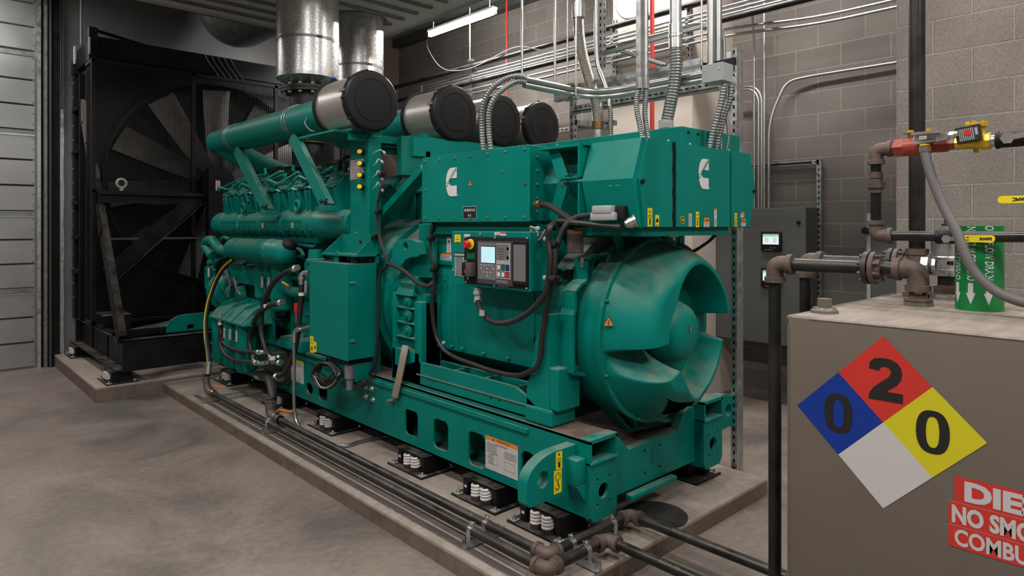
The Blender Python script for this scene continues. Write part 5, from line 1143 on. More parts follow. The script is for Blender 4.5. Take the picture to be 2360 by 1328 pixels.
b = MB(); decal(b, at(481, 628, X=2.45), SIDE, .07, .10, 'white', [('r', 'ink', -.4, .3, .12, .2), ('r', 'ink', -.4, .0, .12, .2), ('r', 'red', -.2, -.35, .4, .08)]); b.build_parts('filter_label', EG, smooth=False)
# gear driven alternator / fuel pump cluster
c = at(527, 672, X=2.5); b = MB('green').lathe(c+V(0, .10, 0), MY, [(0, .19), (.08, .19), (.10, .165), (.16, .15), (.20, .09), (.28, .085)], 32)
for k in range(7): a = math.radians(25+51*k); b.bolt(c+V(.175*math.cos(a), .02, .175*math.sin(a)), MY, .012, .014)
b.lathe(c+V(.03, -.02, .06), MX, [(0, .12), (.12, .11), (.16, .07)], 24)
b.build('charging_alternator', G)
b = MB('green').box(2.42, at(600, 630, X=2.42).y, at(560, 655, X=2.42).z, 2.6, at(525, 630, X=2.42).y, at(560, 613, X=2.42).z, .01).lathe(at(560, 680, X=2.44), MX, [(0, .09), (.04, .085), (.06, .05)], 24)
for l in (((522, 622), (530, 650), (525, 685)), ((540, 640), (545, 665), (555, 680))): b.m('mid_grey').tube(smooth_path(ax(l, 2.36), 4), .012, 6)
b.m('green_light').lathe(at(523, 622, X=2.4), -ZA, [(0, .03), (.03, .03), (.04, .02), (.08, .02)], 8).lathe(at(540, 640, X=2.4), V(.3, -.5, -.7), [(0, .03), (.03, .03), (.04, .02), (.08, .02)], 8)
b.build_parts('fuel_pump', G)
b = MB('green')
for x, r_ in ((607, .075), (624, .065), (652, .10), (728, .07)):
    X = 2.46; t_, q = at(x, 575, X=X), at(x, 688 if x != 652 else 715, X=X); b.lathe((t_.x, t_.y, q.z), ZA, [(0, r_*.8), (.02, r_), (t_.z-q.z-.12, r_), (t_.z-q.z-.11, r_*1.12), (t_.z-q.z-.08, r_*1.12), (t_.z-q.z-.07, r_*.9), (t_.z-q.z, r_*.8)], 24)
b.tube(smooth_path(ax([(640, 645), (660, 668), (690, 675), (715, 672)], 2.46), 6), .045, 14).build('oil_filter', G)
b = MB()
for px, py in ((604, 650), (619, 651)): decal(b, at(px, py, X=2.375), SIDE, .05, .095, 'offwhite', [('r', 'ink', -.4, .3, .16, .16), ('r', 'ink', -.4, .05, .16, .16), ('r', 'red', -.1, -.3, .5, .06), ('r', 'red', .2, -.4, .2, .1)])
decal(b, at(704, 661, X=2.36), SIDE, .045, .095, 'offwhite', [('r', 'red', .1, -.35, .25, .08)])
b.build_parts('filter_label', G, smooth=False)
# fuel filter trio outside the rail
FXX = 2.28; b = MB('green'); 
cs = [at(px, 790, X=FXX) for px in (512, 540, 568)]
for c in cs: b.lathe((c.x+.0, c.y, .34), ZA, [(0, .03), (.02, .075), (.06, .092), (.42, .092), (.44, .085), (.47, .06)], 28)
ff = b.build('fuel_filter', G)
c0, c1 = cs[0], cs[2]
b = MB('green').hexa([(FXX-.1, c1.y-.20, .80), (FXX+.16, c1.y-.20, .80), (FXX+.16, c0.y+.04, .80), (FXX-.1, c0.y+.04, .80), (FXX+.02, c1.y-.14, .90), (FXX+.16, c1.y-.14, .94), (FXX+.16, c0.y, .92), (FXX-.03, c0.y, .88)])
for t_ in (0, .35, .7, 1): y = c0.y+.02+(c1.y-.18-c0.y)*t_; b.prism([(FXX-.11, y, .80), (FXX+.16, y, .80), (FXX+.16, y, .96), (FXX+.02, y, .92)], (0, .018, 0))
b.box(FXX-.11, c1.y-.21, .785, FXX+.16, c0.y+.05, .80).box(FXX+.15, c1.y-.22, .60, FXX+.17, c0.y+.05, .97).build('filter_head', ff, smooth=False)
b = MB()
for px, py in ((517, 768), (530, 771), (545, 776)): decal(b, at(px, py, X=FXX-.094), SIDE, .058, .095, 'offwhite', [('r', 'ink', -.38, .3, .16, .16), ('r', 'ink', -.38, .05, .16, .16), ('r', 'red', -.1, -.3, .5, .06), ('r', 'red', .3, -.42, .2, .1)])
b.build_parts('filter_label', ff, smooth=False)
# green splice end of the skid beyond the black channel
b = MB('green').plate([(2.02, .56), (2.60, .56), (2.60, .735), (2.20, .735), (2.12, .72), (2.05, .68), (2.02, .62)], [rounded(.07, .05, .01, 3, 2.25, .60)], .02, (0, 7.35, 0), XA, ZA); b.build('front_lug', BF, smooth=False)
# engine mount foot
b = MB('green').box(2.38, at(700, 780, X=2.4).y, .625, 2.62, at(650, 780, X=2.4).y, .72, .012).m('teal_dust_glint').cyl((2.47, at(675, 780, X=2.4).y, .72), (2.47, at(675, 780, X=2.4).y, .745), .035, n=20).m('green').prism([(2.47, 5.2, .62), (2.75, 5.2, .62), (2.75, 5.2, 1.0)], (0, .06, 0)).box(2.42, 4.7, .61, 2.7, 6.9, .63)
b.build('engine_mount', G)
b = MB('green').box(2.52, at(712, 720, X=2.52).y, .66, 2.7, at(668, 720, X=2.52).y, 1.05, .01).box(2.5, at(735, 700, X=2.5).y, .9, 2.62, at(700, 700, X=2.5).y, 1.35, .01).build('oil_sump_box', G, smooth=False)
b = MB('brass').lathe(at(650, 650, X=2.36), V(0, -1, -.2), [(0, .008), (.03, .008), (.03, .014), (.06, .014), (.06, .010), (.12, .012), (.13, .006)], 12); b.build('brass_plug', G, label='yellow brass plug')
b = MB('red').lathe(at(684, 699, X=2.31), -ZA, [(0, .02), (.05, .022), (.08, .014), (.10, .012)], 12).m('light_grey').cyl(at(683, 715, X=2.31), at(683, 745, X=2.31), .005, n=6); b.build('dipstick', G, label='red capped dipstick')
# ---------------------------------------------------------------- JUNCTION CABINET on the post
JX0, JX1, JY0, JY1, JZ0, JZ1 = 2.234, 2.45, 4.01, 4.57, .741, 1.39
JB = MB('green').box(JX0, JY0, JZ0, JX1, JY1, JZ1, .004).build('junction_cabinet', G, smooth=False)
MB('green').box(JX0-.008, JY0-.002, JZ0-.004, JX0, JY1+.002, JZ1+.002, .002).m('teal_dust_glint').box(JX0, JY0, JZ1, JX1, JY1, JZ1+.002).build('lid', JB, smooth=False)
b = MB('zinc')
for py in (653, 787): c = at(806, py, Y=JY0); b.box(c.x-.004, JY0-.010, c.z-.006, c.x+.035, JY0, c.z+.006, .002).cyl((c.x+.03, JY0-.012, c.z), (c.x+.03, JY0, c.z), .010, n=12)
b.build_parts('clasp', JB)
b = MB(); decal(b, at(719, 794, X=JX0-.008), SIDE, .055, .12, 'yellow', [('tri', 'ink', 0, .3, .008), ('tri', 'yellow', 0, .29, .005), ('r', 'ink', 0, .08, .6, .03), ('r', 'ink', .0, -.25, .3, .25)]); decal(b, at(726.5, 800, X=JX0-.008), SIDE, .045, .075, 'yellow', [('tri', 'ink', 0, 0, .014), ('tri', 'yellow', 0, 0, .009)]); b.build('caution_label', JB, smooth=False)
b = MB('green').plate([(-.03, 0), (.03, 0), (.03, .05)]+[(.03*math.cos(a*math.pi/8), .055+.03*math.sin(a*math.pi/8)) for a in range(9)]+[(-.03, .05)], [circle(.013, 14, 0, .05)], .01, (JX0+.06, 4.30, JZ1), YA, ZA)
b.m('green').box(2.28, 4.0, JZ1+.05, 2.46, 4.5, JZ1+.062).prism([(2.28, 4.02, JZ1+.05), (2.46, 4.02, JZ1+.05), (2.46, 4.02, JZ1+.20), (2.44, 4.02, JZ1+.20)], (0, .008, 0)).prism([(2.28, 4.5, JZ1+.05), (2.46, 4.5, JZ1+.05), (2.46, 4.5, JZ1+.20)], (0, .008, 0)).box(2.445, 4.0, JZ1, 2.46, 4.5, JZ1+.20)
b.m('black').cyl((2.32, 4.08, JZ1), (2.32, 4.08, JZ1+.05), .028, n=16).cyl((2.40, 4.4, JZ1), (2.40, 4.4, JZ1+.05), .028, n=16).cyl((2.42, 4.05, JZ1), (2.42, 4.05, JZ1+.05), .02, n=16)
b.m('dark_iron')
for y in (4.1, 4.22): b.bolt((2.445, y, JZ1+.15), MX, .011, .01)
b.build_parts('hanger_bracket', JB)
b = MB('green').box(2.30, 4.05, .58, 2.45, 4.36, .70, .004).m('black').box(2.25, 4.05, .715, 2.44, 4.55, .745)
b.m('mid_grey').lathe(at(806, 858, X=2.28), -ZA, [(-.05, .035), (.04, .035), (.05, .025), (.12, .022)], 16)
b.build_parts('lower_bracket', JB)
# coiled cable
b = MB('rubber'); cc = at(756, 862, X=2.26)
for k in range(11):
    ry, rz = .19-.007*k, .092-.004*k; o = cc+V(-.03+.012*(k % 4), .01*math.sin(k), .004*k-.01)
    pts = [o+V(.01*math.sin(a*.5+k), ry*math.cos(a*math.pi/12), rz*math.sin(a*math.pi/12)+.035*math.cos(a*math.pi/12)*-.6) for a in range(25)]; b.tube(pts, .0065, 6, cap=False)
for k in range(6): p = V(2.25+.03*k, 4.33-.025*k, .74); b.tube(smooth_path([p, p+V(0, .03, -.06), cc+V(0, -.04+.03*k, .05)], 5), .0065, 6)
b.m('light_grey').tube(smooth_path([cc+V(-.03, .16, -.03), cc+V(-.04, .02, -.095), cc+V(-.03, -.12, -.05), cc+V(-.02, -.2, .04)], 5), .005, 6)
b.build('coiled_cable', G, label='coil of black cable tied under the junction cabinet')
b = MB('rubber').tube(smooth_path(ax([(806, 870), (812, 886), (835, 888), (852, 874)], 2.33), 5), .02, 8).tube(smooth_path(ax([(820, 868), (845, 884), (860, 862)], 2.36), 5), .012, 8).tube(smooth_path(ax([(806, 872), (818, 893), (842, 880)], 2.3), 5), .012, 8); b.build_parts('cable_tail', G)
# ---------------------------------------------------------------- EXHAUST
def stack(x, y, r, zb_, nm, lb):
    t = thing('exhaust_pipe', lb, 'exhaust pipe', (x, y, 2.3)); 
    MB('spangle').cyl((x, y, zb_), (x, y, 3.85), r, n=64).build('insulation_jacket', t)
    b = MB('galv_dark').lathe((x, y, 3.33), ZA, [(-.012, r), (-.012, r+.004), (.012, r+.004), (.012, r)], 64, cap=False).cyl((x-r*.1-.02, y-r-.012, 3.33), (x-r*.1+.02, y-r-.012, 3.33), .009, n=8); b.build('steel_band', t)
    b = MB('galv').lathe((x, y, zb_+.02), -ZA, [(0, r+.003), (.03, r+.003), (.05, r*.9), (.09, r*.66), (.095, r*.5)], 64)
    b.m('galv_dark')
    for k in range(40): a = 2*math.pi*k/40; b.tube([(x+r*.99*math.cos(a), y+r*.99*math.sin(a), zb_-.01), (x+r*.68*math.cos(a), y+r*.68*math.sin(a), zb_-.067)], .004, 4)
    b.build('jacket_skirt', t)
    return t
EX, EY = 2.77, 5.72
t1 = stack(EX, EY, .275, 3.0, 'exhaust_pipe', 'wide shiny insulated exhaust pipe ending in a bolted black flange')
b = MB('dark_iron').cyl((EX, EY, 2.86), (EX, EY, 2.885), .235, n=48).cyl((EX, EY, 2.89), (EX, EY, 2.915), .235, n=48).cyl((EX, EY, 2.66), (EX, EY, 2.87), .165, n=40).m('bronze')
t_ = b.build('flange', t1)
b = MB('light_grey')
for k in range(12): a = 2*math.pi*(k+.5)/12; p = V(EX+.205*math.cos(a), EY+.205*math.sin(a), 0); b.lathe(p+ZA*2.915, ZA, [(0, .017), (.018, .017)], 6).lathe(p+ZA*2.86, -ZA, [(0, .017), (.018, .017)], 6)
b.build_parts('flange_bolt', t_)
prof = []
for k in range(11): prof += [(-.024*k, .150), (-.024*k-.008, .172), (-.024*k-.016, .172)]
b = MB('bronze').lathe((EX, EY, 2.66), ZA, [(h, r) for h, r in prof], 44).m('dark_iron').cyl((EX, EY, 2.18), (EX, EY, 2.40), .14, n=32); b.build('bellows', t1, label='bronze coloured bellows')
t2 = stack(3.62, 6.28, .255, 2.85, 'exhaust_pipe', 'shiny insulated exhaust pipe standing behind the wider one')
MB('dark_iron').cyl((3.62, 6.28, 2.2), (3.62, 6.28, 2.8), .16, n=32).build('pipe_stub', t2)
# ================================================================ RUBBER HOSES ON THE ENGINE SIDE
def fit(b, p, d, r, L=.08, m='zinc'):
    b.m(m).lathe(p, d, [(0, r*1.05), (L*.35, r*1.05), (L*.38, r*1.35), (L*.62, r*1.35), (L*.65, r*1.1), (L, r*1.1)], 14)
def hose(pts, X, r, lbl=None, ends=(1, 1), m='rubber', par=None, n=7):
    P = smooth_path(ax(pts, X), n); h = MB(m).tube(P, r, 14).build('rubber_hose', par or G, label=lbl)
    b = MB()
    if ends[0]: fit(b, P[0], P[0]-P[1], r)
    if ends[1]: fit(b, P[-1], P[-1]-P[-2], r)
    if any(ends): b.build_parts('hose_fitting', h, label='bright steel hose fitting')
    return h
hose([(676, 621), (652, 632), (628, 655), (611, 690), (602, 730), (603, 770), (612, 805), (622, 822)], 2.28, .022, 'thick black hose curving down from the engine side')
hose([(642, 699), (622, 705), (600, 718), (584, 745), (575, 780), (578, 808), (584, 822)], 2.26, .021)
hose([(508, 742), (509, 765), (515, 790), (540, 806), (572, 812), (592, 812)], 2.20, .018, ends=(1, 1))
hose([(506, 770), (508, 795), (522, 820), (548, 832), (585, 836)], 2.18, .017, ends=(0, 1))
hose([(695, 655), (694, 690), (689, 740), (683, 790), (672, 830), (655, 860), (642, 866)], 2.26, .021)
b = MB('zinc').tube(smooth_path(ax([(695, 658), (693, 640), (700, 630), (714, 628)], 2.27), 6), .019, 12)
for pts in (((585, 815), (585, 830), (598, 838), (614, 836)), ((598, 812), (612, 812)), ((503, 738), (510, 736), (514, 742))): b.tube(smooth_path(ax(pts, 2.22), 6), .019, 12)
b.m('white'); 
for px, py, X, r_ in ((695, 678, 2.26, .024), (614, 705, 2.255, .024), (508, 746, 2.19, .021), (628, 826, 2.27, .025)): c = at(px, py, X=X); b.cyl(c+V(0, 0, .012), c-V(0, 0, .012), r_, n=14)
b.build_parts('hose_elbow', G, label='chrome hose elbows')
b = MB('dark_iron').box(2.30, at(640, 850, X=2.33).y, at(630, 893, X=2.3).z, 2.45, at(617, 850, X=2.33).y, at(630, 815, X=2.3).z, .006).m('green').box(2.40, at(662, 850, X=2.42).y, at(640, 885, X=2.42).z, 2.45, at(640, 850, X=2.42).y, at(640, 822, X=2.42).z, .004)
fit(b, at(640, 838, X=2.3), V(0, -1, .3), .02); fit(b, at(640, 868, X=2.3), V(0, -1, -.1), .02); b.m('led_green').sphere(at(641, 822, X=2.31), .012)
b.build('valve_block', G, label='dark valve block on the skid')
# grey conduit standing at the skid
b = MB('conduit').tube(smooth_path(ax([(716, 752), (700, 757), (688, 762), (680, 768), (678, 785), (678, 850), (678, 930), (682, 965), (690, 985)], 2.24), 6), .0125, 10).m('zinc')
c = at(679, 775, X=2.24); b.cyl(c, c-ZA*.05, .017, n=12); b.tube(smooth_path(ax([(694, 757), (682, 762), (679, 775)], 2.24), 4), .018, 10)
b.build('cable_conduit', G, label='galvanised conduit dropping from the junction cabinet')
# ================================================================ FLOOR PIPES ON THE PAD
XO, XI, PZc, YO, YI = 2.045, 2.140, .172, 1.975, 2.065
def pipe_run(name, pts, r, label, cat, m='steel_pipe', er=None, parts=True, fit_m='iron_fitting', group=None, colr=None):
    """pipe with straight lengths and threaded elbows; pts = corner points"""
    pts = [Vector(p) for p in pts]; t = thing(name, label, cat, (pts[0].x, pts[0].y, min(p.z for p in pts)-r), group); er = er or r*1.45; E_ = r*2.6
    for i, (a, c) in enumerate(zip(pts, pts[1:])):
        d = (c-a).normalized(); MB(m).cyl(a+d*(E_*.6 if i else 0), c-d*(E_*.6 if i < len(pts)-2 else 0), r, n=22).build('pipe', t)
    for i in range(1, len(pts)-1):
        a, c, e = pts[i-1:i+2]; d1 = (a-c).normalized(); d2 = (e-c).normalized()
        arc = round_corners([c+d1*E_, c, c+d2*E_], E_*.95, 9); b = MB(fit_m).tube(arc, er*.93, 20)
        for d in (d1, d2): b.lathe(c+d*E_*.8, d, [(0, er), (.002, er*1.12), (E_*.35, er*1.12), (E_*.37, er)], 22)
        b.build('elbow', t)
    return t
RP = .0235
oa = V(XO, at(505, 905, Z=PZc).y, PZc); ia = V(XI, at(640, 968, Z=PZc).y, PZc)
XA_, XB_, YV = 2.45, 2.745, 1.16
FA = pipe_run('fuel_pipe', [oa, (XO, YO, PZc), (XA_, YO, PZc), (XA_, YV, PZc), (XA_, YV, 1.506), (XA_, .6775, 1.506), (XA_, .6775, 1.42)], RP, 'outer black fuel pipe lying along the pad edge and rising left of the tank', 'pipe')
FB = pipe_run('fuel_pipe', [ia, (XI, YI, PZc), (XB_, YI, PZc), (XB_, YV+.01, PZc), (XB_, YV+.01, 1.509), (XB_, .78, 1.509)], RP, 'inner black fuel pipe beside the green skid rising behind the nearer riser', 'pipe')
def stencil(par, o, u, v, s, w, h):
    b = MB('mid_grey').text(s, o, u, v, w, h); b.build('stencil', par, smooth=False)
for (x, y, s, par, r_) in ((XI, 2.62, 'SCH 40', FB, RP), (XO, 3.2, 'SCH 40', FA, RP), (XI, 3.9, 'SCH 40', FB, RP)):
    nn = V(-.6, 0, .8); stencil(par, (x-.6*r_*1.03, y, PZc+.8*r_*1.03), MY, V(.8, 0, .6), s, .10, .014)
for (x, y) in ((XA_, 1.62), (XB_, 1.75)): stencil(FA if x == XA_ else FB, (x-.6*RP*1.03, y, PZc+.8*RP*1.03), MY, V(.8, 0, .6), 'SCH 40', .10, .014)
# flanges, tank elbow stub etc. on pipe A and B
def flange_pair(par, x, y, z, r, rp):
    b = MB('dark_iron').lathe((x, y, z), MY, [(0, rp*1.3), (0, r), (.016, r), (.017, r*.6)], 40).m('iron_fitting').lathe((x, y-.021, z), MY, [(0, r*.98), (.014, r*.98), (.016, rp*1.7), (.03, rp*1.6), (.032, rp)], 40)
    f = b.build('flange', par)
    b = MB('iron_fitting')
    for k in range(8): a = math.pi*(k+.5)/4; p = V(x+r*.78*math.cos(a), y, z+r*.78*math.sin(a)); b.lathe(p+V(0, .012, 0), MY, [(0, .008), (.01, .008)], 6).cyl(p+V(0, .014, 0), p-V(0, .055, 0), .0045, n=8).lathe(p-V(0, .036, 0), MY, [(0, .008), (.009, .008)], 6)
    b.build_parts('flange_bolt', f)
flange_pair(FA, XA_, .838, 1.506, .0565, RP); flange_pair(FB, XB_, .855, 1.509, .058, RP)
def tank_nozzle(par, x, y, r, ztop, zt=1.388):
    b = MB('tank_paint').lathe((x, y, zt), ZA, [(0, r*1.7), (.014, r*1.65)], 8).m('iron_fitting').lathe((x, y, zt+.014), ZA, [(0, r*1.55), (.003, r*1.65), (.010, r*1.6), (.013, r*1.2)], 8).m('rust'); b.cyl((x, y, zt+.02), (x, y, zt+.034), r*1.02, n=22).m('steel_pipe').cyl((x, y, zt+.03), (x, y, ztop), r, n=22)
    return b.build('nozzle', par)
tank_nozzle(FA, XA_, .6775, .0265, 1.45)
b = MB('rust').lathe((XA_, .6775, 1.452), ZA, [(0, .028), (.012, .0275)], 20).m('offwhite').box(XA_-.029, .66, 1.43, XA_-.026, .68, 1.45).build('sealant', FA)
# starts: elbows with valves at the far ends
def ball_valve(par, c, d, r, hm='orange', side=None):
    b = MB('bronze').lathe(c, d, [(-.05, r*1.2), (-.03, r*1.5), (-.02, r*1.2), (.02, r*1.2), (.03, r*1.5), (.05, r*1.2)], 18).m('dark_iron').cyl(c, c+ZA*.05, r*.5, n=12); v_ = b.build('valve', par)
    MB(hm).bar(c+ZA*.055+V(.03, .05, 0), c+ZA*.055+V(.08, -.08, 0), .028, .005).build('valve_handle', v_, label='orange lever handle')
b = MB('iron_fitting').tube(round_corners([V(XO, oa.y-.02, PZc), V(XO, oa.y+.14, PZc), V(XO-.005, oa.y+.17, PZc+.12)], .09, 8), .030, 16).build('elbow', FA)
ball_valve(FA, V(XO, oa.y+.02, PZc), YA, .024)
b = MB('iron_fitting').tube(round_corners([V(XI, ia.y-.02, PZc), V(XI, ia.y+.16, PZc), V(XI, ia.y+.17, PZc+.12)], .06, 8), .036, 16).build('elbow', FB)
ball_valve(FB, V(XI, ia.y+.03, PZc), YA, .026)
# yellow striped hose
P = smooth_path([at(536, 599, X=2.28), at(515, 618, X=2.26), at(496, 650, X=2.24), at(482, 690, X=2.20), at(474, 735, X=2.16), at(475, 780, X=2.12), at(480, 815, X=2.09), at(482, 838, X=2.07)], 8)
h = MB('rubber').tube(P, .024, 14).build('rubber_hose', G, label='black hose with a yellow stripe')
MB('yellow').tube([p+V(-.0165, -.0165, 0) for p in P], .0065, 6).build('stripe', h, label='yellow stripe')
b = MB('galv').tube([at(482, 834, X=2.07), at(479, 862, X=2.055)], .027, 16).m('steel_pipe').tube(smooth_path([at(479, 860, X=2.055), at(474, 882, X=2.045), V(XO-.005, oa.y+.17, PZc+.10)], 4), .022, 14); b.build('hose_coupling', h)
# thick drain hose
P = smooth_path([at(596, 864, X=2.32), at(608, 866, X=2.28), at(622, 880, X=2.22), at(627, 905, X=2.18), at(626, 930, X=2.16), V(XI, ia.y+.17, PZc+.14)], 8)
h = MB('rubber').tube(P, .036, 16).build('rubber_hose', G, label='thick black drain hose bending down to the floor pipe')
b = MB('zinc').tube(smooth_path([at(614, 855, X=2.36), at(600, 856, X=2.34), at(594, 866, X=2.32), at(604, 868, X=2.29)], 6), .034, 14).m('galv').cyl(at(625, 925, X=2.155), V(XI, ia.y+.17, PZc+.07), .040, n=20).cyl(at(625, 925, X=2.155)+V(0, 0, .0), at(625, 925, X=2.155)-V(0, 0, .02), .043, n=20); b.build('hose_fitting', h)
# channel edge below the pipe, with its shadow painted as a dark band
t = MB('wood_brown').box(XO-.062, 2.02, PZ+.0005, XO-.018, 6.4, PZ+.003).m('galv').box(XO-.066, 2.02, PZ+.0005, XO-.062, 6.4, PZ+.006); struct(t.build('pipe_shadow_trim', smooth=False))
# pipe supports
def support(x0, x1, y, pipes, label, along='X'):
    t = thing('pipe_support', label, 'pipe clamp', ((x0+x1)/2, y, PZ), 'pipe supports on the pad')
    if along == 'X': b = MB('galv').box(x0, y-.02, PZ, x1, y-.017, PZ+.041).box(x0, y+.017, PZ, x1, y+.02, PZ+.041).box(x0, y-.02, PZ, x1, y+.02, PZ+.004)
    else: b = MB('galv').box(y-.02, x0, PZ, y-.017, x1, PZ+.041).box(y+.017, x0, PZ, y+.02, x1, PZ+.041).box(y-.02, x0, PZ, y+.02, x1, PZ+.004)
    b.build('strut', t, smooth=False)
    for p in pipes:
        if along == 'X': c = V(p, y, PZc); ax_ = YA
        else: c = V(y, p, PZc); ax_ = XA
        b = MB('zinc'); prof = [(-.014, RP+.0005), (-.014, RP+.004), (.014, RP+.004), (.014, RP+.0005)]; b.lathe(c, ax_, prof, 24, cap=False)
        s_ = XA if along == 'X' else YA
        b.bar(c+s_*0+ZA*(RP), c+ZA*(RP+.022), .006, .024, up=ax_).cyl(c-s_*.016+ZA*(RP+.012), c+s_*.016+ZA*(RP+.012), .005, n=8)
        for sg in (-1, 1): b.bar(c+s_*(sg*RP)-ZA*0, c+s_*(sg*(RP+.004))-ZA*.045, .003, .026, up=ax_)
        b.build('clamp', t)
    return t
ys = [at(px, py, Z=PZc).y for px, py in ((500, 905), (612, 978), (1078, 1228))]
support(XO-.09, XO+.30, ys[0], [XO], 'galvanised strut below the valve at the far end of the outer pipe')
support(XO-.05, XO+.06, ys[1], [XO], 'short clamp holding the outer pipe next to the thick drain hose')
support(XO-.05, XO+.06, ys[2], [XO], 'clamp on the outer pipe midway along the near pad edge')
support(XI-.03, XI+.10, at(1117, 1212, Z=PZc).y, [XI], 'clamp on the inner pipe midway along the near pad edge')
support(1.93, 2.0, 2.27, [1.975], 'clamp near the pad corner on the outer cross pipe', 'Y') if False else None
support(1.90, 2.02, 2.30, [YO], 'clamp on the outer cross pipe by the pad corner', 'Y')
support(2.03, 2.12, 2.30, [YI], 'clamp on the inner cross pipe by the pad corner', 'Y')
support(2.02, 2.11, 2.60, [YI], 'clamp on the inner cross pipe under the skid end plate', 'Y')
b = MB('conduit').tube(smooth_path([at(765, 1027, Z=PZ+.015), at(800, 1027, Z=PZ+.015), at(830, 1018, Z=PZ+.015), at(880, 1008, Z=PZ+.015), (2.75, at(880, 1008, Z=PZ+.015).y-.1, PZ+.015)], 5), .0125, 10)
tag(b.build('floor_conduit'), 'short grey conduit lying on the pad under the skid', 'conduit')
p = at(1500, 1160, Z=PZ); b = MB('rubber').lathe((2.98, 2.07, PZ), ZA, [(0, .17), (.004, .17)], 40)
tag(b.build('rubber_mat'), 'dark round rubber mat on the pad below the cross beam', 'mat')
# ================================================================ CONDUITS ABOVE THE GENERATOR
def aty(l): return [at(px, py, Y=y) for px, py, y in l]
def flexthing(pts, r, name, label, m='galv_dark', pitch=.016, depth=.003, group=None):
    return tag(MB(m).flex(pts, r, pitch, depth, 14).build(name), label, 'flexible conduit', group)
AR1 = aty([(1114, 346, 3.0), (1110, 290, 3.0), (1113, 245, 2.97), (1130, 208, 2.92), (1160, 184, 2.86), (1190, 175, 2.81), (1212, 180, 2.80)])
AR2 = aty([(1131, 344, 2.94), (1126, 300, 2.94), (1127, 258, 2.92), (1140, 226, 2.88), (1166, 201, 2.84), (1192, 188, 2.81), (1212, 190, 2.80)])
for p in (AR1, AR2): p[0].z = TZ1+.01
flexthing(AR1, .0175, 'flexible_conduit', 'outer corrugated conduit arching up from the labelled terminal box', group='flexible conduits')
flexthing(AR2, .0175, 'flexible_conduit', 'inner corrugated conduit arching up from the labelled terminal box', group='flexible conduits')
CH = at(1212, 183, Y=2.8).z
for dz, dx, lb in ((0, 0, 'upper of two parallel overhead conduits running to the small junction box'), (-.036, .0, 'lower of two parallel overhead conduits running to the small junction box')):
    s0 = at(1208, 183, Y=2.8); pts = round_corners([(s0.x, 2.8, CH+dz), (3.36, 2.8, CH+dz), (3.36, 1.99, CH+dz)], .28, 12)
    tag(MB('conduit').tube(pts, .0175, 14).build('overhead_conduit'), lb, 'conduit', 'overhead conduits')
b = MB('zinc').box(3.11, 2.77, CH-.065, 3.15, 2.83, CH-.05).box(3.11, 2.77, CH+.02, 3.15, 2.83, CH+.035).bar((3.13, 2.75, CH-.06), (3.13, 2.86, CH-.06), .03, .02)
for y in (2.77, 2.84): b.cyl((3.13, y, CH-.06), (3.13, y, CZ), .0055, n=8)
tag(b.build('conduit_hanger'), 'pair of thin threaded rods clamping the two overhead conduits', 'hanger')
JBX = thing('junction_box', 'small pale square junction box at the end of the overhead conduits', 'junction box', (3.36, 1.93, CH-.07))
MB('light_grey').box(3.31, 1.86, CH-.065, 3.42, 1.99, CH+.035, .002).build('box', JBX, smooth=False)
b = MB('zinc')
for x in (3.33, 3.40): b.bolt((3.31, 1.88 if x < 3.35 else 1.97, CH-.0), MX, .004, .004)
b.build('screw', JBX); b = MB('black').box(3.42, 1.85, CH+.035, 3.44, 2.05, CH+.075).box(3.40, 2.03, CH+.035, 3.44, 2.05, CH+.075).m('galv').cyl((3.36, 2.02, CH+.05), (3.36, 2.02, CZ), .0055, n=8); b.build('bracket', JBX, smooth=False)
for px, r_, X, lb in ((1638, .021, 3.42, 'leftmost of the thick conduits dropping to the small junction box'), (1655, .022, 3.47, 'second thick conduit dropping beside the small junction box')):
    q = at(px, 165, X=X); tag(MB('conduit').cyl((q.x, q.y, q.z), (q.x, q.y, CZ), r_, n=18).m('zinc').cyl((q.x, q.y, q.z), (q.x, q.y, q.z+.04), r_*1.25, n=18).build('drop_conduit'), lb, 'conduit', 'conduits dropping to the cabinet')
for i, (px, lb) in enumerate(((1663, 'inner thin conduit bending away above the corrugated conduits'), (1669, 'outer thin conduit bending away above the corrugated conduits'))):
    q = at(px, 165, X=3.52); k = at(1640, 52+i*4, X=3.52)
    tag(MB('conduit').tube(round_corners([q, (q.x, q.y, k.z-.0), (q.x, q.y+.9, k.z-.02+.0)], .16, 10), .011, 10).build('drop_conduit'), lb, 'conduit', 'conduits dropping to the cabinet')
b = MB('light_grey').tube(smooth_path([at(1650, 168, X=3.44), at(1664, 168, X=3.44), at(1672, 178, X=3.44), at(1668, 196, X=3.44)], 5), .023, 14).tube(smooth_path([at(1668, 178, X=3.5), at(1682, 180, X=3.5), at(1688, 190, X=3.5), at(1684, 200, X=3.5)], 5), .021, 14)
tag(b.build('conduit_elbow'), 'pair of cast grey elbows above the right corrugated conduits', 'fitting')
def landing(l, X, z=2.075):
    P = ax(l, X); P[-1].z = z; return P
flexthing(landing([(1669, 194), (1665, 225), (1655, 265), (1642, 310), (1634, 342)], 3.36), .0195, 'flexible_conduit', 'thickest left corrugated conduit entering the right side of the cabinet top', group='flexible conduits')
flexthing(landing([(1685, 198), (1682, 230), (1668, 270), (1657, 315), (1650, 346)], 3.42), .0175, 'flexible_conduit', 'second corrugated conduit entering the right side of the cabinet top', group='flexible conduits')
flexthing(landing([(1668, 255), (1664, 290), (1662, 320), (1662, 346)], 3.44), .009, 'flexible_conduit', 'thin corrugated conduit between the two thick ones on the cabinet top', pitch=.01, depth=.002, group='flexible conduits')
flexthing(landing([(1672, 262), (1677, 290), (1679, 320), (1674, 350)], 3.46), .009, 'flexible_conduit', 'rightmost thin corrugated conduit bowing out on the cabinet top', pitch=.01, depth=.002, group='flexible conduits')
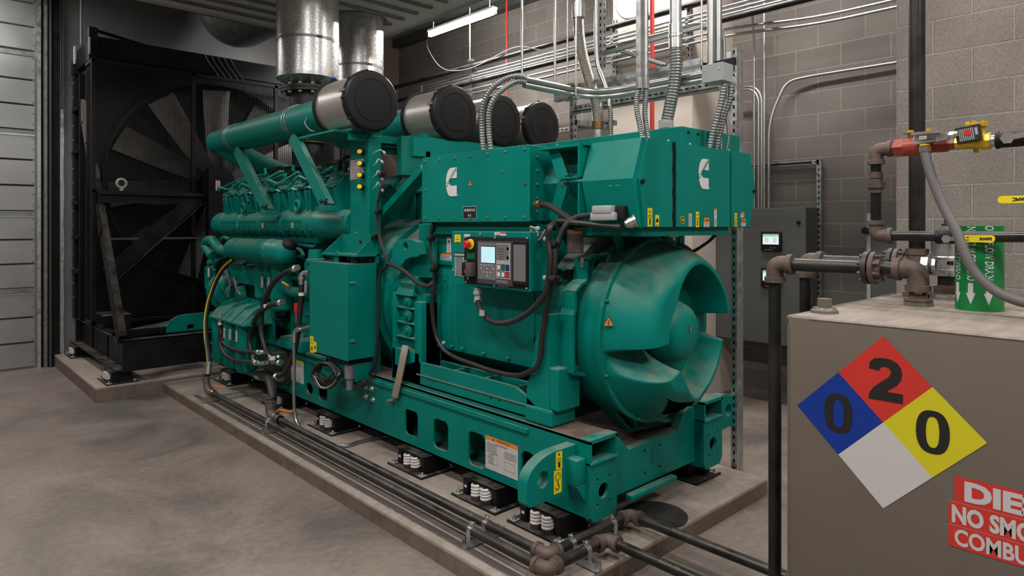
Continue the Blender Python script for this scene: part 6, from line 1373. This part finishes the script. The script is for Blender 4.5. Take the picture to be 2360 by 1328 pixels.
for px, w, X, lb in ((1475, .028, 2.66, 'left square steel channel dropping to the cabinet top'), (1487, .016, 2.70, 'right round conduit dropping to the cabinet top')):
    q = at(px, 186, X=X)
    b = MB('galv')
    if w > .02: b.box(q.x-w/2, q.y-w/2, q.z, q.x+w/2, q.y+w/2, CZ)
    else: b.cyl((q.x, q.y, q.z), (q.x, q.y, CZ), w, n=16)
    b.m('zinc').cyl((q.x, q.y, q.z-.04), (q.x, q.y, q.z+.015), .020, n=16)
    tag(b.build('drop_conduit'), lb, 'conduit', 'conduits dropping to the cabinet')
flexthing(landing([(1475, 198), (1468, 225), (1468, 255), (1475, 290), (1480, 313)], 2.66), .0135, 'flexible_conduit', 'left corrugated conduit bowing toward the left corner of the cabinet top', pitch=.011, depth=.0022, group='flexible conduits')
flexthing(landing([(1487, 198), (1488, 225), (1486, 260), (1489, 290), (1494, 313)], 2.70), .0135, 'flexible_conduit', 'right corrugated conduit at the left corner of the cabinet top', pitch=.011, depth=.0022, group='flexible conduits')
BIG = ax([(1557, 112), (1558, 150), (1553, 200), (1543, 250), (1535, 286)], 3.3)
q = BIG[0]; BT_ = thing('large_conduit', 'thick vertical conduit changing to a fat corrugated conduit above the rear terminal box', 'conduit', (q.x, q.y, q.z))
MB('galv').cyl((q.x, q.y, q.z+.12), (q.x, q.y, CZ), .034, n=28).build('rigid_pipe', BT_); MB('zinc').cyl(q, (q.x, q.y, q.z+.14), .039, n=28).lathe((q.x, q.y, q.z+.06), ZA, [(0, .039), (.004, .043), (.02, .043), (.024, .039)], 24).build('coupling', BT_)
MB('galv_dark').flex(BIG, .037, .017, .004, 22).build('flexible_part', BT_); c = BIG[-1]; MB('light_grey').cyl((c.x, c.y, 2.2), (c.x, c.y, c.z+.02), .044, n=26).box(c.x-.06, c.y-.05, c.z-.03, c.x-.03, c.y+.01, c.z-.0).build('connector', BT_)
HB = ax([(1333, 42), (1335, 80), (1343, 130), (1360, 190), (1376, 250), (1378, 298)], 3.3)
q = HB[0]; BH = thing('braided_hose', 'bronze coloured braided steel hose hanging beside the hanger rods', 'hose', (q.x, q.y, q.z))
MB('braid').tube(smooth_path(HB, 8), .036, 28).build('braid', BH); MB('galv').cyl(q, q+ZA*.1, .042, n=28).cyl(q+ZA*.1, (q.x, q.y, CZ), .034, n=28).build('coupling', BH)
c = HB[-1]; MB('bronze').cyl(c+ZA*.05, c, .039, n=28).m('galv').cyl(c, (c.x, c.y, 2.10), .03, n=24).build('ferrule', BH)
q = at(1404, 238, X=3.75); pts = ax([(1372, -40), (1374, 100), (1376, 150), (1392, 190), (1403, 222), (1404, 245)], 3.75); pts[0].z = CZ; pts[0].x = pts[1].x; pts[0].y = pts[1].y
tag(MB('conduit').tube(round_corners(pts, .15), .017, 14).build('offset_conduit'), 'kinked conduit offsetting right beside the braided hose', 'conduit')
flexthing([q, at(1407, 265, X=3.75), at(1407, 290, X=3.75), V(at(1407, 290, X=3.75).x, at(1407, 290, X=3.75).y, 2.15)], .016, 'flexible_conduit', 'short corrugated conduit below the kinked conduit', group='flexible conduits')
p = at(1388, 160, X=3.9); b = MB(); strut_bar(b, (3.9, p.y, p.z), (3.9, p.y, CZ)); tag(b.build('strut_post'), 'slotted channel hanging from the ceiling behind the kinked conduit', 'strut')
# bent pair of conduits
for i, (l, lb) in enumerate(((((1632, 58), (1600, 57), (1530, 78), (1450, 96), (1424, 104), (1428, 116), (1460, 128), (1528, 150)), 'left of two hooked conduits above the strut beam'), (((1628, 66), (1600, 64), (1530, 84), (1465, 98), (1441, 106), (1444, 118), (1475, 130), (1535, 150)), 'right of two hooked conduits above the strut beam'))):
    P = ax(l, 3.75); tag(MB('conduit').tube(smooth_path(P, 6), .0125, 10).build('hooked_conduit'), lb, 'conduit', 'hooked conduits')
# free standing strut frame behind the generator
q1, q2 = at(1695, 112, X=4.0), at(1321, 190, X=4.0)
b = MB(); strut_bar(b, (4.0, q1.y, 0), (4.0, q1.y, q1.z), side=(MX,)); b.m('galv').box(4.02, q1.y-.022, 0, 4.06, q1.y+.02, q1.z)
F1 = tag(b.build('strut_post'), 'tall slotted steel post standing just right of the generator', 'strut')
b = MB(); strut_bar(b, (4.0, q2.y, 0), (4.0, q2.y, at(1321, 200, X=4.0).z), side=(MX, MY)); tag(b.build('strut_post'), 'slotted steel post left of the braided hose behind the generator', 'strut')
z1 = q1.z-.05
b = MB('galv').box(3.94, q1.y-.0, z1-.02, 3.98, q2.y+.15, z1+.021).box(3.94, q1.y+.0, z1-.09, 3.98, q2.y+.15, z1-.045); b.m('galv_dark').box(3.938, q1.y, z1-.045, 3.975, q2.y+.15, z1-.02)
tag(b.build('strut_beam'), 'double steel channel beam crossing behind the conduits at the top', 'strut')
z2 = at(1640, 200, X=4.0).z
b = MB(); strut_bar(b, (3.96, q1.y+.1, z2), (3.96, q2.y-.02, z2), side=(MX,), sp=.05); b.m('galv_dark').box(3.955, q1.y+.1, z2-.04, 3.98, q2.y, z2-.02); tag(b.build('strut_beam'), 'slotted lower channel beam crossing in front of the beige chase', 'strut')
b = MB(); z3 = at(1300, 300, X=4.42).z; strut_bar(b, (4.42, q2.y-.1, z3), (4.42, q2.y+1.8, z3), side=(MX,)); b.m('galv').bar((4.0, q2.y, z3-.03), (4.44, q2.y, z3-.03), .041, .041); tag(b.build('strut_beam'), 'dark slotted beam going left behind the farthest air cleaner', 'strut')
# ================================================================ FUEL TANK
TKX, TKY, TKZ = 1.90, .862, 1.388
TK = thing('fuel_tank', 'taupe painted steel fuel tank with a hazard diamond on its side', 'tank', (2.38, 0, .1))
MB('tank_paint').box(TKX, -1.6, .1, 2.87, TKY, TKZ, .006).m('dark_grey').box(TKX+.05, -1.5, 0, 2.8, TKY-.06, .1).build('shell', TK)
MB('tank_top').box(TKX+.012, -1.59, TKZ, 2.86, TKY-.012, TKZ+.0015).build('top_sheet', TK, smooth=False)
b = MB('tank_top'); b.tube([(TKX+.003, y*.1-1.5, TKZ-.002+.001*math.sin(y*7)) for y in range(24)], .005, 6).tube([(x*.1+1.9, TKY-.003, TKZ-.002+.001*math.sin(x*5)) for x in range(10)], .005, 6); b.m('tank_paint').tube([(TKX+.003, TKY-.003, .1+.06*i+.0) for i in range(22)], .005, 6); b.build('weld_seam', TK)
c = at(1900, 722, Z=TKZ); b = MB('tank_paint').lathe((c.x, c.y, TKZ), ZA, [(0, .040), (.010, .038), (.012, .034), (.016, .032), (.018, .03)], 24).lathe((c.x, c.y, TKZ+.018), ZA, [(0, .022), (.026, .022)], 6).build('plug', TK)
# NFPA diamond
b = MB(); cy, cz, hd = .6065, 1.1335, .2265; h = hd/2; F_ = TKX-.001
def dia(m, oy, oz): b.m(m); b.face(b.vts([(F_, cy-oy, cz+oz+h), (F_, cy-oy-h, cz+oz), (F_, cy-oy, cz+oz-h), (F_, cy-oy+h, cz+oz)]))
dia('sign_red', 0, h); dia('blue', -h, 0); dia('sign_yellow', h, 0); dia('sign_white', 0, -h)
b.m('ink')
def digit(s, oy, oz, w, hh):
    if s == '0':
        o = [( w/2*abs(math.cos(a))**.75*(1 if math.cos(a) > 0 else -1), hh/2*abs(math.sin(a))**.9*(1 if math.sin(a) > 0 else -1)) for a in [2*math.pi*(i+.5)/40 for i in range(40)]]
        q = [(x*.40, y*.72) for x, y in o]; b.plate(o, [q], .0003, (F_-.0006, cy-oy, cz+oz), MY, ZA)
    else:
        t2 = [(-.5, .22), (-.46, .38), (-.33, .47), (-.1, .5), (.15, .49), (.36, .42), (.47, .30), (.5, .17), (.46, .03), (.34, -.10), (.14, -.21), (.03, -.28), (.52, -.28), (.52, -.5), (-.52, -.5), (-.48, -.36), (-.36, -.22), (-.16, -.09), (.06, .04), (.16, .13), (.17, .21), (.10, .29), (-.02, .31), (-.13, .28), (-.19, .19)]
        b.plate([(x*w, y*hh) for x, y in t2], [], .0003, (F_-.0006, cy-oy, cz+oz), MY, ZA)
digit('2', .005, h, .080, .112); digit('0', -h, .0, .074, .108); digit('0', h, .0, .074, .108)
b.build('hazard_diamond', TK, label='red, blue, yellow and white hazard diamond with digits 2 0 0', smooth=False)
# red diesel sign strips
b = MB(); yl = at(2200, 1120, X=TKX).y; yl2 = at(2186, 1200, X=TKX).y
zA, zB, zC, zD = at(2200, 1096, X=TKX).z, at(2186, 1153, X=TKX).z, at(2186, 1206.5, X=TKX).z, at(2186, 1256, X=TKX).z
for y0, za, zb_ in ((yl, zA, zB), (yl2, zB-.0005, zC+.0005), (yl2, zC-.0005, zD)):
    b.m('sign_red').face(b.vts([(F_, y0, za), (F_, y0-.72, za), (F_, y0-.72, zb_), (F_, y0, zb_)]))
b.m('offwhite')
for z in (zB, zC): b.box(F_-.0003, yl2-.72, z-.0003, F_-.0001, yl2, z+.0003)
b.m('sign_white')
def sign_text(s, px, z0, z1, per, bold=.035):
    y = at(px, 1150, X=TKX).y; w = per*len(s); hgt = (z0-z1)*.78
    b.text(s, (F_-.0006, y-w/2, (z0+z1)/2), MY, ZA, w, hgt, bold=bold)
sign_text('DIESEL FUEL', 2223, zA, zB, .0375, .05); sign_text('NO SMOKING', 2194, zB, zC, .0262, .045); sign_text('COMBUSTIBLE', 2200, zC, zD, .0243, .03)
b.build('warning_sign', TK, label='red strips with white lettering about diesel and smoking', smooth=False)
# ================================================================ VENT RISER, TEE, RELIEF VALVE (pipe B side)
VR = thing('vent_riser', 'thick black vertical pipe rising in front of the near block wall', 'pipe', (XB_, .763, TKZ))
MB('steel_pipe').cyl((XB_, .763, 1.545), (XB_, .763, CZ), .0268, n=28).build('pipe', VR)
b = MB('iron_fitting').cyl((XB_, .763, 1.46), (XB_, .763, 1.555), .034, n=26).lathe((XB_, .763, 1.545), ZA, [(0, .038), (.022, .038)], 24).cyl((XB_, .81, 1.509), (XB_, .715, 1.509), .032, n=24).lathe((XB_, .725, 1.509), MY, [(0, .035), (.015, .035)], 24).build('tee', VR)
b = MB('steel_pipe').cyl((XB_, .763, TKZ+.03), (XB_, .763, 1.47), .0265, n=22).m('tank_paint').lathe((XB_, .763, TKZ), ZA, [(0, .05), (.016, .05), (.018, .034), (.04, .034)], 8).build('stub', VR)
RV = thing('relief_valve', 'silver angle relief valve standing on the tank top', 'valve', (XB_, .665, TKZ))
x, y = XB_, .668; Z0 = TKZ
b = MB('tank_paint').lathe((x, y, Z0), ZA, [(0, .058), (.012, .055), (.02, .05), (.022, .046)], 10).m('iron_fitting').lathe((x, y, Z0+.02), ZA, [(0, .044), (.026, .044), (.028, .034)], 8).m('steel_pipe').cyl((x, y, Z0+.04), (x, y, Z0+.09), .029, n=22).m('rust').cyl((x, y, Z0+.04), (x, y, Z0+.052), .0295, n=22).build('nipple', RV)
b = MB('galv').lathe((x, y, Z0+.085), ZA, [(0, .046), (.022, .046), (.024, .036), (.05, .036), (.06, .041), (.066, .048), (.07, .046), (.078, .049), (.125, .050), (.135, .052), (.14, .045)], 32).build('body', RV)
b = MB('galv').lathe((x, y, Z0+.225), ZA, [(0, .036), (.02, .036), (.021, .026), (.035, .026), (.036, .02)], 8).m('dark_iron').lathe((x, y, Z0+.26), ZA, [(0, .018), (.01, .018), (.012, .01), (.04, .009)], 8).build('bonnet', RV)
b = MB('galv').lathe((x, y+.03, 1.509), YA, [(0, .034), (.02, .034), (.022, .040), (.045, .040)], 8).build('inlet', RV)
b = MB(); decal(b, (x-.050, y-.022, 1.52), SIDE, .022, .016, 'light_grey', [('r', 'ink', 0, 0, .9, .85), ('r', 'light_grey', -.25, 0, .22, .4)]); b.build('nameplate', RV, smooth=False)
# ================================================================ GREEN OVERFLOW DRAIN SLEEVE
gx, gy, gr = 2.47, .515, .0635; gz0, gz1 = TKZ+.001, 1.65
GS = thing('pipe_marker_sleeve', 'green cylindrical sleeve lettered OVERFLOW DRAIN with white arrows', 'pipe marker', (gx, gy, TKZ))
b = MB('sign_green').cyl((gx, gy, gz0), (gx, gy, gz1), gr, n=64, cap=False).cyl((gx, gy, gz0), (gx, gy, gz1), gr-.002, n=64, cap=False).build('sleeve', GS)
b = MB('sign_white'); a_cam = math.atan2(0-gy, 0-gx)
def on_cyl(s_, h_): a = a_cam+s_/gr; return V(gx+(gr+.0006)*math.cos(a), gy+(gr+.0006)*math.sin(a), h_)
def ctext(s, sc, hc, length, size, up):
    vs, fs, _ = text_mesh(s, .02); W_ = [b.bm.verts.new(on_cyl(sc+(-vy if up else vy)*size, hc+(vx if up else -vx)*length)) for vx, vy in vs]
    for f in fs: b.face([W_[i] for i in f])
def arrow(sc, hc): b.face([b.bm.verts.new(on_cyl(sc+x_, hc+z_)) for x_, z_ in ((-.007, .03), (-.007, 0), (-.013, 0), (0, -.035), (.013, 0), (.007, 0), (.007, .03))])
ctext('OVERFLOW DRAIN', -.020, 1.565, .165, .024, True); ctext('OVERFLOW DRAIN', .026, 1.568, .165, .024, False); ctext('OVERFLOW DRAIN', -.064, 1.565, .165, .022, True)
for s_ in (-.022, .024, -.066): arrow(s_, 1.445)
b.build('lettering', GS, label='white vertical lettering and down arrows', smooth=False)
# ================================================================ SMALL PIPE TRAIN WITH VALVES
QX, ZU, ZL = 2.40, 1.905, 1.618
def yq(px): return at(px, 500, X=QX).y
YC = yq(2019)
TR = pipe_run('valve_train', [(QX, -3.98, ZU), (QX, YC, ZU), (QX, YC, ZL), (QX, -3.98, ZL)], .0165, 'pipe loop with a rusty red union and a yellow solenoid valve above the tank', 'pipe')
TR['label'] = 'thin pipe loop with a rust red union and yellow valve above the tank'
b = MB('iron_fitting').lathe((QX, YC, 1.795), -ZA, [(-.012, .022), (0, .022), (.001, .030), (.018, .030), (.019, .023), (.035, .023)], 8).lathe((QX, YC, 1.83), -ZA, [(0, .021), (.02, .021)], 20).build('union', TR)
def lat(b, m, p0, p1, r0, r1=None, n=24): return b.m(m).cyl((QX, yq(p0), ZU), (QX, yq(p1), ZU), r0, r1, n=n)
b = MB(); lat(b, 'red_paint', 2052, 2057, .017, .02); lat(b, 'red_paint', 2057, 2064, .021, n=6); lat(b, 'red_paint', 2064, 2086, .031, n=6); lat(b, 'red_paint', 2086, 2122, .028, .029); lat(b, 'red_paint', 2122, 2156, .0275, .023); lat(b, 'red_paint', 2156, 2184, .0265, n=6); lat(b, 'red_paint', 2184, 2189, .021, n=6); lat(b, 'red_paint', 2189, 2200, .018, n=8)
b.build('strainer_body', TR, label='rust red union body')
b = MB('bronze')
for px in (2098, 2141): y_ = yq(px); b.cyl((QX, y_, ZU+.025), (QX, y_, ZU+.046), .008, n=8).m('brass').cyl((QX, y_, ZU+.046), (QX, y_, ZU+.054), .010, n=6).m('dark_iron').bar((QX, y_+.02, ZU+.044), (QX, y_-.02, ZU+.044), .006, .002).m('bronze')
b.build_parts('test_port', TR)
BV = MB(); lat(BV, 'brass', 2202, 2214, .019, n=8); lat(BV, 'brass', 2214, 2262, .0185, .024); lat(BV, 'brass', 2262, 2284, .026, n=8)
ym = yq(2250); BV.m('brass').cyl((QX, ym, ZU), (QX, ym, ZU+.055), .022, n=20).lathe((QX, ym, ZU+.045), ZA, [(0, .03), (.01, .03), (.011, .028)], 20).cyl((QX, ym, ZU-.033), (QX, ym, ZU-.02), .007, n=10)
for k in range(6): a = k*math.pi/3; BV.lathe((QX+.024*math.cos(a), ym+.024*math.sin(a), ZU+.055), ZA, [(0, .005), (.008, .005)], 6)
BV = BV.build('solenoid_valve', TR, label='yellow brass solenoid valve')
MB('galv').cyl((QX, yq(2284), ZU), (QX, yq(2296), ZU), .0175, n=18).build('nipple', TR)
b = MB('black').cyl((QX, yq(2296), ZU), (QX, -.02, ZU), .0235, n=24); b.lathe((QX, yq(2296), ZU), MY, [(0, .026), (.008, .026)], 20); vb = b.build('ball_valve', TR)
y_ = yq(2330); MB('zinc').cyl((QX-.022, y_, ZU), (QX-.045, y_, ZU), .012, n=14).cyl((QX-.046, y_, ZU), (QX-.048, y_, ZU), .018, n=6).bar((QX-.044, y_, ZU), (QX-.044, y_-.07, ZU+.012), .016, .004, up=XA).build('lever', vb)
# coil nameplate box
c = at(2231, 309, X=QX-.05); th_ = .13; u = V(0, -math.cos(th_), math.sin(th_)); v_ = V(0, math.sin(th_), math.cos(th_)); b = MB('ink').bar(c-u*.031+V(.01, 0, 0), c+u*.031+V(.01, 0, 0), .022, .048, up=v_)
fr = (u, v_, MX); decal(b, c+V(-.0012, 0, 0), fr, .058, .044, 'ink', [('r', 'light_grey', -.36+.085*i, -.02, .045, .82) for i in range(8)]+[('r', 'light_grey', .38, .1, .12, .5)])
b.m('red').lathe(c+V(-.0042, 0, .0)+v_*.004, MX, [(0, .009), (.0005, .009)], 20)
b.build('coil_label', BV, label='black striped label with a red dot', smooth=False)
# conduit body and grey flexible conduit
CBX = QX-.055; p0, p1 = at(2112, 322, X=CBX), at(2166, 313, X=CBX); ud = (p1-p0).normalized(); b = MB('galv')
vv = V(0, -ud.z, ud.y)
b.plate([(-.005, -.016), (.062, -.016), (.068, -.008), (.068, .008), (.062, .014), (-.002, .014), (-.010, .006), (-.010, -.008)], [], .028, p0+V(-.0, 0, 0), ud, V(0, ud.z, -ud.y)*-1)
b.m('zinc').box(p0.x-.03, p0.y-.068, p0.z+.012, p0.x+.004, p0.y+.006, p0.z+.020)
q = at(2160, 320, X=CBX); b.m('galv').bar(q, at(2187, 313, X=CBX), .022, .022).cyl(at(2185, 313, X=CBX), at(2208, 308, X=CBX), .009, n=12).lathe(at(2189, 312, X=CBX), MY, [(0, .012), (.012, .012)], 6)
b.m('white').quad((p0.x-.0308, p0.y-.026, p0.z+.001), MY, ZA, .02, .010)
for k in range(5): b.m('red_paint').quad((p0.x-.0312, p0.y-.019-.0035*k, p0.z+.001), MY, ZA, .0015, .008)
c = at(2131, 340, X=CBX); b.m('yellow').cyl(c+ZA*.010, c+ZA*.006, .014, n=16).m('zinc').lathe(c+ZA*.006, -ZA, [(0, .012), (.003, .017), (.02, .017), (.022, .013), (.03, .013)], 8)
tag(b.build('electrical_fitting'), 'small silver conduit body in front of the rust red union', 'electrical fitting')
P = ax([(2131, 350, CBX), (2146, 405, CBX-.01), (2172, 470, CBX-.02), (2205, 535, CBX-.04), (2226, 590, CBX-.05), (2250, 632, CBX-.05), (2290, 668, CBX-.05), (2330, 688, CBX-.05), (2375, 700, CBX-.05), (2460, 708, CBX-.05)], CBX); P += [P[-1]+V(.03, -.25, -.03), P[-1]+V(.06, -.6, -.045)]; P[-1].z = TKZ+.017; P[-2].z = TKZ+.022
tag(MB('grey_hose').flex(P, .0145, .006, .0006, 16).build('flexible_conduit'), 'grey plastic covered flexible conduit drooping in front of the green sleeve', 'flexible conduit')
# lower ball valve with yellow lever, and upper lever at the right edge
y0_, y1_ = yq(2158), yq(2222); b = MB('black').cyl((QX, y0_, ZL), (QX, yq(2214), ZL), .0235, n=24).lathe((QX, y0_, ZL), MY, [(0, .021), (.004, .025), (.012, .025), (.016, .022)], 8); LV = b.build('ball_valve', TR)
yv = yq(2190)
b = MB('zinc').cyl((QX-.02, yv, ZL-.008), (QX-.040, yv, ZL-.008), .010, n=12).lathe((QX-.040, yv, ZL-.008), MX, [(0, .013), (.006, .013)], 6).bar((QX-.038, yv, ZL-.008), (QX-.038, yq(2228), ZL-.006), .013, .003, up=XA).build('lever', LV)
def lever(par, x, ya, yb, z, hgt, flip=False, name='valve_lever'):
    L = abs(ya-yb); b = MB('yellow').plate(rounded(L, hgt, hgt*.45, 5), [], .005, (x, (ya+yb)/2, z), MY, ZA); s_ = -1 if flip else 1
    b.m('ink').text('SHARPE', (x-.0058, (ya+yb)/2-(.02 if not flip else -.0), z), MY*s_, ZA*s_, L*.36, hgt*.42, bold=.05); b.m('ink').box(x-.0060, (ya+yb)/2+.028, z+.003, x-.0055, (ya+yb)/2+.022, z+.005).box(x-.0060, (ya+yb)/2+.028, z-.005, x-.0055, (ya+yb)/2+.022, z-.003)
    return b.build(name, par, label='yellow coated lever with black lettering', smooth=False)
lever(LV, QX-.0405, yq(2224)-.0, yq(2301), ZL-.006, .0215)
c = at(2300, 459, X=QX-.05); U = thing('lever_valve', 'yellow valve lever with upside down lettering at the right edge', 'valve handle', (c.x, c.y-.07, c.z-.01))
lever(U, c.x, c.y, c.y-.125, c.z-.002, .021, flip=True, name='grip')
MB('zinc').bar((c.x+.003, c.y-.12, c.z-.002), (c.x+.003, c.y-.2, c.z-.002), .013, .003, up=XA).cyl((c.x, c.y-.2, c.z-.002), (QX+.0, c.y-.2, c.z-.002), .012, n=12).build('shank', U)
MB('black').cyl((QX, c.y-.2, ZL), (QX, c.y-.2, ZU), .02, n=18).build('valve_body', U)
